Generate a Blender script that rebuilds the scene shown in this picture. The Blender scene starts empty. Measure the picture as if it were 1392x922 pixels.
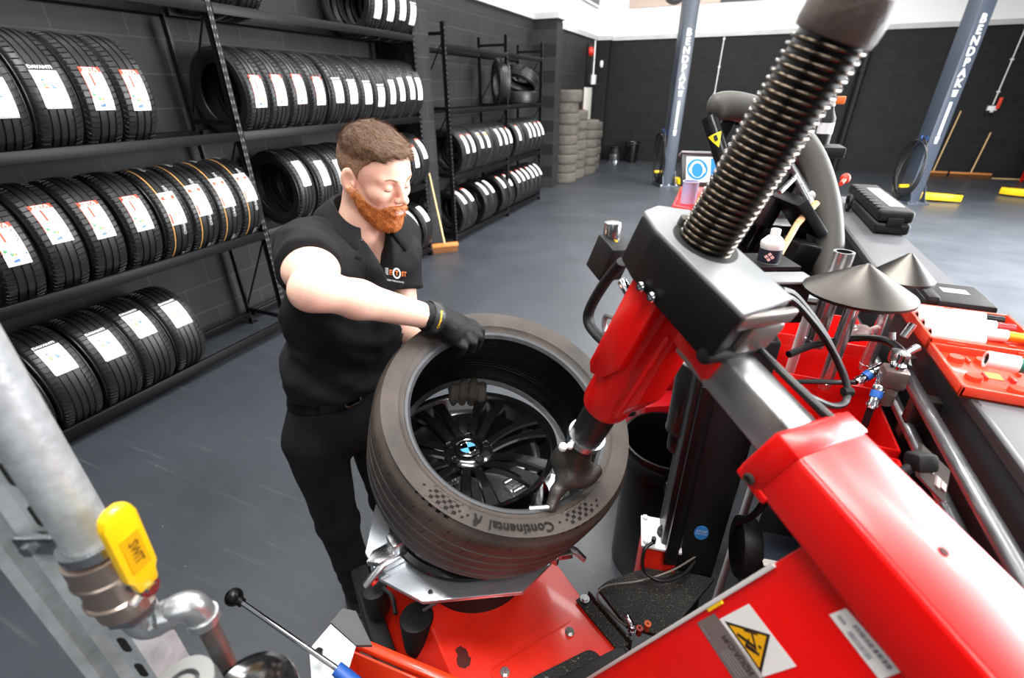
import bpy, bmesh, math, random
import numpy as np
from mathutils import Vector, Matrix
random.seed(7); rng = np.random.default_rng(7)
SC = bpy.context.scene
COL = SC.collection
PI = math.pi
R_ = math.radians

# ------------------------------------------------------------------ view
FPX = 640.0; CAMH = 1.9
_th = math.atan(339 / 640.0); _yaw = R_(23.5); _roll = R_(-0.28)
FH = np.array([-math.sin(_yaw), math.cos(_yaw), 0.0]); RT0 = np.array([math.cos(_yaw), math.sin(_yaw), 0.0])
ZU = np.array([0, 0, 1.0])
FW = FH * math.cos(_th) - ZU * math.sin(_th); _up0 = np.cross(RT0, FW)
RT = RT0 * math.cos(_roll) + _up0 * math.sin(_roll); UP = _up0 * math.cos(_roll) - RT0 * math.sin(_roll)
CP = np.array([0, 0, CAMH])
def ray(x, y): return FW + RT * ((x - 696) / FPX) + UP * ((461 - y) / FPX)
def W(x, y, d): return CP + ray(x, y) * d                    # pixel + depth -> world point
def Wz(x, y, z): r = ray(x, y); return CP + r * ((z - CAMH) / r[2])
def WX(x, y, X): r = ray(x, y); return CP + r * (X / r[0])
def WY(x, y, Y): r = ray(x, y); return CP + r * (Y / r[1])
def WP(x, y, p, n): r = ray(x, y); return CP + r * (np.dot(np.array(p) - CP, n) / np.dot(r, n))
def V3(*a): return np.array(a, float)
def nz(v): v = np.array(v, float); return v / np.linalg.norm(v)

# ------------------------------------------------------------------ materials
def lin(c):
    if isinstance(c, str):
        c = c.lstrip('#'); c = [int(c[i:i + 2], 16) / 255 for i in (0, 2, 4)]
    return [x / 12.92 if x <= 0.04045 else ((x + 0.055) / 1.055) ** 2.4 for x in c[:3]] + [1.0]
MATS = {}
def mat(name, col, rough=0.5, metal=0.0, spec=0.5, var=0.0, vscale=8.0, bump=0.0, bscale=60.0, coat=0.0, col2=None, emit=0.0, aniso=0.0, rvar=0.0, stretch=None, sss=0.0):
    if name in MATS: return MATS[name]
    m = bpy.data.materials.new(name); m.use_nodes = True
    nt = m.node_tree; N = nt.nodes; L = nt.links
    p = N['Principled BSDF']
    c = lin(col)
    p.inputs['Base Color'].default_value = c; p.inputs['Roughness'].default_value = rough
    p.inputs['Metallic'].default_value = metal; p.inputs['Specular IOR Level'].default_value = spec
    if coat: p.inputs['Coat Weight'].default_value = coat; p.inputs['Coat Roughness'].default_value = 0.08
    if aniso: p.inputs['Anisotropic'].default_value = aniso
    if sss:
        p.inputs['Subsurface Weight'].default_value = sss; p.inputs['Subsurface Radius'].default_value = (0.012, 0.005, 0.003); p.inputs['Subsurface Scale'].default_value = 1.0
    if emit: p.inputs['Emission Color'].default_value = c; p.inputs['Emission Strength'].default_value = emit
    tc = None
    def coords():
        t = N.new('ShaderNodeTexCoord')
        if stretch:
            mp = N.new('ShaderNodeMapping'); mp.inputs['Scale'].default_value = stretch
            L.new(t.outputs['Object'], mp.inputs['Vector']); return mp.outputs['Vector']
        return t.outputs['Object']
    if var > 0 or col2 is not None or rvar > 0:
        tc = coords(); n = N.new('ShaderNodeTexNoise'); n.inputs['Scale'].default_value = vscale; n.inputs['Detail'].default_value = 5; n.inputs['Roughness'].default_value = 0.6
        L.new(tc, n.inputs['Vector'])
        if var > 0 or col2 is not None:
            r = N.new('ShaderNodeValToRGB'); r.color_ramp.elements[0].position = 0.32; r.color_ramp.elements[1].position = 0.68
            if col2 is not None: a, b = c, lin(col2)
            else: a = [x * (1 - var) for x in c[:3]] + [1]; b = [min(1, x * (1 + var)) for x in c[:3]] + [1]
            r.color_ramp.elements[0].color = a; r.color_ramp.elements[1].color = b
            L.new(n.outputs['Fac'], r.inputs['Fac']); L.new(r.outputs['Color'], p.inputs['Base Color'])
        if rvar > 0:
            mr = N.new('ShaderNodeMapRange'); mr.inputs['To Min'].default_value = max(0.02, rough - rvar); mr.inputs['To Max'].default_value = min(1, rough + rvar)
            L.new(n.outputs['Fac'], mr.inputs['Value']); L.new(mr.outputs['Result'], p.inputs['Roughness'])
    if bump > 0:
        tc = tc or coords(); n2 = N.new('ShaderNodeTexNoise'); n2.inputs['Scale'].default_value = bscale; n2.inputs['Detail'].default_value = 4
        L.new(tc, n2.inputs['Vector']); b = N.new('ShaderNodeBump'); b.inputs['Strength'].default_value = bump; b.inputs['Distance'].default_value = 0.01
        L.new(n2.outputs['Fac'], b.inputs['Height']); L.new(b.outputs['Normal'], p.inputs['Normal'])
    MATS[name] = m
    return m

# ------------------------------------------------------------------ mesh building
def rot_to(d, up=(0, 0, 1)):
    """3x3 whose z column is d"""
    d = nz(d); u = np.array(up, float)
    if abs(np.dot(d, u)) > 0.98: u = np.array([1.0, 0, 0])
    x = nz(np.cross(u, d)); y = np.cross(d, x)
    return np.stack([x, y, d], 1)
I3 = np.eye(3)
class MB:
    def __init__(s): s.v = []; s.f = []; s.m = []; s.n = 0; s.mi = 0
    def add(s, v, f, mi=None):
        v = np.asarray(v, float).reshape(-1, 3); s.v.append(v)
        for q in f: s.f.append([i + s.n for i in q])
        s.m += [s.mi if mi is None else mi] * len(f); s.n += len(v); return s
    def bmadd(s, bm, R=I3, c=(0, 0, 0), mi=None):
        bm.verts.ensure_lookup_table(); bm.verts.index_update()
        v = np.array([x.co[:] for x in bm.verts]) @ np.asarray(R).T + np.asarray(c)
        f = [[x.index for x in q.verts] for q in bm.faces]
        bm.free(); return s.add(v, f, mi)
    def box(s, c, size, R=I3, bev=0.0, seg=2, mi=None):
        bm = bmesh.new(); bmesh.ops.create_cube(bm, size=1.0)
        for q in bm.verts: q.co = Vector((q.co.x * size[0], q.co.y * size[1], q.co.z * size[2]))
        if bev > 0: bmesh.ops.bevel(bm, geom=list(bm.edges), offset=min(bev, 0.49 * min(size)), segments=seg, affect='EDGES', profile=0.5)
        return s.bmadd(bm, R, c, mi)
    def box2(s, lo, hi, **k):
        lo = np.array(lo, float); hi = np.array(hi, float); return s.box((lo + hi) / 2, np.abs(hi - lo), **k)
    def prism(s, poly, h, R=I3, c=(0, 0, 0), bev=0.0, seg=2, mi=None, center=False):
        """poly in local xy, extruded along local z from 0 to h"""
        bm = bmesh.new(); z0 = -h / 2 if center else 0
        vs = [bm.verts.new((p[0], p[1], z0)) for p in poly]; fc = bm.faces.new(vs)
        r = bmesh.ops.extrude_face_region(bm, geom=[fc])
        for q in r['geom']:
            if isinstance(q, bmesh.types.BMVert): q.co.z += h
        bmesh.ops.recalc_face_normals(bm, faces=bm.faces)
        if bev > 0: bmesh.ops.bevel(bm, geom=list(bm.edges), offset=bev, segments=seg, affect='EDGES', profile=0.5)
        return s.bmadd(bm, R, c, mi)
    def cyl(s, a, b, r, r2=None, seg=24, caps=True, bev=0.0, mi=None):
        a = np.array(a, float); b = np.array(b, float); h = np.linalg.norm(b - a); r2 = r if r2 is None else r2
        if bev > 0: prof = [(0, 0), (r - bev, 0), (r - bev * .3, bev * .3), (r, bev), (r2, h - bev), (r2 - bev * .3, h - bev * .3), (r2 - bev, h), (0, h)]
        elif caps: prof = [(0, 0), (r, 0), (r2, h), (0, h)]
        else: prof = [(r, 0), (r2, h)]
        return s.lathe(prof, a, b - a, seg, mi)
    def lathe(s, prof, c=(0, 0, 0), axis=(0, 0, 1), seg=32, mi=None, closed=False):
        """prof: (r, h) along axis"""
        R = rot_to(axis); t = np.arange(seg) * 2 * PI / seg; v = []; idx = []
        for (r, h) in prof:
            if r < 1e-6: idx.append(('p', len(v))); v.append((0, 0, h))
            else:
                idx.append(('r', len(v))); v += [(r * math.cos(q), r * math.sin(q), h) for q in t]
        f = []
        pairs = list(zip(idx[:-1], idx[1:])) + ([(idx[-1], idx[0])] if closed else [])
        for (k0, i0), (k1, i1) in pairs:
            for j in range(seg):
                jn = (j + 1) % seg
                if k0 == 'p' and k1 == 'p': break
                if k0 == 'p': f.append([i0, i1 + jn, i1 + j][::-1])
                elif k1 == 'p': f.append([i0 + j, i0 + jn, i1])
                else: f.append([i0 + j, i0 + jn, i1 + jn, i1 + j])
        v = np.array(v) @ R.T + np.asarray(c)
        return s.add(v, f, mi)
    def tube(s, pts, r, seg=10, caps=True, closed=False, mi=None, flat=None):
        P_ = np.array(pts, float); n = len(P_); rr = r if hasattr(r, '__len__') else [r] * n
        tang = np.zeros_like(P_)
        for i in range(n):
            a = P_[(i - 1) % n] if (closed or i > 0) else P_[i]; b = P_[(i + 1) % n] if (closed or i < n - 1) else P_[i]
            tang[i] = nz(b - a)
        u = np.array([0, 0, 1.0])
        if abs(tang[0] @ u) > .9: u = np.array([1.0, 0, 0])
        x = nz(np.cross(u, tang[0])); v = []
        for i in range(n):
            x = nz(x - tang[i] * (x @ tang[i])); y = np.cross(tang[i], x)
            for j in range(seg):
                t = 2 * PI * j / seg
                v.append(P_[i] + rr[i] * (x * math.cos(t) + y * math.sin(t) * (flat or 1)))
        f = []
        for i in range(n if closed else n - 1):
            a = i * seg; b = ((i + 1) % n) * seg
            for j in range(seg):
                jn = (j + 1) % seg; f.append([a + j, a + jn, b + jn, b + j])
        if caps and not closed:
            f.append(list(range(seg))[::-1]); f.append([(n - 1) * seg + j for j in range(seg)])
        return s.add(v, f, mi)
    def sphere(s, c, r, seg=20, rings=12, mi=None, R=I3):
        r = r if hasattr(r, '__len__') else (r, r, r)
        v = [(0, 0, -1)]; f = []
        for i in range(1, rings):
            p = -PI / 2 + PI * i / rings
            v += [(math.cos(p) * math.cos(2 * PI * j / seg), math.cos(p) * math.sin(2 * PI * j / seg), math.sin(p)) for j in range(seg)]
        v.append((0, 0, 1)); top = len(v) - 1
        for j in range(seg):
            jn = (j + 1) % seg
            f.append([0, 1 + jn, 1 + j]); f.append([top, 1 + (rings - 2) * seg + j, 1 + (rings - 2) * seg + jn])
            for i in range(rings - 2): a = 1 + i * seg; b = a + seg; f.append([a + j, a + jn, b + jn, b + j])
        v = (np.array(v) * np.array(r)) @ np.asarray(R).T + np.asarray(c)
        return s.add(v, f, mi)
    def quad(s, a, b, c, d, mi=None): return s.add([a, b, c, d], [[0, 1, 2, 3]], mi)
    def text(s, txt, size, R=I3, c=(0, 0, 0), ext=0.0, mi=None, fn=None, align='CENTER', bold=0.0, spacing=1.0, shear=0.0, sx=1.0):
        v, f = text_geo(txt, size, ext, align, bold, spacing, shear); v = v * np.array([sx, 1, 1])
        if fn is not None: v = np.array([fn(*q) for q in v])
        else: v = v @ np.asarray(R).T + np.asarray(c)
        return s.add(v, f, mi)
_tc = {}
def text_geo(txt, size, ext=0.0, align='CENTER', bold=0.0, spacing=1.0, shear=0.0):
    k = (txt, size, ext, align, bold, spacing, shear)
    if k in _tc: return _tc[k]
    cu = bpy.data.curves.new('lettering', 'FONT'); cu.body = txt; cu.size = size; cu.extrude = ext; cu.align_x = align; cu.align_y = 'CENTER'
    cu.resolution_u = 3; cu.offset = bold; cu.space_character = spacing; cu.shear = shear
    o = bpy.data.objects.new('lettering', cu); COL.objects.link(o)
    dg = bpy.context.evaluated_depsgraph_get(); me = bpy.data.meshes.new_from_object(o.evaluated_get(dg))
    v = np.array([q.co[:] for q in me.vertices]) if len(me.vertices) else np.zeros((0, 3)); f = [list(q.vertices) for q in me.polygons]
    bpy.data.objects.remove(o); bpy.data.curves.remove(cu); bpy.data.meshes.remove(me)
    _tc[k] = (v, f); return _tc[k]

# ------------------------------------------------------------------ objects
ORG = {}
def orient(me, view):
    """outward normals on closed shells; open sheets face the open side they are seen from"""
    bm = bmesh.new(); bm.from_mesh(me); bmesh.ops.recalc_face_normals(bm, faces=bm.faces); seen = set(); bm.faces.ensure_lookup_table()
    for f0 in bm.faces:
        if f0.index in seen: continue
        st = [f0]; seen.add(f0.index); isl = []; opn = False
        while st:
            f = st.pop(); isl.append(f)
            for e in f.edges:
                if len(e.link_faces) < 2: opn = True
                for g in e.link_faces:
                    if g.index not in seen: seen.add(g.index); st.append(g)
        if opn:
            s = sum(f.calc_area() * f.normal.dot((view - f.calc_center_median()).normalized()) for f in isl)
            if s < 0: bmesh.ops.reverse_faces(bm, faces=isl)
    bm.to_mesh(me); bm.free()
VIEW = [None]
def obj(name, mb, mats, parent=None, smooth=35, loc=None, R=None):
    if not isinstance(mats, (list, tuple)): mats = [mats]
    v = np.concatenate(mb.v) if mb.v else np.zeros((0, 3))
    org = np.array(ORG[parent.name]) if parent is not None else (np.array(loc, float) if loc is not None else np.zeros(3))
    me = bpy.data.meshes.new(name); me.from_pydata((v - org).tolist(), [], mb.f)
    for m in mats: me.materials.append(m)
    if len(mats) > 1: me.polygons.foreach_set('material_index', mb.m)
    vw = VIEW[0] if VIEW[0] is not None else CP
    if len(mb.f) < 5000: orient(me, Vector((np.array(vw) - org).tolist()))
    else:                                                  # big single-winding meshes: fix by the sign of the volume
        me.calc_loop_triangles(); n_ = len(me.loop_triangles); ti = np.empty(n_ * 3, int); me.loop_triangles.foreach_get('vertices', ti); vv = v - org; t3 = vv[ti.reshape(-1, 3)] - vv.mean(0)
        if np.einsum('ij,ij->i', t3[:, 0], np.cross(t3[:, 1], t3[:, 2])).sum() < 0: me.flip_normals()
    if smooth:
        me.polygons.foreach_set('use_smooth', [True] * len(me.polygons))
        if smooth < 180: me.set_sharp_from_angle(angle=R_(smooth))
    me.update()
    o = bpy.data.objects.new(name, me); COL.objects.link(o)
    if parent is not None: o.parent = parent
    else: o.location = org
    ORG[o.name] = org
    return o
def tag(o, label=None, cat=None, group=None, kind=None):
    if label: o['label'] = label
    if cat: o['category'] = cat
    if group: o['group'] = group
    if kind: o['kind'] = kind
    return o
def thing(name, label, cat, loc, group=None):
    o = bpy.data.objects.new(name, None); COL.objects.link(o); o.location = tuple(float(x) for x in loc); o.empty_display_size = 0.05
    ORG[o.name] = np.array(loc, float); return tag(o, label, cat, group)
def struct(name, mb, m, smooth=0): return tag(obj(name, mb, m, smooth=smooth), kind='structure')
def dup(root, loc, rot=None, label=None, group=None):
    r = root.copy(); COL.objects.link(r); r.location = tuple(float(x) for x in loc)
    if rot is not None: r.rotation_euler = rot
    if label: r['label'] = label
    if group: r['group'] = group
    for ch in list(root.children):
        c = ch.copy(); COL.objects.link(c); c.parent = r
        for g in list(ch.children):
            d = g.copy(); COL.objects.link(d); d.parent = c
    return r
def bez(pts, n=24):
    """Catmull-Rom through pts"""
    P_ = [np.array(p, float) for p in pts]; P_ = [2 * P_[0] - P_[1]] + P_ + [2 * P_[-1] - P_[-2]]; out = []
    segs = len(P_) - 3; per = max(2, n // segs)
    for i in range(segs):
        p0, p1, p2, p3 = P_[i:i + 4]
        for k in range(per):
            t = k / per; out.append(.5 * (2 * p1 + (p2 - p0) * t + (2 * p0 - 5 * p1 + 4 * p2 - p3) * t * t + (3 * p1 - p0 - 3 * p2 + p3) * t ** 3))
    out.append(P_[-2]); return out
def rrect(w, h, r, n=5):
    out = []
    for cx, cy, a in ((w / 2 - r, h / 2 - r, 0), (-w / 2 + r, h / 2 - r, 90), (-w / 2 + r, -h / 2 + r, 180), (w / 2 - r, -h / 2 + r, 270)):
        out += [(cx + r * math.cos(R_(a + 90 * i / n)), cy + r * math.sin(R_(a + 90 * i / n))) for i in range(n + 1)]
    return out
ORD = ['first', 'second', 'third', 'fourth', 'fifth', 'sixth', 'seventh', 'eighth', 'ninth', 'tenth', 'eleventh', 'twelfth', 'thirteenth', 'fourteenth']

# ------------------------------------------------------------------ signed distance modelling for organic shapes
def smin(a, b, k):
    h = np.clip(.5 + .5 * (b - a) / k, 0, 1); return b * (1 - h) + a * h - k * h * (1 - h)
def smax(a, b, k): return -smin(-a, -b, k)
def sd_cap(p, a, b, ra, rb):
    a = np.array(a, float); b = np.array(b, float); ba = b - a; t = np.clip(((p - a) @ ba) / max(1e-9, ba @ ba), 0, 1)
    return np.linalg.norm(p - a - t[:, None] * ba, axis=1) - (ra + (rb - ra) * t)
def sd_ell(p, c, r, R=None):
    q = p - np.array(c, float)
    if R is not None: q = q @ np.asarray(R)
    r = np.array(r, float); k0 = np.linalg.norm(q / r, axis=1); k1 = np.linalg.norm(q / (r * r), axis=1)
    return k0 * (k0 - 1.0) / np.maximum(k1, 1e-9)
def sd_box(p, c, h, R=None, rd=0.0):
    q = p - np.array(c, float)
    if R is not None: q = q @ np.asarray(R)
    d = np.abs(q) - (np.array(h, float) - rd); return np.linalg.norm(np.maximum(d, 0), axis=1) + np.minimum(d.max(1), 0) - rd
def surface_nets(fn, lo, hi, h):
    lo = np.array(lo, float); hi = np.array(hi, float); n = np.ceil((hi - lo) / h).astype(int) + 1
    ax = [lo[i] + h * np.arange(n[i]) for i in range(3)]
    X, Y, Z = np.meshgrid(*ax, indexing='ij'); P_ = np.stack([X.ravel(), Y.ravel(), Z.ravel()], 1)
    st = 4; nc = (n + st - 2) // st + 1                       # coarse pass, then only the cells near the surface
    ca = [lo[i] + h * st * np.arange(nc[i]) for i in range(3)]; CX = np.stack(np.meshgrid(*ca, indexing='ij'), -1).reshape(-1, 3)
    FC = np.concatenate([fn(CX[i:i + 200000]) for i in range(0, len(CX), 200000)]).reshape(nc)
    ix = [np.minimum(np.round(np.arange(n[i]) / st).astype(int), nc[i] - 1) for i in range(3)]
    F = FC[np.ix_(*ix)].ravel().copy(); near = np.nonzero(np.abs(F) < h * st * 1.5 + .004)[0]
    for i in range(0, len(near), 200000): F[near[i:i + 200000]] = fn(P_[near[i:i + 200000]])
    F = F.reshape(n); m = n - 1
    cor = [(i, j, k) for i in (0, 1) for j in (0, 1) for k in (0, 1)]
    def sub(a, c): return a[c[0]:c[0] + m[0], c[1]:c[1] + m[1], c[2]:c[2] + m[2]]
    ins = sum((sub(F, c) < 0).astype(int) for c in cor); act = (ins > 0) & (ins < 8)
    acc = np.zeros(tuple(m) + (3,)); cnt = np.zeros(tuple(m))
    for i in range(8):
        for j in range(i + 1, 8):
            ci, cj = cor[i], cor[j]
            if sum(abs(a - b) for a, b in zip(ci, cj)) != 1: continue
            fa = sub(F, ci); fb = sub(F, cj); cr = (fa < 0) != (fb < 0)
            t = np.where(cr, fa / np.where(fa == fb, 1, fa - fb), 0)
            for d in range(3): acc[..., d] += np.where(cr, ci[d] + t * (cj[d] - ci[d]), 0)
            cnt += cr
    idx = -np.ones(tuple(m), int); ia = np.argwhere(act); idx[act] = np.arange(len(ia))
    v = lo + h * (ia + acc[act] / np.maximum(cnt[act], 1)[:, None])
    faces = []
    for d in range(3):
        e = [0, 0, 0]; e[d] = 1; u, w = (d + 1) % 3, (d + 2) % 3
        s0 = [slice(0, n[q]) for q in range(3)]; s1 = list(s0); s0[d] = slice(0, n[d] - 1); s1[d] = slice(1, n[d])
        A_, B_ = F[tuple(s0)] < 0, F[tuple(s1)] < 0; E = np.argwhere(A_ != B_)
        E = E[(E[:, u] > 0) & (E[:, w] > 0) & (E[:, u] < n[u] - 1) & (E[:, w] < n[w] - 1)]
        if not len(E): continue
        du = np.zeros(3, int); du[u] = 1; dw = np.zeros(3, int); dw[w] = 1
        q = [E - du - dw, E - dw, E, E - du]; ids = np.stack([idx[x[:, 0], x[:, 1], x[:, 2]] for x in q], 1)
        fl = A_[E[:, 0], E[:, 1], E[:, 2]]; ids[~fl] = ids[~fl][:, ::-1]; faces.append(ids)
    return v, np.concatenate(faces).tolist()
def vnoise(p, sc, seed=0):
    """cheap smooth pseudo noise"""
    q = p * sc; s = seed * 1.7
    return (np.sin(q[:, 0] * 1.3 + 2.1 * np.sin(q[:, 1] * .7 + s) + s) + np.sin(q[:, 1] * 1.7 + 1.9 * np.sin(q[:, 2] * .9 + s * 2)) + np.sin(q[:, 2] * 1.5 + 2.3 * np.sin(q[:, 0] * .8 + s * 3))) / 3
# ------------------------------------------------------------------ common materials
BLK = mat('black_powder_coat', '#0c0c0d', rough=.3, var=.3, vscale=30, spec=.35)
BLKM = mat('matt_black_plastic', '#101011', rough=.55, spec=.35, bump=.1, bscale=300)
BLKG = mat('gloss_black', '#08080a', rough=.12, coat=.6)
RUB = mat('new_tyre_rubber', '#141416', rough=.42, var=.25, vscale=14, spec=.5)
RUBO = mat('worn_dusty_rubber', '#5a554f', rough=.8, var=.25, vscale=10, bump=.3, bscale=90)
WHT = mat('white_paper', '#f4f3ef', rough=.55)
REDP = mat('sticker_red', '#e8401f', rough=.5)
BLKP = mat('print_black', '#151515', rough=.5)
GRYP = mat('print_grey', '#a9abad', rough=.5)
BLUP = mat('print_blue', '#2b6cc0', rough=.5)
YELP = mat('print_yellow', '#f2b632', rough=.5)
GRNP = mat('print_green', '#3c8f53', rough=.5)
WOOD = mat('broom_wood', '#c79a5c', rough=.6, var=.2, vscale=20, stretch=(1, 1, .1))
STEEL = mat('brushed_steel', '#b9bbbd', rough=.28, metal=1, rvar=.1, vscale=40)
CHROME = mat('polished_chrome', '#d5d7da', rough=.08, metal=1)
DRUM = mat('drum_black_plastic', '#070708', rough=.3, spec=.25)
GALV = mat('galvanised_steel', '#aeb4b6', rough=.55, metal=.25, var=.22, vscale=26, bump=.08, bscale=90)
RED = mat('red_machine_paint', '#cb0a07', rough=.3, spec=.4, coat=.08, var=.06, vscale=6)
YEL = mat('yellow_paint', '#f3c512', rough=.4)
WHP = mat('white_plastic', '#ececea', rough=.4)

def brick_mat(name, ua, c1, c2, mortar, rough=.6, bump=.25, rows=.2235):
    m = bpy.data.materials.new(name); m.use_nodes = True; nt = m.node_tree; N = nt.nodes; L = nt.links; p = N['Principled BSDF']
    tc = N.new('ShaderNodeTexCoord'); sx = N.new('ShaderNodeSeparateXYZ'); cb = N.new('ShaderNodeCombineXYZ')
    L.new(tc.outputs['Object'], sx.inputs[0]); L.new(sx.outputs[ua], cb.inputs[0]); L.new(sx.outputs['Z'], cb.inputs[1])
    b = N.new('ShaderNodeTexBrick'); b.inputs['Scale'].default_value = 1; b.inputs['Brick Width'].default_value = rows * 2; b.inputs['Row Height'].default_value = rows
    b.inputs['Mortar Size'].default_value = .006; b.inputs['Mortar Smooth'].default_value = .35
    b.inputs['Color1'].default_value = lin(c1); b.inputs['Color2'].default_value = lin(c2); b.inputs['Mortar'].default_value = lin(mortar)
    L.new(cb.outputs[0], b.inputs['Vector'])
    n = N.new('ShaderNodeTexNoise'); n.inputs['Scale'].default_value = 3; n.inputs['Detail'].default_value = 6; L.new(tc.outputs['Object'], n.inputs['Vector'])
    mx = N.new('ShaderNodeMix'); mx.data_type = 'RGBA'; mx.blend_type = 'MULTIPLY'; mx.inputs['Factor'].default_value = .5
    L.new(b.outputs['Color'], mx.inputs['A']); L.new(n.outputs['Color'], mx.inputs['B']); 
    hs = N.new('ShaderNodeHueSaturation'); hs.inputs['Saturation'].default_value = .15; hs.inputs['Value'].default_value = 1.25
    L.new(mx.outputs['Result'], hs.inputs['Color']); L.new(hs.outputs['Color'], p.inputs['Base Color'])
    p.inputs['Roughness'].default_value = rough; p.inputs['Specular IOR Level'].default_value = .2
    bp = N.new('ShaderNodeBump'); bp.inputs['Strength'].default_value = bump; bp.inputs['Distance'].default_value = .01; bp.invert = True
    n2 = N.new('ShaderNodeTexNoise'); n2.inputs['Scale'].default_value = 120; L.new(tc.outputs['Object'], n2.inputs['Vector'])
    ad = N.new('ShaderNodeMath'); ad.operation = 'MULTIPLY_ADD'; ad.inputs[1].default_value = .25
    L.new(n2.outputs['Fac'], ad.inputs[0]); L.new(b.outputs['Fac'], ad.inputs[2]); L.new(ad.outputs[0], bp.inputs['Height']); L.new(bp.outputs['Normal'], p.inputs['Normal'])
    return m
BRL = brick_mat('black_painted_block_side', 'Y', '#242325', '#282729', '#363537')
BRF = brick_mat('black_painted_block_far', 'X', '#1b1b1d', '#1e1e20', '#28282b')
WHW = mat('white_painted_wall', '#f1f1f0', rough=.6, bump=.05, bscale=40)
LEDGE = mat('grey_coping', '#b8b9b8', rough=.6, var=.1, vscale=5)

# ------------------------------------------------------------------ camera
cam = bpy.data.cameras.new('camera'); cam.sensor_width = 36; cam.sensor_fit = 'HORIZONTAL'; cam.lens = FPX / 1392 * 36; cam.clip_start = .02; cam.clip_end = 100
co = bpy.data.objects.new('camera', cam); COL.objects.link(co)
M4 = Matrix.Identity(4)
for i in range(3): M4[i][0] = RT[i]; M4[i][1] = UP[i]; M4[i][2] = -FW[i]; M4[i][3] = CP[i]
co.matrix_world = M4; SC.camera = co
cam.dof.use_dof = True; cam.dof.focus_distance = 1.25; cam.dof.aperture_fstop = 3.2

# ------------------------------------------------------------------ floor and walls
def floor_mat():
    m = bpy.data.materials.new('grey_floor_paint'); m.use_nodes = True; nt = m.node_tree; N = nt.nodes; L = nt.links; p = N['Principled BSDF']
    tc = N.new('ShaderNodeTexCoord')
    n = N.new('ShaderNodeTexNoise'); n.inputs['Scale'].default_value = 1.1; n.inputs['Detail'].default_value = 7; n.inputs['Roughness'].default_value = .65; L.new(tc.outputs['Object'], n.inputs['Vector'])
    r = N.new('ShaderNodeValToRGB'); r.color_ramp.elements[0].position = .3; r.color_ramp.elements[1].position = .72
    r.color_ramp.elements[0].color = lin('#303439'); r.color_ramp.elements[1].color = lin('#3c4046'); L.new(n.outputs['Fac'], r.inputs['Fac'])
    # scuffs: long thin stretched noise
    mp = N.new('ShaderNodeMapping'); mp.inputs['Rotation'].default_value = (0, 0, .6); mp.inputs['Scale'].default_value = (1.2, 22, 1); L.new(tc.outputs['Object'], mp.inputs['Vector'])
    n2 = N.new('ShaderNodeTexNoise'); n2.inputs['Scale'].default_value = 1.6; n2.inputs['Detail'].default_value = 6; L.new(mp.outputs['Vector'], n2.inputs['Vector'])
    r2 = N.new('ShaderNodeValToRGB'); r2.color_ramp.elements[0].position = .58; r2.color_ramp.elements[1].position = .8
    r2.color_ramp.elements[0].color = (0, 0, 0, 1); r2.color_ramp.elements[1].color = (.16, .16, .16, 1); L.new(n2.outputs['Fac'], r2.inputs['Fac'])
    # specks of grit
    v = N.new('ShaderNodeTexVoronoi'); v.inputs['Scale'].default_value = 9; L.new(tc.outputs['Object'], v.inputs['Vector'])
    r3 = N.new('ShaderNodeValToRGB'); r3.color_ramp.elements[0].position = .018; r3.color_ramp.elements[1].position = .03
    r3.color_ramp.elements[0].color = (.6, .6, .6, 1); r3.color_ramp.elements[1].color = (0, 0, 0, 1); L.new(v.outputs['Distance'], r3.inputs['Fac'])
    a = N.new('ShaderNodeMix'); a.data_type = 'RGBA'; a.inputs['B'].default_value = lin('#7d8083')
    L.new(r2.outputs['Color'], a.inputs['Factor']); L.new(r.outputs['Color'], a.inputs['A'])
    b = N.new('ShaderNodeMix'); b.data_type = 'RGBA'; b.inputs['B'].default_value = lin('#b9bbbc')
    L.new(r3.outputs['Color'], b.inputs['Factor']); L.new(a.outputs['Result'], b.inputs['A']); L.new(b.outputs['Result'], p.inputs['Base Color'])
    mr = N.new('ShaderNodeMapRange'); mr.inputs['To Min'].default_value = .3; mr.inputs['To Max'].default_value = .5; L.new(n.outputs['Fac'], mr.inputs['Value']); L.new(mr.outputs['Result'], p.inputs['Roughness'])
    bp = N.new('ShaderNodeBump'); bp.inputs['Strength'].default_value = .08; n3 = N.new('ShaderNodeTexNoise'); n3.inputs['Scale'].default_value = 45; n3.inputs['Detail'].default_value = 3
    L.new(tc.outputs['Object'], n3.inputs['Vector']); L.new(n3.outputs['Fac'], bp.inputs['Height']); L.new(bp.outputs['Normal'], p.inputs['Normal'])
    p.inputs['Specular IOR Level'].default_value = .55
    return m
XW = -3.9; YF = 15.2; ZL = 3.08; ZT = 6.2
f = MB(); f.box2((XW - .2, -4, -.2), (13, YF + .3, 0)); struct('floor', f, floor_mat())
b = MB(); b.box2((XW - .25, -4, 0), (XW, YF, ZL)); struct('wall_left', b, BRL)
b = MB(); b.box2((XW - .25, -4, ZL), (XW - .02, YF, ZT)); struct('wall_left_upper', b, WHW)
b = MB(); b.box2((XW - .25, YF, 0), (13, YF + .25, ZL)); struct('wall_back', b, BRF)
b = MB(); b.box2((XW - .25, YF + .02, ZL), (13, YF + .25, ZT)); struct('wall_back_upper', b, WHW)
for i, (y0, y1, xf) in enumerate(((.2, .65, -3.42), (5.12, 5.5, -3.42), (10.06, 10.42, -3.42))):
    b = MB(); b.box2((XW, y0, 0), (xf, y1, ZL)); struct('trim_%d' % (i + 1), b, BRL)
    b = MB(); b.box2((XW - .02, y0 + .01, ZL), (xf - .02, y1 - .01, ZT)); struct('trim_%d' % (i + 11), b, WHW)
b = MB(); b.box2((XW, YF - .3, 0), (-3.55, YF, ZL)); struct('trim_4', b, BRF)
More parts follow.
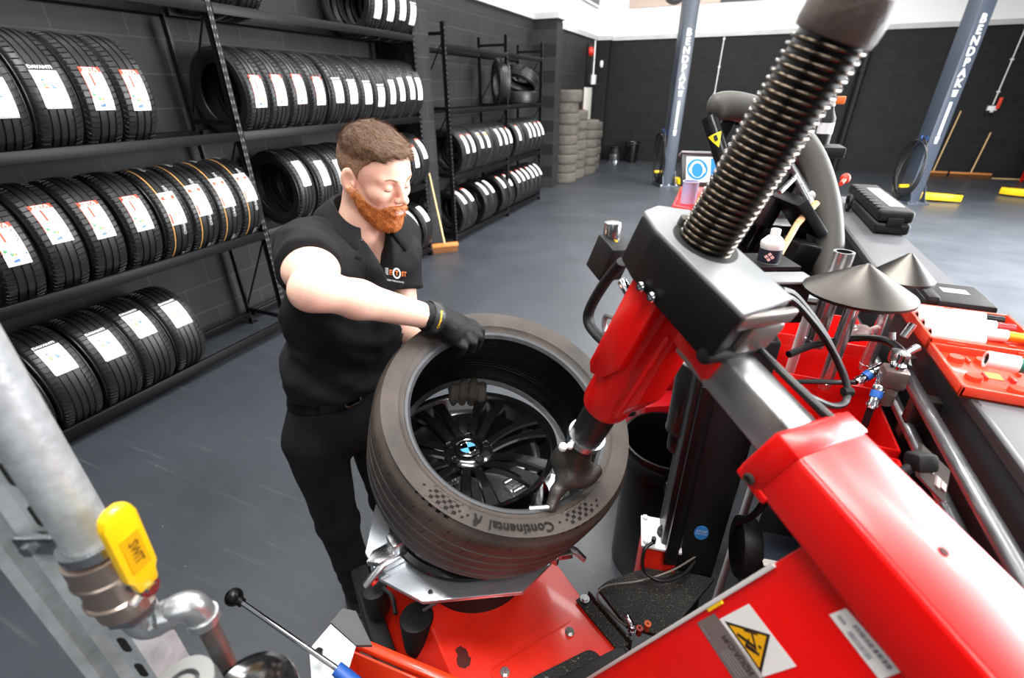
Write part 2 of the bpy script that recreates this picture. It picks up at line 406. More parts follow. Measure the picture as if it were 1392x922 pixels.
b = MB(); b.box2((XW - .02, YF - .29, ZL), (-3.56, YF, ZT)); struct('trim_14', b, WHW)
lg = MB(); lg.box2((XW - .1, -4, ZL), (XW + .05, YF, ZL + .1)); lg.box2((XW - .1, YF - .05, ZL), (13, YF + .1, ZL + .1))
for y0, y1, xf in ((.2, .65, -3.42), (5.12, 5.5, -3.42), (10.06, 10.42, -3.42), (YF - .3, YF, -3.55)): lg.box2((XW, y0 - .05, ZL - .002), (xf + .05, y1 + .05, ZL + .102), bev=.006)
struct('trim_20', lg, LEDGE)

# wall posters, only their lower edges show
def poster(name, label, lo, hi, axis):
    t = thing(name, label, 'poster', lo); m = MB(); m.box2(lo, hi); obj('panel', m, mat('poster_pale', '#c9b3a6', rough=.4), t)
    return t
t = poster('wall_poster', 'wide printed picture of a dark car on the white far wall', (-3.15, YF - .012, 3.8), (3.0, YF + .022, 5.4), 'x')
m = MB(); y = YF - .016
m.box2((-.9, y, 3.8), (2.99, y + .005, 4.3)); obj('picture_ground', m, mat('poster_dark', '#2f3a48', rough=.4), t)
m = MB(); m.lathe([(0, 0), (.3, 0), (.3, .006), (0, .006)], (-2.0, y - .004, 4.11), (0, 1, 0), 40); m.box2((-2.1, y - .002, 4.15), (2.6, y + .004, 4.9)); obj('picture_car', m, BLKP, t)
m = MB(); m.lathe([(0, 0), (.19, 0), (.19, .004), (0, .004)], (-2.0, y - .008, 4.11), (0, 1, 0), 40)
for k in range(5): m.box((-2.0 + .1 * math.sin(k * 1.2566), y - .01, 4.11 + .1 * math.cos(k * 1.2566)), (.03, .004, .17), R=rot_to((math.sin(k * 1.2566), 0, math.cos(k * 1.2566)), (0, 1, 0)))
obj('picture_wheel', m, GRYP, t)
t = thing('wall_poster', 'grey picture panel high on the white left wall near the corner', 'poster', (XW, 14.2, 3.8)); m = MB(); m.box2((XW - .03, 13.1, 3.8), (XW + .012, 14.85, 5.2)); obj('panel', m, mat('poster_grey', '#55565a', rough=.4), t)
m = MB(); m.box2((XW + .01, 13.1, 3.8), (XW + .02, 14.85, 3.86)); obj('panel_edge', m, WHP, t)

# down pipe and conduits on the far wall
t = thing('downpipe', 'thick black drainpipe running down the black far wall', 'pipe', (2.54, YF - .09, 0))
m = MB(); m.cyl((2.54, YF - .09, 0), (2.54, YF - .09, ZL), .075, seg=28); obj('pipe', m, BLKM, t)
m = MB()
for z in (.45, 2.2): m.cyl((2.54, YF - .09, z), (2.54, YF - .09, z + .1), .085, seg=28, bev=.01)
obj('socket_collar', m, BLKM, t)
m = MB()
for z in (.9, 1.9, 2.85): m.box2((2.44, YF - .03, z), (2.64, YF, z + .04))
obj('wall_bracket', m, BLKM, t)
def conduit(x, z0, label):
    t = thing('conduit', label, 'conduit', (x, YF - .02, z0)); m = MB(); m.cyl((x, YF - .02, z0), (x, YF - .02, ZL), .012, seg=12); obj('tube', m, WHP, t)
    for z in np.arange(z0 + .25, ZL, .62):
        m = MB(); m.box2((x - .03, YF - .034, z), (x + .03, YF, z + .03), bev=.004); obj('clip', m, WHP, t)
    return t
conduit(-.66, .9, 'thin white conduit on the far wall behind the black wheel guard')
t = conduit(5.25, 1.55, 'thin white conduit on the far wall ending at a socket box')
t = thing('socket_box', 'small white socket box with red plug at the foot of the right conduit', 'socket', (5.25, YF, 1.42))
m = MB(); m.box2((5.17, YF - .07, 1.4), (5.34, YF, 1.53), bev=.01); obj('housing', m, WHP, t)
m = MB(); m.box2((5.3, YF - .1, 1.47), (5.36, YF - .06, 1.7), bev=.01); obj('red_plug', m, REDP, t)
m = MB(); m.box2((5.15, YF - .09, 1.36), (5.22, YF - .065, 1.44), bev=.004); m.box2((5.29, YF - .09, 1.36), (5.35, YF - .065, 1.44), bev=.004); obj('flap', m, BLKM, t)

# electrical board and alarm on left wall near corner
t = thing('trunking_board', 'white wooden board with trunking below a black panel in the corner', 'board', (XW, 14.3, .2))
m = MB(); m.box2((XW, 13.9, .1), (XW + .05, 14.55, 1.95), bev=.004); obj('board', m, mat('pale_board', '#cfcdc4', rough=.6, var=.08, vscale=6), t)
m = MB(); m.box2((XW, 13.95, 1.95), (XW + .06, 14.6, 2.95), bev=.004); obj('backing_panel', m, BLKM, t)
m = MB(); m.cyl((XW + .08, 14.45, 2.2), (XW + .08, 14.45, 3.05), .02, seg=10); obj('conduit_tube', m, WHP, t)
m = MB(); m.box2((XW + .05, 14.35, 2.02), (XW + .14, 14.58, 2.25), bev=.01); obj('switch_box', m, WHP, t)
t = thing('alarm_beacon', 'round red alarm sounder high on the left wall by the corner', 'alarm', (XW, 13.95, 2.75)); m = MB(); m.lathe([(0, 0), (.11, 0), (.11, .05), (.08, .1), (0, .12)], (XW + .06, 14.02, 2.77), (1, 0, 0), 24); obj('sounder', m, mat('alarm_red', '#c92a20', rough=.35), t)
m = MB(); m.lathe([(0, 0), (.07, 0), (.07, .062), (0, .062)], (XW, 14.02, 2.77), (1, 0, 0), 20); obj('base', m, WHP, t)
t = thing('call_point', 'small red fire call point beside the white board', 'alarm', (XW, 13.8, 1.3)); m = MB(); m.box2((XW - .02, 13.76, 1.28), (XW + .07, 13.9, 1.42), bev=.01); obj('case', m, mat('alarm_red', '#c92a20'), t)
m = MB(); m.box2((XW + .07, 13.79, 1.31), (XW + .074, 13.87, 1.39)); obj('glass', m, WHP, t)
t = thing('detector', 'small white sensor high on the corner pillar', 'sensor', (-3.7, YF - .3, 2.5)); m = MB(); m.sphere((-3.72, YF - .33, 2.52), (.05, .05, .09), 16, 10); obj('cover', m, WHP, t)
m = MB(); m.box2((-3.76, YF - .32, 2.44), (-3.68, YF - .3, 2.6), bev=.005); obj('base', m, WHP, t)
# ------------------------------------------------------------------ tyres
def tyre_mb(Ro, rb, Wd, nseg=60, skew=.012, grooves=(-.25, 0, .25), gw=.035, chev=0.0, sipe=.006, fine=True):
    """tyre about local Y, centre at origin. returns MB with angular lateral sipes on the shoulders"""
    hw = Wd / 2; tw = hw * .80
    prof = []                                  # (r, y, kind)
    ys = [-tw]
    for g in grooves: ys += [(g - gw) * 2 * tw, (g - gw * .8) * 2 * tw, (g + gw * .8) * 2 * tw, (g + gw) * 2 * tw]
    ys.append(tw)
    crown = lambda y: Ro - .006 * (y / tw) ** 2
    side = [(rb, -hw * .72), (rb + .004, -hw * .82), (rb + .018, -hw * .86), (rb + .03, -hw * .92), (rb + (Ro - rb) * .48, -hw * 1.0), (rb + (Ro - rb) * .72, -hw * .985), (Ro - .028, -hw * .94), (Ro - .012, -hw * .875)]
    for r, y in side: prof.append((r, y, 's'))
    prof[-1] = (prof[-1][0], prof[-1][1], 'e')
    for i, y in enumerate(ys):
        k = 't'
        if 0 < i < len(ys) - 1: k = 'g' if (i - 1) % 4 in (1, 2) else 't'
        prof.append((crown(y) - (.0075 if k == 'g' else 0), y, 'sh' if i in (0, 1, len(ys) - 2, len(ys) - 1) and k == 't' else k))
    for r, y in side[::-1]: prof.append((r, -y, 's'))
    prof[len(side) + len(ys)] = (*prof[len(side) + len(ys)][:2], 'e')
    prof += [(rb + .012, hw * .66, 'i'), (rb + (Ro - rb) * .5, hw * .9, 'i'), (Ro - .022, hw * .7, 'i'), (Ro - .014, 0, 'i'), (Ro - .022, -hw * .7, 'i'), (rb + (Ro - rb) * .5, -hw * .9, 'i'), (rb + .012, -hw * .66, 'i')]
    offs = [0, .74, .80, .96] if fine else [0]
    dep = [0, 0, 1, 1] if fine else [0]
    n = nseg * len(offs); P_ = len(prof); v = np.zeros((n, P_, 3))
    for i in range(n):
        a0 = (i // len(offs) + offs[i % len(offs)]) * 2 * PI / nseg; d = dep[i % len(offs)]
        for j, (r, y, k) in enumerate(prof):
            a = a0
            if k in ('sh', 'e', 't', 'g'): a += skew / Ro * abs(y) / hw * (1 if y > 0 else -1) * 1.5 + chev * abs(y) / hw
            rr = r - (sipe if d and k in ('sh',) else (sipe * .8 if d and k == 'e' else 0))
            v[i, j] = (rr * math.cos(a), y, rr * math.sin(a))
    f = []
    for i in range(n):
        i2 = (i + 1) % n
        for j in range(P_):
            j2 = (j + 1) % P_; f.append([i * P_ + j, i * P_ + j2, i2 * P_ + j2, i2 * P_ + j])
    m = MB(); m.add(v.reshape(-1, 3), f)
    # bands at crown for lettering use
    m.Ro = Ro; return m
def cylmap(Ro, off): return lambda u, v, w=0: ((Ro + off + w) * math.cos(v / Ro), u, (Ro + off + w) * math.sin(v / Ro))
LM = [WHT, REDP, BLKP, GRYP, BLUP, YELP, GRNP]
def rectc(m, fn, u0, u1, v0, v1, mi, off, nv=None):
    nv = nv or max(1, int(abs(v1 - v0) / .012)); vs = np.linspace(v0, v1, nv + 1)
    pts = [fn(u, v, off) for v in vs for u in (u0, u1)]
    m.add(pts, [[2 * i, 2 * i + 1, 2 * i + 3, 2 * i + 2] for i in range(nv)], mi)
def sticker(kind, Ro, w=.1, h=.21):
    m = MB(); fn = cylmap(Ro, .0008); fr = lambda s, e: (lambda x, y, z: fn(s[0] + x, s[1] + y, e))
    def tx(txt, size, u, v, mi, off=.0009, rot=False, sx=1.0, bold=0.0):
        if rot: g = lambda x, y, z: fn(u + y, v - x, off)
        else: g = lambda x, y, z: fn(u + x, v + y, off)
        m.text(txt, size, fn=g, mi=mi, sx=sx, bold=bold)
    hw, hh = w / 2, h / 2
    def energy(u, v, s=1.0, horiz=False):
        for k, c in enumerate((6, 6, 5, 1)):
            if horiz: rectc(m, fn, u + (k * .006) * s, u + (k * .006 + .005) * s, v, v + (.016 - .002 * k) * s, c, .0009, 1)
            else: rectc(m, fn, u, u + (.008 + .004 * k) * s, v - k * .007 * s, v - (k * .007 + .0055) * s, c, .0009, 1)
        for k in range(4):
            if horiz: rectc(m, fn, u + (k * .006) * s, u + (k * .006 + .005) * s, v - .03 * s, v + (-.03 + .01 + .002 * k) * s, 4, .0009, 1)
            else: rectc(m, fn, u + .032 * s, u + (.04 + .004 * k) * s, v - k * .007 * s, v - (k * .007 + .0055) * s, 4, .0009, 1)
    if kind in ('zeta_a', 'zeta_z'):
        rectc(m, fn, -hw, hw, -hh, hh, 0, 0)
        rectc(m, fn, -hw, hw, hh - .026, hh, 1, .0005); tx('ZETA', .026, 0, hh - .0135, 0, .001, sx=1.2, bold=.0008)
        rectc(m, fn, -hw, -hw + .003, -hh + .06, hh - .026, 1, .0005)
        rectc(m, fn, -.006, .026, -hh + .085, hh - .03, 3, .0005); rectc(m, fn, -.016, -.006, -hh + .12, hh - .03, 1, .0006)
        tx('ALVENTI' if kind == 'zeta_a' else 'ZTR50', .023, .037, .03, 2, rot=True, bold=.0003)
        for k in range(5): rectc(m, fn, -.042 + .004 * (k % 2), -.025, .06 - k * .009, .064 - k * .009, 3, .0006, 1)
        m.lathe([(0, 0), (.008, 0), (.008, .0005), (0, .0005)], fn(-.034, -.03, .0006), fn(-.034, -.03, 1), 14, mi=6)
        energy(-.02, -.058, 1.1, True); tx('C', .01, .022, -.05, 2); tx('B', .01, .026, -.085, 2); tx('A', .01, -.04, -.068, 2); rectc(m, fn, .038, .046, -.062, -.05, 4, .0006, 1); tx('70', .009, .005, -.099, 2)
    elif kind == 'davanti':
        rectc(m, fn, -hw, hw, -hh, hh - .03, 0, 0); rectc(m, fn, -hw, hw, hh - .03, hh, 2, 0)
        tx('DAVANTI', .022, -.004, hh - .014, 0, .001, sx=1.1, bold=.0006)
        rectc(m, fn, -hw, hw, -hh - .009, -hh, 2, .0); rectc(m, fn, -hw + .003, hw, -hh - .006, -hh - .003, 0, .0006)
        tx('DX390', .009, 0, hh - .045, 3); tx('205/55R16', .008, 0, hh - .057, 3)
        rectc(m, fn, -.03, -.018, hh - .08, hh - .07, 4, .0006, 1); tx('ENERGY', .009, .012, hh - .075, 4)
        energy(-.03, .012, 1.0); tx('C', .009, .0, -.012, 2); tx('B', .009, .032, .0, 2); tx('71', .009, .012, -.045, 3)
        rectc(m, fn, -.04, -.022, -hh + .012, -hh + .024, 3, .0006, 1); rectc(m, fn, .015, .036, -hh + .012, -hh + .015, 3, .0006, 1)
    elif kind == 'kumho':
        rectc(m, fn, -hw, hw, -hh, hh, 0, 0); tx('KUMHO', .016, .0, hh - .014, 2, sx=1.1, bold=.0004)
        rectc(m, fn, -hw + .006, hw - .006, hh - .05, hh - .026, 1, .0005); tx('HS52', .02, .0, hh - .038, 0, .001, bold=.0004); tx('ECSTA', .011, 0, hh - .058, 1)
        rectc(m, fn, -hw + .003, -hw + .016, -hh + .01, -.03, 1, .0005); tx('225/45R17', .008, .01, .03, 3)
        rectc(m, fn, -.012, -.003, .008, .016, 4, .0006, 1); tx('ENERGY', .008, .018, .012, 4); energy(-.015, -.025, .9); tx('B', .009, .02, -.07, 2)
    elif kind == 'plain':
        rectc(m, fn, -hw, hw, -hh, hh, 0, 0); tx('VALID', .011, 0, hh - .012, 2); energy(-.02, -.02, .8); rectc(m, fn, -.025, -.016, .03, .04, 4, .0006, 1)
        tx('205/55R16', .008, .0, .055, 3)
    elif kind == 'redtop':
        rectc(m, fn, -hw, hw, -hh, hh, 0, 0); rectc(m, fn, -hw, hw, hh - .025, hh, 1, .0005); tx('ZETA', .02, 0, hh - .013, 0, .001); rectc(m, fn, -.01, .02, -.02, .06, 3, .0005); energy(-.02, -.055, 1, True)
    elif kind == 'orangetop':
        rectc(m, fn, -hw, hw, -hh, hh, 0, 0); rectc(m, fn, -hw, hw, hh - .05, hh - .02, 5, .0005); energy(-.02, -.02, .8)
    return m
PROTO = {}
SPEC = {  # type: (R, bead, width, grooves, chevron, sticker kind, sticker w, h)
    'zeta_a': (.315, .2, .196, (-.27, -.02, .22), 0, 'zeta_a', .1, .215), 'zeta_z': (.315, .2, .196, (-.24, .02, .27), .03, 'zeta_z', .1, .215),
    'dav': (.318, .215, .222, (-.3, -.1, .1, .3), .05, 'davanti', .115, .2), 'davn': (.315, .21, .196, (-.27, -.02, .22), .09, 'davanti', .1, .2),
    'kum': (.31, .205, .192, (-.27, -.02, .24), 0, 'kumho', .1, .21), 'pl': (.315, .21, .19, (-.28, -.05, .2), .04, 'plain', .085, .22),
    'rt': (.318, .21, .186, (-.27, -.02, .22), .02, 'redtop', .08, .25), 'ot': (.318, .21, .186, (-.27, -.02, .22), .02, 'orangetop', .08, .22), 'none': (.318, .21, .186, (-.27, -.02, .22), .02, None, 0, 0),
    'pf': (.318, .21, .186, (-.27, -.02, .22), .02, 'plain', .08, .25)}
ORNG = mat('tread_orange_stripe', '#b98a4e', rough=.6)
LETW = mat('tread_white_lettering', '#d2d2d0', rough=.6)
def tyre(kind, loc, ang, label, group, dy=0.0):
    """standing tyre, axle along Y, sticker at angle ang above the horizontal"""
    if kind not in PROTO:
        Ro, rb, Wd, gr, ch, st, sw, sh = SPEC[kind]; VIEW[0] = (50, 0, 0)
        o = obj('car_tyre', tyre_mb(Ro, rb, Wd, grooves=gr, chev=ch), RUB, smooth=32)
        if st:
            s = sticker(st, Ro, sw, sh); obj('label_sticker', s, LM, o, smooth=0)
        if kind == 'kum':
            s = MB(); n = 96; y0, y1 = -.052, -.044; fn = cylmap(Ro, .0006)
            for q in range(n): s.add([fn(y0, q * 2 * PI * Ro / n), fn(y1, q * 2 * PI * Ro / n), fn(y1, (q + 1) * 2 * PI * Ro / n), fn(y0, (q + 1) * 2 * PI * Ro / n)], [[0, 1, 2, 3]])
            obj('orange_stripe', s, ORNG, o)
            for q in range(8):
                s = MB(); a = (q * 45 + 22) * PI / 180 * Ro; txt = 'KUMHO' if q % 2 else 'HS52'
                s.text(txt, .03, fn=lambda x, y, z: fn(.022 + y, a - x, .0006)); obj('tread_lettering', s, LETW, o)
        VIEW[0] = None; PROTO[kind] = o; o.location = loc; r = o
    else: r = dup(PROTO[kind], loc)
    r.rotation_euler = (0, -R_(ang), 0); tag(r, label, 'tyre', group)
    return r

# ------------------------------------------------------------------ racks
SLOT = mat('slot_edge', '#77777a', rough=.3, metal=.6)
BEAM = mat('gloss_black_beam', '#09090a', rough=.42, spec=.18)
def rack(label, XFr, depth, Ys, zs, tops, group=None):
    t = thing('tyre_rack', label, 'rack', (XFr - depth / 2, (Ys[0] + Ys[-1]) / 2, 0), group)
    XR = XFr - depth
    for k, y in enumerate(Ys):
        for x, s in ((XFr, 1), (XR, -1)):
            m = MB(); top = tops[k] if s > 0 else tops[k] - (.02)
            m.box2((x - .0 * s, y - .022, 0), (x - .006 * s, y + .022, top)); m.box2((x, y - .022 * 1, 0), (x - .045 * s, y - .016, top))
            m.box2((x + .006 * s, y - .035, 0), (x - .05 * s, y + .035, .006))
            o = obj('upright', m, BLK, t, smooth=0)
            m = MB()
            if s > 0:
                for z in np.arange(.08, top - .03, .05):
                    for dy_ in (-.01, .01): m.box((x + .0008, y + dy_, z), (.0016, .0065, .02))
                obj('slot', m, SLOT, o, smooth=0)
        m = MB(); zz = list(np.arange(.12, tops[k] - .1, .78))
        for z in zz: m.box2((XR, y - .012, z), (XFr, y + .003, z + .035))
        for z in zz[:-1]: m.box(((XR + XFr) / 2, y - .004, z + .4), (.015, .006, math.hypot(depth, .75)), R=rot_to((depth, 0, .75), (0, 1, 0)))
        obj('side_brace', m, BLK, t, smooth=0)
    prof = [(0, 0), (0, -.062), (-.012, -.062), (-.012, -.058), (-.036, -.05), (-.05, -.05), (-.05, -.004), (-.046, 0), (-.022, 0), (-.018, -.012), (-.006, -.012), (-.004, 0)]
    for z in zs:
        for y0, y1 in zip(Ys[:-1], Ys[1:]):
            for x, s in ((XFr + .004, 1), (XR - .004, -1)):
                m = MB(); poly = [(p[0] * s, p[1]) for p in prof]
                m.prism(poly if s > 0 else poly[::-1], y1 - y0 - .046, R=np.array([[1, 0, 0], [0, 0, 1], [0, 1, 0]]), c=(x, y0 + .023, z), bev=.0022, seg=2)
                obj('shelf_beam', m, BEAM, t, smooth=40)
    return t
XFR = -3.32
rack('long black steel rack of new tyres along the left wall', XFR, .48, [.26, 2.66, 5.04], [.115, .904, 1.636, 2.42], [3.0, 3.0, 2.62])
rack('shorter black steel rack of tyres beyond the pillar', -3.25, .48, [5.58, 7.36, 8.86], [.12, .9, 1.69, 2.38], [2.59, 2.605, 2.605])
XC = XFR - .24; DZ = .243
def row(kinds, ys, zb, angs, where, group, xc=XC, dz=DZ):
    n = len(ys)
    for i, y in enumerate(ys):
        k = kinds[i] if isinstance(kinds, list) else kinds
        lk = {'zeta_a': 'black tyre with red-topped white label', 'zeta_z': 'black tyre with red-topped white label', 'dav': 'wide black tyre with white label', 'davn': 'black tyre with white label', 'kum': 'black tyre with orange tread stripe', 'pl': 'black tyre with narrow white label', 'rt': 'black tyre with red-topped label', 'ot': 'black tyre with orange-banded label', 'none': 'plain black tyre', 'pf': 'black tyre with narrow white label'}[k]
        lab = '%s, %s from left, %s' % (lk, ORD[i], where)
        tyre(k, (xc + random.uniform(-.008, .004), y, zb + dz - (.003 if k == 'kum' else 0)), (angs[i] if isinstance(angs, list) else angs) + random.uniform(-1, 1), lab, group)
row(['dav'] * 5, [.86, 1.1, 1.341, 1.567, 1.797], .115, [30, 42, 35, 43, 38], 'long rack bottom shelf near bay', 'tyres on the long rack, bottom shelf')
row(['zeta_a'] * 4 + ['kum'] * 4, [1.13, 1.34, 1.55, 1.765, 1.98, 2.17, 2.365, 2.565], .904, [14, 24, 20, 17, 16, 20, 23, 24], 'second shelf near bay', 'tyres on the long rack, second shelf')
row(['dav', 'dav', 'zeta_z', 'zeta_z'], [1.34, 1.575, 1.79, 1.99], 1.636, [2, 9, 7, 6], 'third shelf near bay', 'tyres on the long rack, third shelf')
row(['zeta_a'] * 4 + ['davn'] * 4 + ['pl'] * 4, [2.85, 3.04, 3.25, 3.46, 3.685, 3.88, 4.085, 4.28, 4.465, 4.64, 4.83, 5.0 - .02], 1.636, [4, 5, 6, 4, 5, 3, 1, -3, 2, 5, 8, 6], 'third shelf far bay', 'tyres on the long rack, third shelf')
row(['davn', 'davn'] + ['davn'] * 4, [2.82, 3.02, 4.4, 4.6, 4.79, 4.985 - .01], 2.42, [-16, -16, -12, -12, -8, -12], 'top shelf far bay', 'tyres on the long rack, top shelf')
row(['pl'] * 4 + ['rt'] * 3, [3.13, 3.35, 3.56, 3.77, 4.6, 4.79, 4.98], .904, [26, 20, 18, 18, 18, 18, 30], 'second shelf far bay', 'tyres on the long rack, second shelf')
row(['pl'] * 4, [4.18, 4.42, 4.675, 4.93], .115, [35, 38, 39, 40], 'bottom shelf far bay', 'tyres on the long rack, bottom shelf')
XC2 = -3.25 - .24
row(['rt', 'rt', 'ot', 'ot', 'none', 'pf', 'pf', 'rt', 'rt', 'pf', 'pf', 'rt', 'rt', 'rt'][:13], [5.87, 6.06, 6.32, 6.515, 6.72, 6.93, 7.13, 7.33, 7.7, 8.14, 8.35, 8.56, 8.76], .9, [24, 24, 25, 25, 25, 25, 25, 25, 26, 27, 27, 27, 27], 'shorter rack middle shelf', 'tyres on the shorter rack, middle shelf', XC2, .248)
tyre('none', (XC2, 7.92, 1.148), 0, 'plain black tyre without label in the gap of the shorter rack middle shelf', 'tyres on the shorter rack, middle shelf')
row(['rt', 'rt', 'pf', 'pf', 'rt', 'rt', 'rt', 'rt', 'rt', 'rt', 'pf', 'pf'], [5.8, 6.02, 6.5, 6.71, 7.14, 7.4, 7.74, 7.95, 8.16, 8.37, 8.58, 8.78], .12, [50, 50, 50, 50, 49, 48, 47, 46, 45, 45, 44, 44], 'shorter rack bottom shelf', 'tyres on the shorter rack, bottom shelf', XC2, .248)
# loose tyres on top of the shorter rack
r = dup(PROTO['none'], (XC2 + .06, 7.5, 1.69 + .318), (R_(0), R_(12), R_(-52)), 'tyre standing upright turned outward on the shorter rack top shelf', 'loose tyres on the shorter rack')
r['category'] = 'tyre'
r = dup(PROTO['none'], (XC2 - .02, 8.4, 1.69 + .095), (R_(90), 0, 0), 'tyre lying flat on the shorter rack top shelf', 'loose tyres on the shorter rack')
r = dup(PROTO['none'], (XC2 + .0, 8.42, 1.69 + .36), (R_(62), R_(10), R_(8)), 'tyre leaning over the flat one on the shorter rack top shelf', 'loose tyres on the shorter rack')

# ------------------------------------------------------------------ stacks of used tyres
ok = obj('car_tyre', tyre_mb(.3, .2, .215, nseg=44, grooves=(-.3, -.1, .1, .3), skew=.01), RUBO, smooth=32); first = True
for si, (x, y, n, nm) in enumerate(((-3.46, 10.98, 9, 'tallest stack beside the pillar'), (-3.45, 11.62, 7, 'second stack beyond the pillar'), (-3.33, 12.3, 6, 'third stack beyond the pillar'), (-3.38, 13.0, 6, 'stack nearest the far corner'))):
    z = 0.0
    for k in range(n):
        s = random.uniform(.9, 1.05); sr = random.uniform(.94, 1.04)
        if si == 0 and k == 8: sr = 1.1; s = 1.1
        if si == 3: sr *= .9; s *= .92
        h = .215 * s; loc = (x + random.uniform(-.015, .015), y + random.uniform(-.015, .015), z + h / 2)
        r = ok if first else dup(ok, loc); first = False
        r.location = loc; r.scale = (sr, s, sr); r.rotation_euler = (R_(90), 0, random.uniform(0, 6)); z += h
        tag(r, 'used grey tyre lying flat, %s from the floor in the %s' % (ORD[k], nm), 'tyre', 'stacked used tyres')

# ------------------------------------------------------------------ bin, step stool, brooms
t = thing('waste_bin', 'tall black plastic bin standing at the far wall', 'bin', (-2.62, 14.85, 0))
m = MB(); m.lathe([(0, .0), (.15, 0), (.16, .02), (.2, .52), (.215, .53), (.215, .56), (.2, .56), (.19, .54), (.15, .03), (0, .03)], (-2.62, 14.85, 0), seg=36); obj('body', m, BLKG, t)
m = MB(); m.cyl((-2.62, 14.85, .5), (-2.62, 14.85, .54), .222, seg=36, bev=.008); m.box((-2.62, 14.62, .5), (.1, .04, .05), bev=.01); obj('rim', m, BLKM, t)
t = thing('step_stool', 'small round black step stool with chrome band by the corner', 'stool', (-3.12, 14.85, 0))
m = MB(); m.lathe([(.21, 0), (.22, .0), (.22, .05), (.2, .06), (.18, .06)], (-3.12, 14.85, 0), seg=36); obj('base_ring', m, CHROME, t)
m = MB(); m.lathe([(.2, .05), (.17, .26), (.15, .26)], (-3.12, 14.85, 0), seg=36); obj('lower_body', m, BLKM, t)
m = MB(); m.lathe([(.165, .2), (.165, .24), (.12, .4), (0, .42)], (-3.12, 14.85, 0), seg=36); m.cyl((-3.12, 14.85, .39), (-3.12, 14.85, .43), .155, seg=36, bev=.008); obj('top_step', m, BLKM, t)
m = MB(); m.box((-3.12, 14.66, .14), (.2, .03, .16), bev=.01); obj('tread_plate', m, STEEL, t)
def broom(name, label, x, y, w, hx, ht, ang=0):
    t = thing(name, label, 'broom', (x, y, 0)); c, s = math.cos(ang), math.sin(ang); Rz = np.array([[c, -s, 0], [s, c, 0], [0, 0, 1]])
    m = MB(); m.box((x, y, .1), (w, .07, .045), R=Rz, bev=.008); obj('head', m, mat('broom_head_wood', '#c07b3d', rough=.55, var=.15, vscale=15), t)
    m = MB()
    for k in range(28):
        for j in (-1, 0, 1):
            p = np.array([x, y, .08]) + Rz @ np.array([(k / 27 - .5) * (w - .03), j * .022, 0]); m.cyl(p, p + np.array([0, j * .01, -.078]), .006, .004, seg=5)
    obj('bristles', m, mat('broom_bristle', '#7a4b22', rough=.8), t)
    m = MB(); p0 = np.array([x, y, .115]); m.cyl(p0, np.array(hx) , .0125, seg=12); obj('handle', m, mat('broom_handle_wood', '#e0bd84', rough=.5), t)
    return t
broom('push_broom', 'push broom leaning on the far wall beside the right lift post', 4.6, 15.02, .56, (4.72, 15.17, 1.42), 0)
broom('push_broom', 'push broom leaning on the far wall, shorter handle, further right', 5.32, 15.02, .78, (5.42, 15.17, .98), 0)
t = thing('broom_handle', 'loose wooden handle lying at the foot of the far wall', 'handle', (6.0, 15.05, 0)); m = MB(); m.cyl((5.75, 15.05, .0125), (6.35, 15.1, .0125), .0125, seg=12); obj('shaft', m, mat('broom_handle_wood', '#e0bd84'), t)
m = MB(); m.cyl((6.35, 15.1, .0125), (6.38, 15.1025, .0125), .0127, seg=12); obj('tip', m, WOOD, t)
broom('push_broom', 'push broom leaning on the pillar at the end of the long rack', -3.22, 5.2, .36, (-3.41, 5.26, .98), 0, ang=.75)

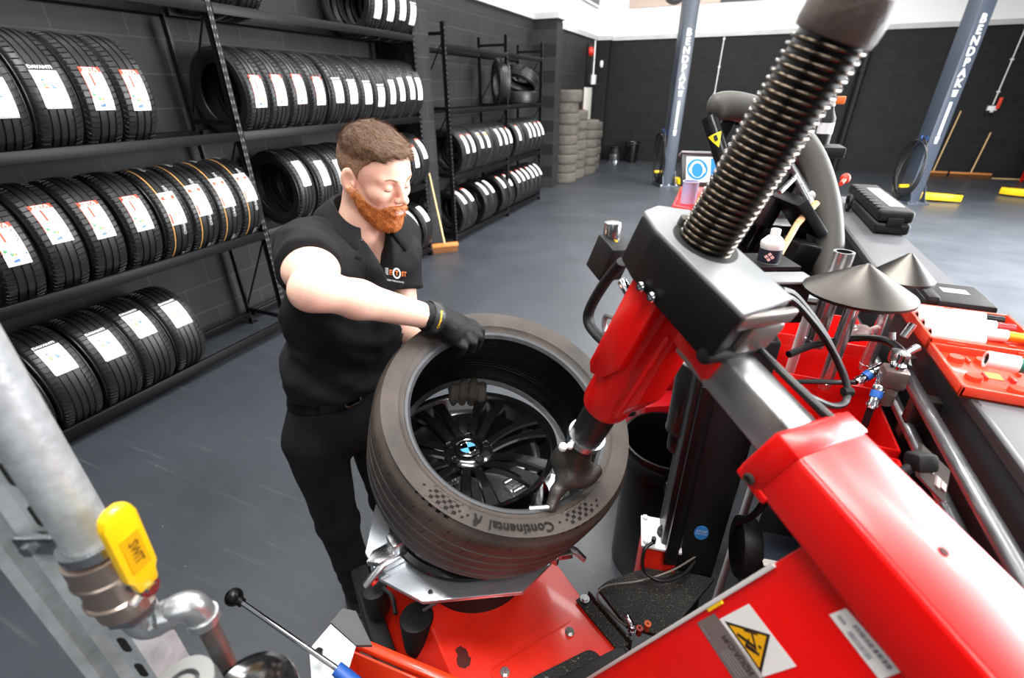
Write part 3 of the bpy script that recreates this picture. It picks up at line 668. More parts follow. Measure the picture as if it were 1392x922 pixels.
# ------------------------------------------------------------------ lift posts
NAVY = mat('lift_post_grey_paint', '#3e4551', rough=.35, var=.08, vscale=3)
HOSE = mat('black_hose', '#0d0d0e', rough=.4)
def lift_post(cx, cy, label, arms):
    psi = R_(28); n = np.array([math.sin(psi), -math.cos(psi), 0]); s = np.array([math.cos(psi), math.sin(psi), 0]); Rf = np.stack([s, -n, ZU], 1)
    t = thing('lift_post', label, 'lift', (cx, cy, 0)); c0 = np.array([cx, cy, 0])
    L_ = lambda a, b, z: c0 + s * a - n * b + ZU * z                      # a: right, b: back
    m = MB(); m.box(L_(0, 0, 2.3), (.26, .26, 4.6), R=Rf, bev=.012); obj('column', m, NAVY, t)
    m = MB(); m.box(L_(0, -.02, .012), (.42, .5, .024), R=Rf, bev=.003); obj('base_plate', m, NAVY, t)
    m = MB()
    for a in (-.17, 0, .17):
        for b_ in (-.22, .19): m.cyl(L_(a, b_, .02), L_(a, b_, .055), .016, seg=6)
    obj('anchor_bolt', m, STEEL, t)
    m = MB()
    for a in (-.14, .135): m.prism([(-.13, 0), (-.24, 0), (-.13, .3)], .012, R=np.stack([-n, ZU, s], 1), c=L_(a, 0, .024)); m.prism([(.13, 0), (.22, 0), (.13, .3)], .012, R=np.stack([-n, ZU, s], 1), c=L_(a, 0, .024))
    obj('gusset', m, NAVY, t)
    Rt = np.stack([s, ZU, n], 1); m = MB(); z = 2.86
    for ch in 'BENDPAK': m.text(ch, .17, R=Rt, c=L_(.0, -.1325, z), sx=1.1, bold=.006); z -= .15
    for k in range(4): m.box(L_(0, -.1325, z + .045 - k * .027), (.1 - .008 * k, .002, .017), R=Rf)
    m.box(L_(0, -.1325, 1.42), (.05, .002, .52), R=Rf)
    for k in range(4): m.box(L_(0, -.1325, 1.13 - k * .03), (.08 - .008 * k, .002, .02), R=Rf)
    obj('lettering', m, LETW, t, smooth=0)
    m = MB(); m.tube([L_(-.14, -.05, 1.06), L_(-.2, -.05, 1.05), L_(-.22, -.05, 1.1), L_(-.22, -.05, 1.16)], .012, 8); m.box(L_(-.135, -.05, 1.08), (.01, .08, .12), R=Rf); hk = obj('hose_hook', m, mat('hook_blue', '#244a8c', rough=.4), t)
    # coil of hose hung on the hook
    h = thing('hose_coil', 'black hose coiled on the hook of the ' + ('left' if cx < 0 else 'right') + ' grey lift post', 'hose', L_(-.2, -.05, .15))
    m = MB()
    for k in range(5):
        q = [L_(-.19 - .018 * k + .03 * math.sin(a * 2 + k), -.05 + (.24 + .012 * k) * math.sin(a), .63 + .05 * math.cos(a) * 0 + .5 * math.cos(a) - .012 * k) for a in np.arange(40) * 2 * PI / 40]
        m.tube(q, .011, 7, closed=True)
    obj('hose', m, HOSE, h)
    m = MB(); m.box(L_(-.22, -.05, .3), (.16, .06, .05), R=Rf, bev=.01); obj('tie', m, YEL, h)
    for (a0, b0, a1, b1, r, lab) in arms:
        p0 = L_(a0, b0, .1); p1 = L_(a1, b1, .085); d = nz(p1 - p0); Ra = np.stack([d, np.cross(ZU, d), ZU], 1); ln = np.linalg.norm(p1 - p0)
        m = MB(); m.prism([(0, -.085), (ln * .8, -.06), (ln, -.03), (ln, .03), (ln * .8, .06), (0, .085)], .11, R=Ra, c=p0 - ZU * .06, bev=.008); q = obj('lift_arm', m, YEL, t); q['label'] = lab
        m = MB(); m.cyl(p1 - d * .05 + ZU * .03, p1 - d * .05 + ZU * .1, .02, seg=14); m.box(p1 - d * .05 + ZU * .11, (.15, .05, .025), R=Ra, bev=.006); obj('lifting_pad', m, BLKM, q)
        m = MB(); m.box(p0 + d * ln * .5 + np.cross(ZU, d) * .076 - ZU * .005, (ln * .3, .004, .045), R=Ra); obj('pull_handle', m, mat('arm_dark', '#5d5230'), q)
    return t
lift_post(-1.2, 11.36, 'left grey two-post lift column with vertical white lettering', [(.25, .12, .34, -.1, .1, 'short yellow lift arm beside the left lift post')])
lift_post(3.23, 11.27, 'right grey two-post lift column with vertical white lettering', [(.2, .15, .88, -.2, .1, 'long yellow lift arm on the right side of the right lift post'), (-.2, .55, -.55, .62, .1, 'yellow lift arm on the left side of the right lift post')])
p0 = Wz(1360, 258, .1); p1 = Wz(1440, 266, .1); q = thing('yellow_hoist', 'yellow hoist beam entering at the right edge of the picture', 'hoist', (p0[0], p0[1], 0)); d = nz(p1 - p0); Ra = np.stack([d, np.cross(ZU, d), ZU], 1)
m = MB(); m.prism([(0, -.04), (.15, -.08), (1.4, -.09), (1.4, .09), (.15, .08), (0, .04)], .12, R=Ra, c=p0 - ZU * .07, bev=.008); obj('arm', m, YEL, q)
m = MB(); m.cyl(p0 + d * .1 + ZU * .03, p0 + d * .1 + ZU * .1, .02, seg=14); m.box(p0 + d * .1 + ZU * .11, (.16, .05, .025), R=Ra, bev=.006); obj('lifting_pad', m, BLKM, q)
# ================================================================== tyre changer
A_ = nz(-.394 * RT + .704 * UP + .591 * FW); S_ = .239 * RT + .699 * UP - .673 * FW; S_ = nz(S_ - A_ * (S_ @ A_)); B_ = np.cross(S_, A_)
RF = np.stack([A_, B_, S_], 1); O_ = W(785, 612, 1.0)
def F(a, b, s): return O_ + A_ * a + B_ * b + S_ * s
def PB(x, y, b): return WP(x, y, O_ + B_ * b, B_)
M_ = V3(.8, -.6, 0); Q_ = V3(.6, .8, 0); RMQ = np.stack([M_, Q_, ZU], 1)
def MQ(m, q, z): return M_ * m + Q_ * q + ZU * z
TC = V3(-.475, .815, 0)                                  # turntable axis
TCm, TCq = TC @ M_, TC @ Q_
mach = thing('tyre_changer', 'red and black tyre changing machine with tilted arm over the wheel', 'tyre changer', (-.3, .55, 0))
REDW = mat('red_bed_paint', '#d9240f', rough=.4, coat=.1, var=.1, vscale=10, bump=.05, bscale=200)
GREYM = mat('machined_aluminium', '#b0b0b0', rough=.3, metal=.9, rvar=.1, vscale=20)
DKST = mat('dark_cast_steel', '#4a4744', rough=.42, metal=.7, var=.2, vscale=30, bump=.1, bscale=150)
SPECK = mat('speckled_black_coating', '#1c1c1b', rough=.7, var=.5, vscale=250, bump=.5, bscale=260)
for nd_ in SPECK.node_tree.nodes:
    if nd_.type == 'VALTORGB': nd_.color_ramp.elements[0].position = .6; nd_.color_ramp.elements[1].position = .7; nd_.color_ramp.elements[0].color = lin('#131312'); nd_.color_ramp.elements[1].color = lin('#a39c86')
BRASS = mat('brass_fitting', '#b8863f', rough=.3, metal=.9)
ORF = mat('orange_push_fitting', '#c2541f', rough=.35)
# --- bed
m = MB(); m.prism([(TCq - .28, 0), (TCq - .28, .46), (TCq - .19, .65), (TCq + .205, .65), (TCq + .205, 0)], 1.2, R=np.stack([Q_, ZU, M_], 1), c=M_ * (TCm - .2), bev=.006)
bed = obj('cabinet', m, REDW, mach)
m = MB(); m.prism([(p[0], p[1]) for p in rrect(.3, .25, .012)], .006, R=RMQ, c=MQ(-.43, .387, .65), bev=.0015)
cp = obj('cover_plate', m, REDW, mach)
for m0, q0 in ((-.556, .292), (-.556, .484), (-.3, .292), (-.3, .484)):
    m = MB(); p = MQ(m0, q0, .656); m.cyl(p, p + ZU * .003, .012, seg=16); m.cyl(p, p + ZU * .01, .009, seg=6); obj('bolt', m, STEEL, cp)
m = MB(); rs = random.Random(3)
m.add([MQ(-.64 + .03 * math.cos(a) * (.7 + .5 * rs.random()), .22 + .018 * math.sin(a) * (.6 + .6 * rs.random()), .6508) for a in np.arange(18) * 2 * PI / 18], [list(range(18))[::-1]])
obj('oil_stain', m, mat('oil_stain', '#4a120c', rough=.4), bed)
# black pad stacks
m = MB(); m.prism(rrect(.24, .075, .03), .03, R=np.stack([nz(Q_ * .98 + M_ * .1), nz(-M_ * .98 + Q_ * .1), ZU], 1), c=MQ(-.462, .385, .655), bev=.006); obj('rubber_pad', m, SPECK, mach)
m = MB(); m.prism(rrect(.2, .12, .02), .06, R=np.stack([nz(Q_ * .98 + M_ * .1), nz(-M_ * .98 + Q_ * .1), ZU], 1), c=MQ(-.395, .455, .655), bev=.008); obj('rubber_block', m, BLKM, mach)
m = MB(); p = MQ(-.478, .36, .685); m.cyl(p, p + ZU * .005, .008, seg=12); obj('pad_screw', m, STEEL, mach)
# turntable pedestal and plate
m = MB(); m.lathe([(0, 0), (.16, 0), (.16, .08), (.11, .1), (.11, .17), (.14, .185), (0, .185)], TC + ZU * .65, seg=40); obj('pedestal', m, BLKM, mach)
PLATE = mat('polished_turntable_steel', '#d3d8de', rough=.24, metal=.9, rvar=.08, vscale=8)
an = [(-163, .285), (-132, .297), (-114, .291), (-88, .275), (-37, .268), (5, .283), (28, .292), (52, .292), (92, .272), (140, .275), (168, .288)]
m = MB(); m.prism([(r * math.cos(R_(a)), r * math.sin(R_(a))) for a, r in an], .012, c=TC + ZU * .838, bev=.002); pl = obj('turntable', m, PLATE, mach)
m = MB(); p = Wz(585, 806, .85); m.cyl(p, p + ZU * .004, .006, seg=12); obj('plate_screw', m, STEEL, pl)
for k, a in enumerate((-121, -8, 62, 150)):
    ar = R_(a); d = V3(math.cos(ar), math.sin(ar), 0); n = np.cross(ZU, d); Rk = np.stack([d, n, ZU], 1)
    m = MB(); m.box(TC + d * .2 + n * .022 + ZU * .862, (.15, .014, .024), R=Rk, bev=.004); m.box(TC + d * .2 - n * .022 + ZU * .862, (.15, .014, .024), R=Rk, bev=.004); m.box(TC + d * .19 + ZU * .857, (.13, .036, .012), R=Rk, bev=.003)
    cl = obj('clamp_slide', m, STEEL, mach)
    m = MB(); m.prism([(-.02, -.022), (.03, -.022), (.055, 0), (.03, .022), (-.02, .022)], .018, R=Rk, c=TC + d * .25 + ZU * .868, bev=.004); m.box(TC + d * .225 + ZU * .895, (.035, .05, .04), R=Rk, bev=.008); obj('clamp_jaw', m, STEEL, cl)
    m = MB(); m.tube([TC + d * .27 + n * .02 + ZU * .872, TC + d * .3 + n * .028 + ZU * .862, TC + d * .325 + n * .03 + ZU * .845], [.012, .011, .009], 10, flat=.6); obj('clamp_lever', m, STEEL, cl)
# left edge furniture of the bed
m = MB(); p = Wz(566, 838, .66); m.cyl(p - ZU * .12, p, .045, seg=28, bev=.006); m.cyl(p - ZU * .2, p - ZU * .12, .032, seg=20); obj('pedal_post', m, BLKM, mach)
m = MB(); p = Wz(576, 830, .665); m.cyl(p, p + V3(.035, .02, .03), .005, seg=10); obj('lock_pin', m, STEEL, mach)
m = MB(); p = Wz(600, 885, .57); m.box(p, (.1, .045, .003), R=np.stack([M_, nz(V3(0, 0, 0) + Q_ * .43 + ZU * .9), np.cross(M_, nz(Q_ * .43 + ZU * .9))], 1)); obj('pale_patch', m, mat('pale_red_patch', '#d99a80', rough=.5), mach)  # small flat patch, paler than the red bed side
m = MB(); p = Wz(540, 860, .5); m.box(p + V3(-.05, -.02, -.2), (.5, .055, .4), R=RMQ, bev=.01); m.cyl(Wz(508, 800, .62) - ZU * .1, Wz(508, 800, .62), .036, seg=24, bev=.01)
obj('side_arm_housing', m, BLKM, mach)
m = MB(); m.tube([Wz(511, 793, .66), Wz(506, 787, .67), Wz(511, 782, .68)], .012, 8); obj('red_band', m, REDW, mach)
m = MB(); m.tube(bez([Wz(521, 800, .66), Wz(533, 812, .66), Wz(538, 835, .66)]), .006, 8); obj('cable', m, HOSE, mach)
# --- bead breaker box at front left
lip0 = Wz(484, 870, .76); lip1 = Wz(640, 935, .76); dl = nz(lip1 - lip0); nl = np.cross(ZU, dl); RL = np.stack([dl, nl, ZU], 1); ln = np.linalg.norm(lip1 - lip0)
m = MB(); m.box(lip0 + dl * ln / 2 + ZU * -.012 , (ln, .022, .024), R=RL, bev=.005); m.box(lip0 + dl * ln / 2 - nl * .02 - ZU * .1, (ln, .006, .18), R=RL, bev=.002); m.box(lip0 + dl * ln / 2 - nl * .09 - ZU * .19, (ln, .15, .006), R=RL)
m.box(lip0 - nl * .08 - ZU * .1, (.006, .16, .18), R=RL, bev=.002)
obj('bead_breaker_tray', m, mat('orange_red_paint', '#dc3a12', rough=.35, coat=.3), mach)
lv = MB(); b0 = W(318, 812, .97); b1 = W(462, 912, .88)
lv.cyl(b0, b1, .0052, seg=12); o = obj('lever_rod', lv, CHROME, mach)
m = MB(); m.sphere(b0, .0175, 24, 14); m.cyl(b0, b0 + nz(b1 - b0) * .024, .009, seg=14); obj('lever_ball', m, DRUM, o)
m = MB(); m.tube([b1 - nz(b1 - b0) * .008, b1 + nz(b1 - b0) * .06 - ZU * .02], [.0125, .0145], 16); obj('blue_grip', m, mat('blue_grip', '#1f4f9c', rough=.45), o)
m = MB(); q4 = [W(x, y, d) for x, y, d in ((421, 884, .98), (450, 850, 1.02), (484, 880, .99), (470, 925, .94), (425, 940, .92))]
n5 = nz(np.cross(q4[1] - q4[0], q4[2] - q4[0])); m.add(q4 + [p - n5 * .004 for p in q4], [[0, 1, 2, 3, 4], [9, 8, 7, 6, 5]] + [[i, i + 5, (i + 1) % 5 + 5, (i + 1) % 5] for i in range(5)]); obj('grey_guard_plate', m, mat('pale_grey_paint', '#c4c9cb', rough=.5), mach)
m = MB(); q4 = [W(x, y, d) for x, y, d in ((450, 849, 1.025), (466, 830, 1.05), (484, 834, 1.05), (506, 880, 1.0), (484, 880, .995))]
n5 = nz(np.cross(q4[1] - q4[0], q4[2] - q4[0])); m.add(q4 + [p - n5 * .012 for p in q4], [[0, 1, 2, 3, 4], [9, 8, 7, 6, 5]] + [[i, i + 5, (i + 1) % 5 + 5, (i + 1) % 5] for i in range(5)]); obj('rubber_flap', m, mat('dark_grey_rubber', '#4b4b4c', rough=.7), mach)
m = MB(); p = W(434, 886, .95); m.lathe([(0, 0), (.009, 0), (.009, .006), (0, .006)], p, -FW, 16); obj('plate_nut', m, STEEL, mach)
# --- tilting column and arm
CB = .0555
m = MB(); m.box(F(-.6, 0, -.2), (.5, 2 * CB, 1.16), R=RF, bev=.006); obj('column', m, RED, mach)
m = MB(); m.box(F(-.3515, CB + .001, -.15), (.0055, .004, .95), R=RF, bev=.001); ed = obj('edge_trim', m, mat('trim_pale', '#b9b4b2', rough=.45), mach)
m = MB(); m.box(F(-.3565, CB + .0012, .19), (.004, .003, .035), R=RF); obj('yellow_tape', m, YEL, ed)
m = MB(); m.box(F(-.62, 0, .417), (.74, .1307, .0758), R=RF, bev=.007, seg=3); ba = obj('arm_beam', m, RED, mach)
m = MB(); m.box(F(-.2695, 0, .418), (.031, .134, .079), R=RF, bev=.003); m.box(F(-.275, 0, .381), (.045, .134, .012), R=RF, bev=.003); obj('arm_collar', m, RED, mach)
m = MB(); p = F(-.262, .0705, .385); m.lathe([(0, 0), (.007, 0), (.007, .003), (.0045, .004), (.0045, .001), (0, .001)], PB(1019, 651, .0685), B_, 18); obj('pivot_bolt', m, DKST, mach)
p = WP(1283, 750, F(0, 0, .4555), S_); m = MB(); m.lathe([(0, 0), (.0045, 0), (.0045, .0006), (0, .0006)], p, S_, 18); obj('drain_hole', m, mat('hole_dark', '#3a0705', rough=.8), ba)
# stickers on the column side
def quadmap(c, off):
    c = [PB(x, y, CB + off) for x, y in c]
    def fn(u, v, w=0): return (c[0] * (1 - u) * (1 - v) + c[1] * u * (1 - v) + c[2] * u * v + c[3] * (1 - u) * v) + B_ * w
    return fn
def qrect(m, fn, u0, u1, v0, v1, w, mi): m.add([fn(u0, v0, w), fn(u1, v0, w), fn(u1, v1, w), fn(u0, v1, w)], [[0, 1, 2, 3]], mi)
def qtext(m, fn, txt, size, u, v, w, mi, asp=1.0, rot=0, bold=0):
    c, s = math.cos(rot), math.sin(rot); m.text(txt, size, fn=lambda x, y, z: fn(u + (x * c - y * s) / asp, v + (x * s + y * c), w), mi=mi, bold=bold)
SM = [WHT, mat('hazard_yellow', '#f2b100', rough=.5), BLKP, mat('silver_label', '#6f6866', rough=.4), GRYP, REDP]
fn = quadmap([(1036, 922 + 0), (977, 842), (1018, 821), (1083, 906)], .0006)    # u up the long side, v across
fnw = quadmap([(978, 842), (1018, 821), (1083, 906), (1033, 922)], .0006)      # white label
m = MB(); qrect(m, fnw, 0, 1, 0, 1, 0, 0)
tri = [V3(*PB(x, y, CB + .0009)) for x, y in ((985, 844.5), (1047, 863), (1035, 916))]
cen = sum(tri) / 3
m.add(tri, [[0, 2, 1]], 2); m.add([cen + (p - cen) * .82 + B_ * .0003 for p in tri], [[0, 2, 1]], 1)
def ln2(a, b, w):
    a = PB(*a, CB + .0015); b = PB(*b, CB + .0015); t = nz(b - a); n = np.cross(B_, t) * w; m.add([a - n, b - n, b + n, a + n], [[0, 1, 2, 3]], 2)
for a, b, w_ in (((1002, 862), (1026, 880), .0022), ((1011, 857), (1030, 863), .0011), ((1022, 861), (1028, 884), .0014), ((1013, 877), (1026, 886), .003), ((1024, 884), (1032, 891), .0022), ((1018, 869), (1015, 878), .001)): ln2(a, b, w_)
m.lathe([(0, 0), (.0022, 0), (.0022, .0004), (0, .0004)], PB(1033, 880, CB + .0014), B_, 10, mi=2)
obj('hazard_sticker', m, SM, mach, smooth=0)
fs = quadmap([(947, 847), (971, 834), (1040, 922), (1004, 934)], .0006); m = MB(); qrect(m, fs, 0, 1, 0, 1, 0, 3)
qtext(m, fs, 'PRO-ALIGN', .115, .72, .62, .0004, 2, asp=.35, rot=PI / 2)
for k in range(4): qrect(m, fs, .18 + .11 * k, .2 + .11 * k, .5, .9, .0003, 4)
qrect(m, fs, .1, .12, .06, .3, .0003, 4)
obj('maker_sticker', m, SM, mach, smooth=0)
fw_ = quadmap([(1127, 836), (1150, 827), (1225, 914), (1196, 925)], .0006); m = MB(); qrect(m, fw_, 0, 1, 0, 1, 0, 0)
rs = random.Random(5)
for k in range(26):
    v = .26 + k * .026; qrect(m, fw_, .62, .86, v, v + .008 + .012 * rs.random(), .0003, 4 if k % 3 else 2)
    if k < 16: qrect(m, fw_, .16, .42, v + .05, v + .06 + .012 * rs.random(), .0003, 4)
qrect(m, fw_, .3, .5, .06, .2, .0003, 4)
obj('serial_label', m, SM, mach, smooth=0)
# inner arm, head block
m = MB(); m.box(F(-.2, 0, .416), (.26, .055, .056), R=RF, bev=.004); obj('inner_arm', m, GREYM, mach)
m = MB(); m.tube([F(-.12, -.036, .448), F(-.2, -.037, .449), F(-.262, -.038, .452)], .0055, 10); m.tube([F(-.12, -.047, .44), F(-.2, -.049, .44), F(-.262, -.05, .44)], .004, 10); obj('air_line', m, HOSE, mach)
hp = [(-.138, .062), (.036, .062), (.082, .05), (.097, .012), (.084, -.045), (.05, -.052), (-.122, -.05)]
m = MB(); m.prism(hp[::-1], .078, R=RF, c=F(0, 0, .441), bev=.004); hb = obj('head_block', m, mat('head_block_black', '#060607', rough=.5, spec=.25, bump=.05, bscale=300), mach)
m = MB(); hc = V3(*hp[0], 0); m.prism([(p[0] * 1.0, p[1] - .0005 * np.sign(p[1])) for p in hp][::-1], .008, R=RF, c=F(0, 0, .5185), bev=.003); obj('head_top_plate', m, mat('brushed_top_plate', '#858789', rough=.45, metal=.5, rvar=.1, vscale=16), hb)
m = MB(); m.box(F(-.135, .004, .51), (.012, .104, .022), R=RF, bev=.005); m.box(F(-.128, -.012, .475), (.028, .07, .05), R=RF, bev=.01); obj('end_cap', m, mat('end_cap_grey', '#77706c', rough=.3, metal=.5), hb)
m = MB(); m.lathe([(.037, 0), (.047, 0), (.047, .0015), (.037, .0015)], F(0, 0, .5262), S_, 36); m.lathe([(0, 0), (.044, 0), (.044, .002), (0, .002)], F(0, 0, .525), S_, 36); obj('shaft_recess', m, mat('recess_dark', '#0a0a0a', rough=.6), hb)
for x, y in ((873, 390), (887.5, 404)):
    m = MB(); p = PB(x, y, .063); m.lathe([(0, 0), (.0075, 0), (.0075, .004), (.006, .006), (.0035, .006), (.003, .003), (0, .003)], p, B_, 18); obj('cap_screw', m, CHROME, hb)
m = MB(); p = PB(857, 402, .03); m.cyl(p, p + A_ * .03 + S_ * .006, .008, seg=14, bev=.002); m.cyl(p - A_ * .004 - S_ * .02, p + A_ * .006 + S_ * .004, .007, seg=12); obj('cylinder_rod_end', m, CHROME, mach)
m = MB(); p = F(-.128, .0, .447); m.cyl(p - B_ * .045, p + B_ * .062, .012, seg=18, bev=.002); obj('block_pin', m, BLKM, mach)
m = MB(); m.lathe([(0, 0), (.009, 0), (.009, .012), (.005, .014), (0, .014)], WP(928, 306, F(0, 0, .5265), S_), S_, 14); obj('grease_plug', m, DKST, mach)
# red tool-shaft mount
m = MB(); m.lathe([(.036, .155), (.043, .158), (.046, .17), (.046, .27), (.04, .29), (.04, .435), (.03, .435)], F(0, 0, 0), S_, 40); obj('shaft_sleeve', m, RED, mach, smooth=50)
m = MB(); m.prism([(-.024, .44), (.039, .44), (.039, .252), (.026, .236), (-.002, .252), (-.024, .3)], .02, R=np.stack([A_, S_, -B_], 1), c=F(0, .055, 0), bev=.004); obj('mount_plate', m, RED, mach)
m = MB(); m.prism([(-.02, .435), (-.136, .437), (-.136, .388), (-.062, .4), (-.072, .26), (-.05, .2), (-.02, .18)], .055, R=np.stack([A_, S_, -B_], 1), c=F(0, .028, 0), bev=.005); obj('mount_wing', m, RED, mach)
m = MB(); m.box(F(-.052, .0275, .3), (.01, .012, .2), R=RF, bev=.004); m.box(F(-.1, .03, .418), (.075, .006, .034), R=RF, bev=.002); obj('mount_rib', m, RED, mach)
# shaft, spring, cap
m = MB(); m.lathe([(.03, .03), (.0335, .03), (.0335, .16), (.0335, .3), (0, .3)], F(0, 0, 0), S_, 36); sh = obj('tool_shaft', m, mat('shaft_black_sleeve', '#131313', rough=.45), mach)
m = MB(); m.lathe([(0, .3), (.0335, .3), (.0335, .78), (0, .78)], F(0, 0, 0), S_, 28); obj('hex_shaft', m, mat('oiled_dark_steel', '#0d0b0a', rough=.35, metal=.3, var=.3, vscale=40), mach, smooth=40)
m = MB(); n = 30 * 22; sp = []
for i in range(n + 1):
    t = i / n; a = 2 * PI * 30 * t; sp.append(F(.0362 * math.cos(a), .0362 * math.sin(a), .522 + .253 * t))
m.tube(sp, .0022, 8); obj('return_spring', m, mat('spring_steel', '#4f463d', rough=.16, metal=1, var=.25, vscale=60), mach, smooth=180)
m = MB(); m.lathe([(0, .774), (.03, .774), (.0385, .776), (.04, .782), (.04, .808), (.038, .815), (.03, .818), (.026, .816), (0, .816)], F(0, 0, 0), S_, 40); obj('spring_cap', m, mat('brown_rubber_cap', '#4a403a', rough=.5, bump=.15, bscale=90), mach, smooth=50)
# mount head tool: cast duck head
def tool_fn(p):
    c = lambda x, y, d: W(x, y, d)
    d = sd_cap(p, F(0, 0, -.03), F(0, 0, .03), .034, .031)
    d = smin(d, sd_cap(p, F(0, 0, -.035), F(.0, 0, -.045), .041, .041), .006)
    a, b_, c_ = c(772, 648, 1.01), c(757, 668, 1.0), c(749, 690, .99)
    d = smin(d, sd_cap(p, F(.005, 0, -.05), a, .03, .02), .02)
    d = smin(d, sd_cap(p, a, b_, .019, .014), .015); d = smin(d, sd_cap(p, b_, c_, .013, .0125), .01)
    d = smin(d, sd_ell(p, c(790, 646, 1.02), (.045, .03, .018), rot_to(S_, A_)), .015)
    d = smin(d, sd_cap(p, c(790, 645, 1.03), c(811, 640, 1.04), .016, .012), .014)
    return d
lo = np.min([F(0, 0, 0) - .16, W(720, 700, 1) - .05], 0); hi = F(0, 0, .05) + .1
v, f = surface_nets(tool_fn, F(0, 0, -.06) - .14, F(0, 0, 0) + .11, .0034)
m = MB(); m.add(v, f); obj('mount_head', m, DKST, mach, smooth=180)
m = MB(); p0 = W(748, 690, .985); p1 = W(722, 692, .985); m.cyl(p0, p1, .0062, seg=16); m.cyl(p1, p1 + nz(p1 - p0) * .003, .0075, seg=16); obj('head_pin', m, STEEL, mach)
m = MB()
m.lathe([(.0335, .045), (.039, .045), (.039, .06), (.0335, .06)], F(0, 0, 0), S_, 36); obj('collar_ring', m, STEEL, sh)
m = MB(); p = W(764, 610, .955); m.cyl(p, p + RT * .0 + S_ * .012, .0085, seg=16, bev=.002); p = W(774, 608, .955); m.cyl(p, p + S_ * .01, .007, seg=16, bev=.002); obj('plastic_insert', m, WHP, mach)
# handle at the head
m = MB(); hpts = bez([PB(846, 356, .03), PB(822, 385, .03), PB(802, 420, .03), PB(801, 440, .03), PB(812, 456, .03), PB(826, 468, .03)], 30); m.tube(hpts, .0115, 12, flat=.75); hd = obj('hand_grip', m, BLKM, mach, smooth=60)
m = MB(); m.tube(bez([PB(836, 432, .03), PB(824, 430, .026), PB(822, 448, .026), PB(832, 462, .026)], 16), .005, 8); obj('grip_trigger', m, mat('trigger_grey', '#8d8f91', rough=.35, metal=.4), hd)
m = MB(); m.box(W(829, 350, .86), (.052, .05, .07), R=RF, bev=.004); vb = obj('air_valve_box', m, BLKM, mach)
p = W(831, 326, .85); m = MB(); m.cyl(p, p + ZU * .032, .0155, seg=28, bev=.002); obj('valve_button', m, STEEL, vb)
m = MB(); p = W(836, 332, .84); m.cyl(p, p + ZU * .006, .005, seg=10); obj('yellow_marker', m, YEL, vb)

# --- assist tower with granite-look tray
tw = mach
def tower_box(m, x0, x1, y0, y1, z0, z1, **k): m.box(((x0 + x1) / 2, (y0 + y1) / 2, (z0 + z1) / 2), (x1 - x0, y1 - y0, z1 - z0), **k)
t0 = Wz(892, 770, .62); t1 = Wz(968, 785, .62); tx_ = nz(V3(t1[0] - t0[0], t1[1] - t0[1], 0)); ty_ = np.cross(ZU, tx_); RTW = np.stack([tx_, ty_, ZU], 1); tw_w = np.linalg.norm(t1 - t0)
m = MB(); m.box(t0 + tx_ * tw_w / 2 + ty_ * .05 + ZU * .39, (tw_w, .1, .8), R=RTW, bev=.006); obj('assist_tower', m, mat('tower_black', '#151516', rough=.35, var=.2, vscale=4), mach)
m = MB(); m.box(t0 + tx_ * .03 - ty_ * .012 + ZU * .36, (.035, .03, .62), R=RTW, bev=.003); obj('tower_rail', m, BLK, mach)
c0 = W(933, 560, 1.28); m = MB(); m.cyl(c0 - ZU * .06, c0 + ZU * .16, .045, seg=28, bev=.004); m.cyl(c0 - ZU * .13, c0 - ZU * .07, .034, seg=24, bev=.006); m.cyl(c0 - ZU * .06, c0 - ZU * .052, .047, seg=28); obj('assist_carriage', m, mat('carriage_black', '#1a1a1c', rough=.28), mach)
bx = Wz(897, 732, .72); m = MB(); m.box(bx + V3(0, .02, -.005), (.115, .115, .01), R=RTW, bev=.002); act = obj('cylinder_plate', m, mat('pale_plate', '#dedfdf', rough=.35), mach)
m = MB(); m.box(bx + V3(0, .02, -.14), (.1, .1, .26), R=RTW, bev=.003); obj('cylinder_body', m, REDW, mach)
for a in (-.045, .045):
    for b_ in (-.045, .045):
        m = MB(); p = bx + V3(0, .02, 0) + tx_ * a + ty_ * b_; m.cyl(p, p + ZU * .01, .008, seg=6); obj('plate_bolt', m, STEEL, act)
r0 = bx + V3(.008, .02, 0); m = MB(); m.cyl(r0, c0 - ZU * .1, .0085, seg=16); obj('piston_rod', m, CHROME, mach)
m = MB(); m.cyl(r0, r0 + ZU * .016, .02, seg=20, bev=.003); m.cyl(r0, r0 + ZU * .03, .012, seg=16); obj('rod_seal', m, BLKM, mach)
# blue oval notice
p = t0 + tx_ * (tw_w * .62) - ty_ * .0006 + ZU * .175; m = MB(); Ro_ = np.stack([tx_, ZU, -ty_], 1)
m.prism([(.019 * math.cos(a), .027 * math.sin(a)) for a in np.arange(28) * 2 * PI / 28], .001, R=Ro_, c=p, mi=0); m.text('STOP', .012, R=Ro_, c=p - ty_ * .0014 + ZU * .006, mi=1); m.text('KEEP CLEAR', .0058, R=Ro_, c=p - ty_ * .0014 - ZU * .004, mi=1)
obj('notice_sticker', m, [mat('notice_blue', '#2f8fdc', rough=.4), WHT], mach, smooth=0)
m = MB(); pp = [Wz(x, y, .62) for x, y in ((813, 800), (826, 790), (890, 768), (971, 787), (905, 866), (852, 850))]; v = [p for p in pp] + [p - ZU * .015 for p in pp]; m.add(v, [[5, 4, 3, 2, 1, 0], [6, 7, 8, 9, 10, 11]] + [[i, (i + 1) % 6, (i + 1) % 6 + 6, i + 6] for i in range(6)]); obj('speckled_shelf', m, SPECK, mach, smooth=0)
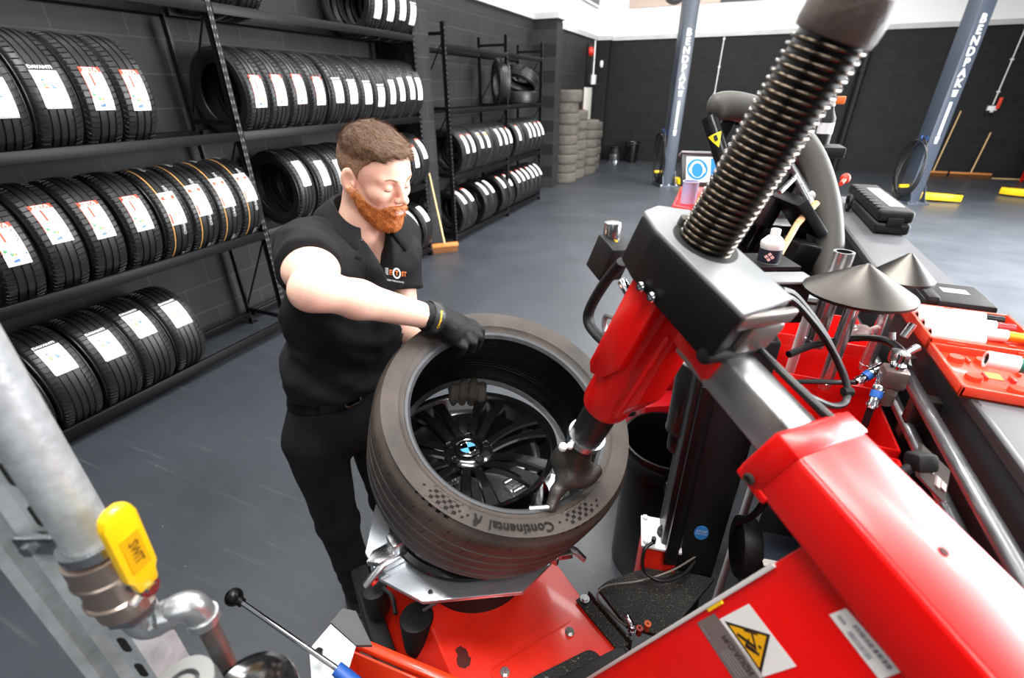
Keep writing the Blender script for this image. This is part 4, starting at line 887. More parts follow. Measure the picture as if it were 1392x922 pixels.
m = MB(); e0, e1 = Wz(789, 812, .656), Wz(848, 882, .656); d = nz(e1 - e0); m.box((e0 + e1) / 2, (np.linalg.norm(e1 - e0), .035, .006), R=np.stack([d, np.cross(ZU, d), ZU], 1), bev=.002); m.box((e0 + e1) / 2 + np.cross(ZU, d) * .03 - ZU * .02, (np.linalg.norm(e1 - e0), .006, .045), R=np.stack([d, np.cross(ZU, d), ZU], 1), bev=.002); obj('shelf_hinge', m, SPECK, mach)
m = MB(); p = Wz(795, 815, .66); m.cyl(p, p + ZU * .008, .009, seg=6); m.cyl(p, p + ZU * .003, .013, seg=16); obj('hinge_bolt', m, STEEL, mach)
m = MB(); m.tube(bez([Wz(887, 738, .74), Wz(876, 748, .73), Wz(875, 775, .68), Wz(900, 790, .66), Wz(930, 780, .66), Wz(950, 755, .68)], 40), .0052, 9); m.cyl(Wz(888, 738, .735), Wz(888, 738, .735) + ZU * .02, .007, seg=10); obj('loop_hose', m, HOSE, mach)
m = MB(); m.tube(bez([Wz(953, 752, .7), Wz(915, 775, .66), Wz(870, 790, .635), Wz(825, 797, .63), Wz(812, 812, .63), Wz(835, 838, .64), Wz(852, 852, .66)], 50), .0032, 8); obj('clear_air_line', m, mat('smoked_tube', '#5b544e', rough=.25), mach)
m = MB(); p = Wz(858, 862, .655); m.cyl(p, p + ZU * .035, .008, seg=12, bev=.001); m.cyl(p + ZU * .03, p + ZU * .03 + V3(-.02, .02, .008), .0075, seg=12, bev=.001); m.cyl(p + ZU * .012, p + ZU * .02, .0105, seg=6); obj('elbow_fitting', m, CHROME, mach)
for x, y in ((868, 862), (879, 856)):
    m = MB(); p = Wz(x, y, .65); m.cyl(p, p + ZU * .02, .0075, seg=12); m.lathe([(.003, .02), (.0088, .02), (.0088, .026), (.003, .026)], p, ZU, 14); obj('push_fitting', m, ORF if x > 870 else mat('red_push_fitting', '#8e2a1d', rough=.35), mach)
# dark parts under the beam
m = MB(); p = W(1000, 742, 1.33); m.cyl(p, p + tx_ * .05, .085, seg=36, bev=.008); obj('drive_pulley', m, BLKM, mach)
m = MB(); p = W(1055, 748, 1.28); m.box(p - ZU * .05, (.14, .1, .12), R=RTW, bev=.006); mo = obj('motor_box', m, mat('motor_blue_grey', '#3a4653', rough=.35, metal=.3), mach)
m = MB(); m.box(p + V3(-.01, -.06, .011), (.055, .022, .002), R=RTW); obj('rating_plate', m, WHT, mo)
m = MB(); m.tube(bez([W(1040, 680, 1.25), W(1025, 700, 1.28), W(1000, 712, 1.32)], 12), .009, 10); obj('motor_cable', m, HOSE, mach)
m = MB(); p = W(1026, 757, 1.25); m.cyl(p, p - ZU * .1, .003, seg=8); obj('motor_stud', m, STEEL, mach)
# hoses from the head to the right
for k, off in enumerate((0, .009)):
    m = MB(); m.tube(bez([W(1062, 402 - 8 * k, .8), W(1082, 412 - 8 * k, .82), W(1118, 455 - 4 * k, .86), W(1143, 500 + 2 * k, .88), W(1152, 530, .88), W(1148, 548, .87), W(1130, 552, .84), W(1100, 540, .8)], 50), .0062, 10); obj('black_hose', m, HOSE, mach)
m = MB(); p = W(1152, 533, .88); m.cyl(p - RT * .008, p + RT * .008, .009, seg=10); obj('cable_tie', m, BLKM, mach)
# ================================================================== wheel on the turntable
WC = V3(-.479, .815, 1.108)
whl = thing('alloy_wheel', 'gloss black alloy wheel with seven double spokes clamped on the turntable', 'wheel', (WC[0], WC[1], .87))
ALB = mat('gloss_black_alloy', '#0b0b0c', rough=.16, coat=.5)
m = MB(); m.lathe([(.225, 0), (.228, -.004), (.226, -.012), (.214, -.016), (.212, -.03), (.198, -.04), (.194, -.12), (.2, -.19), (.212, -.2), (.213, -.218), (.225, -.224), (.227, -.232), (.221, -.236), (.21, -.228), (.203, -.205), (.186, -.19), (.186, -.05), (.204, -.03), (.208, -.014), (.217, -.004)], WC, seg=80, closed=True)
obj('rim_barrel', m, ALB, whl, smooth=40)
m = MB(); m.lathe([(0, -.05), (.062, -.052), (.066, -.044), (.062, -.03), (.05, -.022), (.038, -.022), (.036, -.026), (0, -.026)], WC, seg=48); hub = obj('hub', m, ALB, whl)
def rdir(deg): a = R_(deg); return RT0 * math.cos(a) + FH * math.sin(a)
for k in range(5):
    d = rdir(20 + 72 * k); m = MB(); p = WC + d * .05 - ZU * .03
    m.lathe([(.0125, .006), (.0105, .0095), (.0085, .0075), (.0085, -.01), (0, -.01)], p, seg=18); obj('lug_hole', m, mat('lug_dark', '#050505', rough=.3), hub)
for k in range(7):
    c = 76 - k * 360 / 7
    for s in (-1, 1):
        d0 = rdir(c + s * 13); d1 = rdir(c + s * 8.2)
        P0 = WC + d0 * .05 - ZU * .036; P1 = WC + d1 * .215 - ZU * .016
        d = nz(P1 - P0); sd = nz(np.cross(ZU, d)); upv = np.cross(d, sd); m = MB(); st = []
        for t in np.linspace(0, 1, 9):
            p = P0 * (1 - t) + P1 * t + upv * (.012 * math.sin(t * PI) * 1.0); w0 = .0145 - .003 * math.sin(t * PI) + .0065 * t ** 3; h0 = .026 - .008 * t
            st.append([p + sd * x * w0 + upv * y for x, y in ((-1, -h0), (-1, -.005), (-.72, .0), (.72, 0), (1, -.005), (1, -h0))])
        n = len(st); v = [q for r in st for q in r]; f = [[i * 6 + j, i * 6 + (j + 1) % 6, (i + 1) * 6 + (j + 1) % 6, (i + 1) * 6 + j] for i in range(n - 1) for j in range(6)] + [[5, 4, 3, 2, 1, 0], [(n - 1) * 6 + j for j in range(6)]]
        m.add(v, f); obj('spoke', m, ALB, whl, smooth=25)
cap = MB(); pc = WC - ZU * .026
cap.lathe([(0, .006), (.03, .005), (.0335, .003), (.034, 0)], pc, seg=40, mi=0); cap.lathe([(.032, .0052), (.0335, .0058), (.034, .0045)], pc, seg=40, mi=1); cap.lathe([(.0195, .0062), (.0205, .0072), (.0215, .0062)], pc, seg=40, mi=1)
for k in range(4):
    a = [pc + ZU * .0066] + [pc + ZU * .0066 + .0198 * rdir(20 + 90 * k + t) for t in range(0, 91, 10)]; cap.add(a, [list(range(len(a)))], 1 if k % 2 else 2)
for ch, an_ in (('B', 140), ('M', 105), ('W', 70)):
    d = rdir(an_); tt = np.cross(d, ZU); cap.text(ch, .0115, R=np.stack([tt, d, ZU], 1), c=pc + d * .0268 + ZU * .0064, mi=1, bold=.0003)
obj('centre_cap', cap, [ALB, CHROME, mat('roundel_blue', '#4f93c7', rough=.3), ], whl)
m = MB(); p = WC + rdir(-72) * .192 - ZU * .045; m.cyl(p, p + ZU * .02 - rdir(-72) * .012, .005, seg=10); obj('valve_stem', m, BLKM, whl)
# balance weights visible as dull strips
# ------------------------------------------------------------------ tyre being fitted
TNc = V3(-.371, .832, 1.22); TN = nz((.393, -.198, .898)); HW = .136; RO, RB = .315, .232
TO = TNc - TN * .112
e1 = nz(np.cross(TN, ZU)); e2 = np.cross(TN, e1)
RTY = np.stack([e1, TN, np.cross(e1, TN)], 1)           # local x,y(axle),z
def worn_mat():
    m = bpy.data.materials.new('worn_tyre_rubber'); m.use_nodes = True; nt = m.node_tree; N = nt.nodes; L = nt.links; p = N['Principled BSDF']
    tc = N.new('ShaderNodeTexCoord'); n = N.new('ShaderNodeTexNoise'); n.inputs['Scale'].default_value = 9; n.inputs['Detail'].default_value = 7; L.new(tc.outputs['Object'], n.inputs['Vector'])
    r = N.new('ShaderNodeValToRGB'); r.color_ramp.elements[0].position = .33; r.color_ramp.elements[1].position = .7
    r.color_ramp.elements[0].color = lin('#221e1b'); r.color_ramp.elements[1].color = lin('#463c35'); L.new(n.outputs['Fac'], r.inputs['Fac']); L.new(r.outputs['Color'], p.inputs['Base Color'])
    p.inputs['Roughness'].default_value = .58
    n2 = N.new('ShaderNodeTexNoise'); n2.inputs['Scale'].default_value = 160; L.new(tc.outputs['Object'], n2.inputs['Vector']); b = N.new('ShaderNodeBump'); b.inputs['Strength'].default_value = .12; b.inputs['Distance'].default_value = .01
    L.new(n2.outputs['Fac'], b.inputs['Height']); L.new(b.outputs['Normal'], p.inputs['Normal']); return m
WORN = worn_mat()
prof = [(RB, .78), (RB + .006, .84), (RB + .016, .86), (RB + .024, .90), (RB + .028, .93), (RB + .034, .94), (RB + .05, .985), (RB + .066, 1.0), (RO - .02, .93), (RO - .0085, .86), (RO - .004, .8)]
tread = [(RO - .001, .68), (RO, .52), (RO - .0035, .505), (RO - .0035, .465), (RO, .45), (RO + .001, .2), (RO - .003, .18), (RO - .003, .14), (RO + .001, .12)]
inner = [(RB + .012, .72), (RB + .045, .86), (RO - .03, .74), (RO - .018, .4)]
outp = [(r, y * HW) for r, y in prof] + [(r, y * HW) for r, y in tread]; outp = outp + [(r, -y) for r, y in outp[::-1]]
inn = [(r, y * HW) for r, y in inner]; innp = [(RB, -.78 * HW)] + [(r, -y) for r, y in inn] + [(r, y) for r, y in inn[::-1]] + [(RB, .78 * HW)]
tb = MB(); nseg = 132
def ringsurf(mb, pf, seg, mi=0, sip=None):
    v = []; P_ = len(pf)
    for i in range(seg):
        a = 2 * PI * i / seg
        for j, (r, y) in enumerate(pf):
            rr = r - (sip if sip and i % 4 == 3 and abs(y) > .62 * HW and r > RO - .012 else 0); aa = a + (.03 * (abs(y) / HW) if r > RO - .01 else 0)
            v.append(TO + RTY @ V3(rr * math.cos(aa), y, rr * math.sin(aa)))
    mb.add(v, [[i * P_ + j, i * P_ + j + 1, ((i + 1) % seg) * P_ + j + 1, ((i + 1) % seg) * P_ + j] for i in range(seg) for j in range(P_ - 1)], mi)
ringsurf(tb, outp[::-1], nseg, 0, .0); ringsurf(tb, innp[::-1], 96, 1)
tyo = obj('car_tyre', tb, [WORN, mat('tyre_inner_liner', '#101011', rough=.3, bump=.25, bscale=220)], loc=TNc - TN * .2, smooth=32)
tag(tyo, 'worn brownish low-profile tyre tilted over the black wheel on the machine', 'tyre')
def swh(r):                                               # height of sidewall above tyre centre
    rs_ = [p[0] for p in prof]; hs_ = [p[1] * HW for p in prof]; return float(np.interp(r, rs_, hs_))
def sw(phi, r, off=.0006): return TO + RTY @ V3(r * math.cos(phi), swh(r) + off, r * math.sin(phi))
def phi_of(x, y):
    q = RTY.T @ (WP(x, y, TNc, TN) - TO); return math.atan2(q[2], q[0])
# bead band in paler rubber, lettering, checker marks
m = MB(); pf = [(RB - .0005, .79 * HW), (RB + .0055, .848 * HW), (RB + .0125, .862 * HW)]
ringsurf(m, pf[::-1], 120); obj('bead', m, mat('pale_bead_rubber', '#3a3c40', rough=.42, var=.2, vscale=30), tyo)
LB = mat('moulded_lettering', '#0c0a09', rough=.6, spec=.2)
sgn = 1 if np.dot(np.cross(sw(.1, .28) - TO, sw(.2, .28) - TO), TN) < 0 else -1     # sign so text runs clockwise seen from above
p0 = phi_of(702, 713); rm = .2795
m = MB(); fnT = lambda x, y, z: sw(p0 + sgn * x / rm, rm + y, .0022)
v_, f_ = text_geo('Continental', .029, 0, 'CENTER', .0009, 1.06)
m.add([fnT(x * .92 - .004, y, z) for x, y, z in v_], f_)
x0 = .0865
hs = [(0, .012), (.004, .014), (.008, .006), (.006, -.002), (.01, -.012), (.006, -.013), (.002, -.004), (-.002, .0), (-.003, -.012), (-.007, -.012), (-.006, .002), (-.002, .006)]
m.add([fnT(x0 + x * 1.1 - .0, y, 0) for x, y in hs], [list(range(len(hs)))])
obj('sidewall_lettering', m, LB, tyo, smooth=0)
for (x, y), dirn in (((600, 690), 1), ((775, 690), -1)):
    m = MB(); pc_ = phi_of(x, y); rs = random.Random(2)
    for i in range(-6, 7):
        for j in range(-2, 3):
            if (i + j) % 2: continue
            if abs(i) > 3 and rs.random() < .5: continue
            s_ = .0042 if abs(i) < 4 else .0028
            ph = pc_ + i * .0088 / rm; r = rm - .002 + j * .0088; m.add([sw(ph - s_ / rm, r - s_ * .9), sw(ph + s_ / rm, r - s_ * .9 + .001), sw(ph + s_ / rm, r + s_ * .9 + .001), sw(ph - s_ / rm, r + s_ * .9)], [[0, 1, 2, 3]])
    obj('sidewall_checker_mark', m, LB, tyo, smooth=0)
m = MB()
for k in range(46):
    a = 2 * PI * k / 46
    for y0, y1, sk in ((.80, .62, .02), (-.62, -.80, .02)):
        q = []
        for (y, da) in ((y0, 0), (y1, sk), (y1, sk + .0085), (y0, .0085)): r = (RO - .004 + .003 * (.8 - abs(y)) / .18) + .0006; q.append(TO + RTY @ V3(r * math.cos(a + da), y * HW, r * math.sin(a + da)))
        if y0 > 0: m.add(q, [[0, 1, 2, 3]])
    q = []
    for (y, da) in ((.42, .0), (.24, .03), (.24, .036), (.42, .006)): r = RO + .0012; q.append(TO + RTY @ V3(r * math.cos(a + da), y * HW, r * math.sin(a + da)))
    m.add(q, [[0, 1, 2, 3]])
obj('tread_sipe', m, LB, tyo, smooth=0)
m = MB()
for k in range(20):
    y = -.62 + 1.2 * k / 19; r = float(np.interp(abs(y), [0, .4, .74, .86], [RO - .0185, RO - .0185, RO - .031, RO - .06])) - .0005; n_ = 96
    m.tube([TO + RTY @ V3(r * math.cos(2 * PI * i / n_), y * HW, r * math.sin(2 * PI * i / n_)) for i in range(n_)], .0011, 4, closed=True)
obj('liner_rib', m, mat('liner_rib_rubber', '#26261f', rough=.35), tyo, smooth=180)
# ------------------------------------------------------------------ black plastic drum behind
dc = Wz(881, 775, 0); dc = V3(dc[0] - .02, dc[1] + .06, 0)
t = thing('waste_drum', 'open black plastic drum standing on the floor behind the tyre', 'drum', dc)
m = MB(); m.lathe([(0, 0), (.15, 0), (.155, .01), (.158, .63), (.154, .63), (.15, .015), (0, .015)], dc, seg=48); obj('body', m, DRUM, t)
m = MB(); m.lathe([(.156, .64), (.17, .645), (.172, .66), (.17, .70), (.175, .71), (.178, .735), (.174, .745), (.166, .745), (.16, .73), (.152, .7), (.152, .64)], dc - ZU * .05, seg=56, closed=True); obj('rim', m, DRUM, t)
m = MB(); d = nz(V3(-dc[0], -dc[1], 0)); d = nz(d + RT0 * .35); m.box(dc + d * .178 + ZU * .62, (.1, .02, .05), R=np.stack([np.cross(ZU, d), d, ZU], 1) @ I3, bev=.008); obj('handle', m, DRUM, t)
# ================================================================== narrow counter and things on it
BX0, BX1, BZ = .485, .668, 1.4
t = thing('counter', 'long narrow black counter with grey top running away on the right', 'counter', ((BX0 + BX1) / 2, 1.6, 0))
m = MB(); m.box2((BX0, 0.45, 0), (BX1, 3.0, BZ - .012), bev=.004); obj('body', m, mat('counter_black', '#131315', rough=.5, bump=.06, bscale=120), t)
m = MB(); m.box2((BX0, 0.45, BZ - .012), (BX1, 3.0, BZ), bev=.003); obj('top', m, mat('counter_grey_top', '#5d5e62', rough=.4, var=.06, vscale=8), t)
m = MB(); m.box2((BX0 - .004, 0.45, BZ - .022), (BX0 + .01, 3.0, BZ + .001), bev=.004); obj('front_edge', m, mat('counter_edge', '#2b2b2d', rough=.4), t)
m = MB(); p = W(1154, 276, 2.15); m.tube([p + V3(0, .03 * math.cos(a), .03 * math.sin(a)) for a in np.arange(12) * 2 * PI / 12], .008, 8, closed=True); obj('eyelet', m, BLKM, t)
# red socket case (open: lid and tray)
SRED = mat('orange_red_case', '#e03f22', rough=.42, coat=.2)
zc = BZ + .001
t = thing('socket_case', 'open orange-red plastic case of white sleeved sockets on the counter', 'case', (.56, 1.16, zc))
def frame(m, x0, x1, y0, y1, z, h, w):
    m.box2((x0, y0, z), (x1, y0 + w, z + h), bev=.002); m.box2((x0, y1 - w, z), (x1, y1, z + h), bev=.002); m.box2((x0, y0, z), (x0 + w, y1, z + h), bev=.002); m.box2((x1 - w, y0, z), (x1, y1, z + h), bev=.002)
cx0, cx1, cy0, cym, cy1 = .463, .668, .975, 1.165, 1.375
m = MB(); m.box2((cx0, cy0, zc), (cx1, cym - .003, zc + .006), bev=.002); frame(m, cx0, cx1, cy0, cym - .003, zc, .022, .007); lid = obj('lid', m, SRED, t)
for x, y in ((.5, 1.12), (.505, 1.045), (.545, 1.125), (.56, 1.02), (.62, 1.03)):
    m = MB(); m.lathe([(0, .016), (.0125, .016), (.0135, .012), (.0135, .004), (0, .004)], (x, y, zc), seg=20); obj('moulded_boss', m, SRED, lid)
for x, y in ((.52, 1.125), (.527, 1.06), (.57, 1.065), (.59, 1.1), (.6, 1.045)):
    m = MB(); m.box((x, y, zc + .009), (.005, .022, .008), bev=.001); obj('moulded_clip', m, SRED, lid)
m = MB(); m.box2((.535, 1.06, zc + .0062), (.558, 1.085, zc + .0072)); obj('notice_sticker', m, mat('label_orange_yellow', '#f0a637', rough=.5), lid)
m = MB(); m.box2((cx0, cym, zc), (cx1, cy1, zc + .006), bev=.002); frame(m, cx0, cx1, cym, cy1, zc, .03, .007)
for y in (1.21, 1.255, 1.3, 1.34): m.box2((cx0 + .08, y - .003, zc), (cx0 + .095, y + .003, zc + .02)); m.box2((cx0 + .15, y - .003, zc), (cx0 + .16, y + .003, zc + .02))
obj('tray', m, SRED, t)
m = MB(); m.box2((cx0 + .03, cym - .006, zc + .016), (cx0 + .06, cym + .004, zc + .026)); m.box2((cx1 - .06, cym - .006, zc + .016), (cx1 - .03, cym + .004, zc + .026)); obj('hinge', m, SRED, t)
def socket_tool(p, d, L, r, colour, label, sleeve=WHP):
    q = thing('impact_socket', label, 'socket', p, 'sleeved impact sockets in the red case'); d = nz(d); p = V3(*p)
    m = MB(); m.lathe([(r * .72, 0), (r, 0), (r, L), (r * .72, L)], p, d, 28); m.lathe([(r * .72, 0), (r * .72, L)], p, d, 28); obj('sleeve', m, sleeve, q)
    m = MB(); m.lathe([(r * .4, .004), (r * .7, .002), (r * .7, L)], p, d, 20); m.lathe([(0, .008), (r * .42, .008)], p, d, 12); obj('bore', m, BLKM, q)
    m = MB(); m.lathe([(r * .5, L), (r * .86, L + .002), (r * .9, L + .01), (r * .8, L + .02), (r * .86, L + .024), (r * .86, L + .034), (r * .5, L + .036), (0, L + .03)], p, d, 28); obj('colour_ring', m, colour, q); return q
sz = zc + .022
for k, (y, c, cn) in enumerate(((1.345, mat('socket_black', '#1b1c1d', rough=.3, metal=.6), 'black'), (1.3, mat('socket_red', '#b0353a', rough=.35, metal=.4), 'dark red'), (1.252, mat('socket_gold', '#cfa42b', rough=.35, metal=.5), 'gold'))):
    socket_tool((cx0 + .012, y + .004, sz), (1, .0, 0), .06, .013, WHP, 'short white sleeved socket, %s from the hinge, left end of the red case' % ['third', 'second', 'first'][k])
    socket_tool((cx0 + .092 + .004 * k, y + .004, sz), (1, 0, 0), .06, .013, c, 'white sleeved socket with %s ring in the red case tray' % cn)
socket_tool((cx0 + .012, 1.208, sz), (1, 0, 0), .06, .013, WHP, 'white sleeve nearest the hinge lying in the red case tray')
q = socket_tool(Wz(1340, 488, zc + .045), (1, -.12, 0), .045, .016, mat('socket_green', '#0c7a6c', rough=.3, metal=.3), 'white sleeved socket with green end lying on the red case lid', WHP)
# flat black case and ribbed hard case
bb = V3(.585, 1.475, zc); t = thing('flat_case', 'flat black plastic box with pale label behind the red case', 'case', bb)
m = MB(); m.box(bb + V3(0, 0, .018), (.15, .15, .036), bev=.01); obj('body', m, BLKM, t)
m = MB(); m.box(bb + V3(-.055, 0, .03), (.03, .155, .03), bev=.01); obj('grip_edge', m, BLKM, t)
m = MB(); m.box(bb + V3(.01, .01, .0365), (.055, .035, .001)); obj('label_plate', m, GRYP, t)
hb_ = V3(.622, 2.52, zc); t = thing('hard_case', 'ribbed black hard case standing on the far end of the counter', 'case', hb_)
m = MB(); m.box(hb_ + V3(0, 0, .022), (.115, .62, .042), bev=.012, seg=3); obj('lower_shell', m, BLKM, t)
m = MB(); m.box(hb_ + V3(0, 0, .068), (.115, .62, .046), bev=.014, seg=3); us = obj('upper_shell', m, BLKM, t)
for k in range(9):
    m = MB(); m.box(hb_ + V3(-.045, -.25 + .062 * k, .09), (.03, .04, .006), bev=.003); obj('rib', m, BLKM, us)
m = MB(); m.box(hb_ + V3(.012, -.02, .0915), (.05, .42, .002)); obj('paper_label', m, mat('pale_case_label', '#a9abac', rough=.4), us)
m = MB(); m.box(hb_ + V3(0, -.312, .05), (.05, .01, .03), bev=.003); obj('latch', m, BLKM, t)

# ================================================================== rails and air unit in front of the counter
t = thing('air_rail', 'pair of grey steel tubes running along the black counter front', 'rail', (.45, 1.1, 1.2))
TUBE = mat('dull_steel_tube', '#9a9c9f', rough=.3, metal=.9, rvar=.1, vscale=30)
m = MB(); m.cyl((.452, .45, 1.335), (.452, 1.19, 1.335), .0135, seg=22); obj('upper_tube', m, TUBE, t)
m = MB(); m.cyl((.448, .45, 1.27), (.448, 1.62, 1.27), .0115, seg=20); obj('lower_tube', m, TUBE, t)
m = MB()
for y in (.62, 1.05):
    m = MB(); m.box2((.44, y, 1.24), (.488, y + .03, 1.34), bev=.003); obj('bracket', m, DKST, t)
m = MB(); m.cyl((.452, 1.16, 1.335), (.452, 1.23, 1.335), .017, seg=18, bev=.003); m.cyl((.452, 1.19, 1.3), (.452, 1.19, 1.37), .013, seg=16); obj('tee_fitting', m, STEEL, t)
m = MB(); p = V3(.448, .7, 1.27); m.cyl(p - V3(0, .06, 0), p + V3(0, .02, 0), .0155, seg=20, bev=.003); obj('tube_collar', m, DKST, t)
au = W(1214, 512, .93); t = thing('air_regulator', 'grey-brown air regulator block with hose couplings beside the steel tubes', 'regulator', au - ZU * .07)
m = MB(); m.box(au, (.042, .04, .04), bev=.006); m.cyl(au - ZU * .02, au - ZU * .062, .0175, seg=24, bev=.004); obj('body', m, mat('regulator_brown', '#5c504c', rough=.3, metal=.3, var=.2, vscale=40), t)
m = MB(); m.cyl(au + ZU * .02, au + ZU * .028, .013, seg=18); m.cyl(au + ZU * .02, au + ZU * .045, .0058, seg=12); m.cyl(au + ZU * .045, au + ZU * .05, .007, seg=12); obj('nipple', m, CHROME, t)
for k, (x0, y0, x1, y1, d) in enumerate(((1203, 508, 1183, 556, .94), (1200, 498, 1164, 520, .97))):
    a, b = W(x0, y0, d), W(x1, y1, d); dv = b - a
    m = MB(); m.cyl(a, a + dv * .35, .0095, seg=16, bev=.001); m.cyl(a + dv * .35, a + dv * .5, .011, seg=16, bev=.001); m.cyl(a + dv * .68, b, .0085, seg=14, bev=.001); m.cyl(a + dv * .86, a + dv * .92, .011, seg=14); cpl = obj('quick_coupling', m, CHROME, t)
    m = MB(); m.cyl(a + dv * .5, a + dv * .68, .0105, seg=16); obj('blue_sleeve', m, mat('coupling_blue', '#2458a6', rough=.35), cpl)
m = MB(); m.tube(bez([W(1184, 554, .94), W(1174, 580, .96), W(1160, 610, 1.0)], 12), .0065, 10); obj('drop_hose', m, HOSE, t)
m = MB(); m.tube(bez([W(1164, 520, .97), W(1140, 520, .99), W(1100, 519, 1.0), W(1074, 520, 1.0)], 16), .0055, 10); obj('side_hose', m, HOSE, t)
m = MB(); m.tube(bez([W(1072, 482, 1.05), W(1110, 468, 1.07), W(1160, 460, 1.07), W(1200, 462, 1.03), W(1226, 478, .98), W(1234, 500, .95)], 40), .008, 10); obj('cross_hose', m, HOSE, t)
m = MB(); p = W(1222, 486, .95); m.box(p, (.03, .03, .03), bev=.006); m.cyl(p, p + V3(.03, .02, .02), .008, seg=14); m.cyl(W(1228, 458, .97), W(1236, 452, .97) + ZU * .02, .0075, seg=12); m.cyl(W(1213, 452, 1.0), W(1213, 462, 1.0), .006, seg=12); obj('valve_cluster', m, STEEL, t)
m = MB(); m.cyl(au + V3(.015, .02, 0), V3(.452, 1.17, 1.335), .012, seg=14); obj('link_pipe', m, STEEL, t)
# twin socket outlet on the counter front
t = thing('socket_outlet', 'dark twin socket plate with a black plug beside the steel tubes', 'socket', (.44, .93, 1.2))
sp0 = [W(x, y, .755) for x, y in ((1254, 604), (1292, 640), (1284, 684), (1250, 648))]
nn = nz(np.cross(sp0[1] - sp0[0], sp0[3] - sp0[0])); nn = nn if nn @ (CP - sp0[0]) > 0 else -nn
m = MB(); m.add(sp0 + [p - nn * .008 for p in sp0], [[0, 1, 2, 3], [7, 6, 5, 4]] + [[i, i + 4, (i + 1) % 4 + 4, (i + 1) % 4] for i in range(4)]); obj('plate', m, mat('socket_plate_grey', '#5f5b59', rough=.35), t)
fnp = lambda u, v, w=0: sp0[0] * (1 - u) * (1 - v) + sp0[1] * u * (1 - v) + sp0[2] * u * v + sp0[3] * (1 - u) * v + nn * w
for (u0, u1, v0, v1) in ((.3, .5, .06, .34), (.24, .42, .42, .56), (.55, .68, .5, .8), (.72, .9, .5, .72)):
    m = MB(); v = [fnp(u, vv, w) for w in (.0, .004) for u, vv in ((u0, v0), (u1, v0), (u1, v1), (u0, v1))]; m.add(v, [[4, 5, 6, 7]] + [[i, (i + 1) % 4, (i + 1) % 4 + 4, i + 4] for i in range(4)]); obj('switch_rocker', m, mat('rocker_pale', '#d8d2cf', rough=.4), t, smooth=0)
m = MB(); p = W(1252, 628, .735); m.box(p, (.034, .03, .034), R=rot_to(nn), bev=.008); m.cyl(p, p + V3(-.02, -.01, -.02), .008, seg=12); obj('plug', m, BLKM, t)

# ================================================================== red tool tray
TR = mat('tray_red_plastic', '#d9140f', rough=.36, coat=.2)
t = thing('tool_tray', 'red plastic tray with stepped compartments below the steel cones', 'tray', (.33, 1.2, .9))
def bin_(m, x0, x1, y0, y1, zf, zr, w=.006):
    m.box2((x0, y0, zf), (x1, y1, zf + w)); m.box2((x0, y0, zf), (x1, y0 + w, zr), bev=.0025); m.box2((x0, y1 - w, zf), (x1, y1, zr), bev=.0025); m.box2((x0, y0, zf), (x0 + w, y1, zr), bev=.0025); m.box2((x1 - w, y0, zf), (x1, y1, zr), bev=.0025)
for (x0, x1, y0, y1, zf, zr) in ((.2, .436, 1.36, 1.56, 1.2, 1.3), (.2, .436, 1.19, 1.365, 1.17, 1.27), (.19, .436, 1.0, 1.195, 1.14, 1.24), (.31, .43, .8, .98, 1.12, 1.235)):
    m = MB(); bin_(m, x0, x1, y0, y1, zf, zr); obj('compartment', m, TR, t)
m = MB(); m.box2((.36, 1.2, .0), (.43, 1.54, 1.14), bev=.004); obj('pedestal', m, BLKM, t)
m = MB(); m.cyl((.34, .86, 1.135), (.41, .875, 1.135), .006, seg=10); m.cyl((.41, .875, 1.135), (.418, .8765, 1.135), .004, seg=10); obj('blue_pen_slot', m, BLUP, t)
t = thing('plastic_bag', 'crumpled clear plastic bag lying in the red tray', 'bag', W(1166, 450, 1.12)); pb = W(1166, 452, 1.13)
def bag_fn(p): return sd_ell(p, pb, (.03, .025, .018)) + .006 * vnoise(p, 120) + .003 * vnoise(p, 260, 2)
v, f = surface_nets(bag_fn, pb - .05, pb + .05, .004); m = MB(); m.add(v, f); obj('film', m, mat('clear_bag_film', '#e2c6c2', rough=.15, spec=.8), t, smooth=60)
m = MB(); m.tube([pb + V3(.02, 0, .012), pb + V3(.035, .005, .02), pb + V3(.04, .01, .016)], .004, 7); obj('twist', m, mat('clear_bag_film', '#e2c6c2'), t)

# ================================================================== steel cones on pegs
def cone(name, label, apex, R, h, L, off=0):
    t = thing(name, label, 'cone', apex - ZU * (h + L)); BRST = mat('turned_cone_steel', '#4d4a47', rough=.32, metal=1, aniso=.85); nt_ = BRST.node_tree
    if 'rad' not in nt_.nodes: tn_ = nt_.nodes.new('ShaderNodeTangent'); tn_.name = 'rad'; tn_.direction_type = 'RADIAL'; tn_.axis = 'Z'; nt_.links.new(tn_.outputs[0], nt_.nodes['Principled BSDF'].inputs['Tangent'])
    m = MB(); m.lathe([(0, 0), (.004, -.001), (.006, -.003), (R, -h), (R, -h - .006), (R - .006, -h - .006), (.014, -h + .012), (0, -h + .012)], apex, seg=96); obj('cone_body', m, BRST, t, smooth=30)
    m = MB(); m.lathe([(.0145, -h + .012), (.0145, -h - L + .02)], apex, seg=28); m.lathe([(.0145, -h - L + .02), (.0155, -h - L + .019), (.0155, -h - L + .017), (.0135, -h - L + .016), (.0135, -h - L + .003), (.011, -h - L), (0, -h - L)], apex, seg=28); obj('stem', m, mat('ground_bright_steel', '#cfd1d3', rough=.2, metal=.9), t)
    return t
cone('centring_cone', 'large brushed steel centring cone on a long stem above the red tray', W(1181, 358, .98), .105, .062, .25)
cone('centring_cone', 'smaller brushed steel centring cone behind the large one', W(1239, 344, 1.05), .0615, .056, .25)
t = thing('centring_sleeve', 'hollow chrome tube standing beside the large steel cone', 'sleeve', W(1112, 455, 1.12)); a = W(1148, 342, 1.06); b = a - ZU * .24
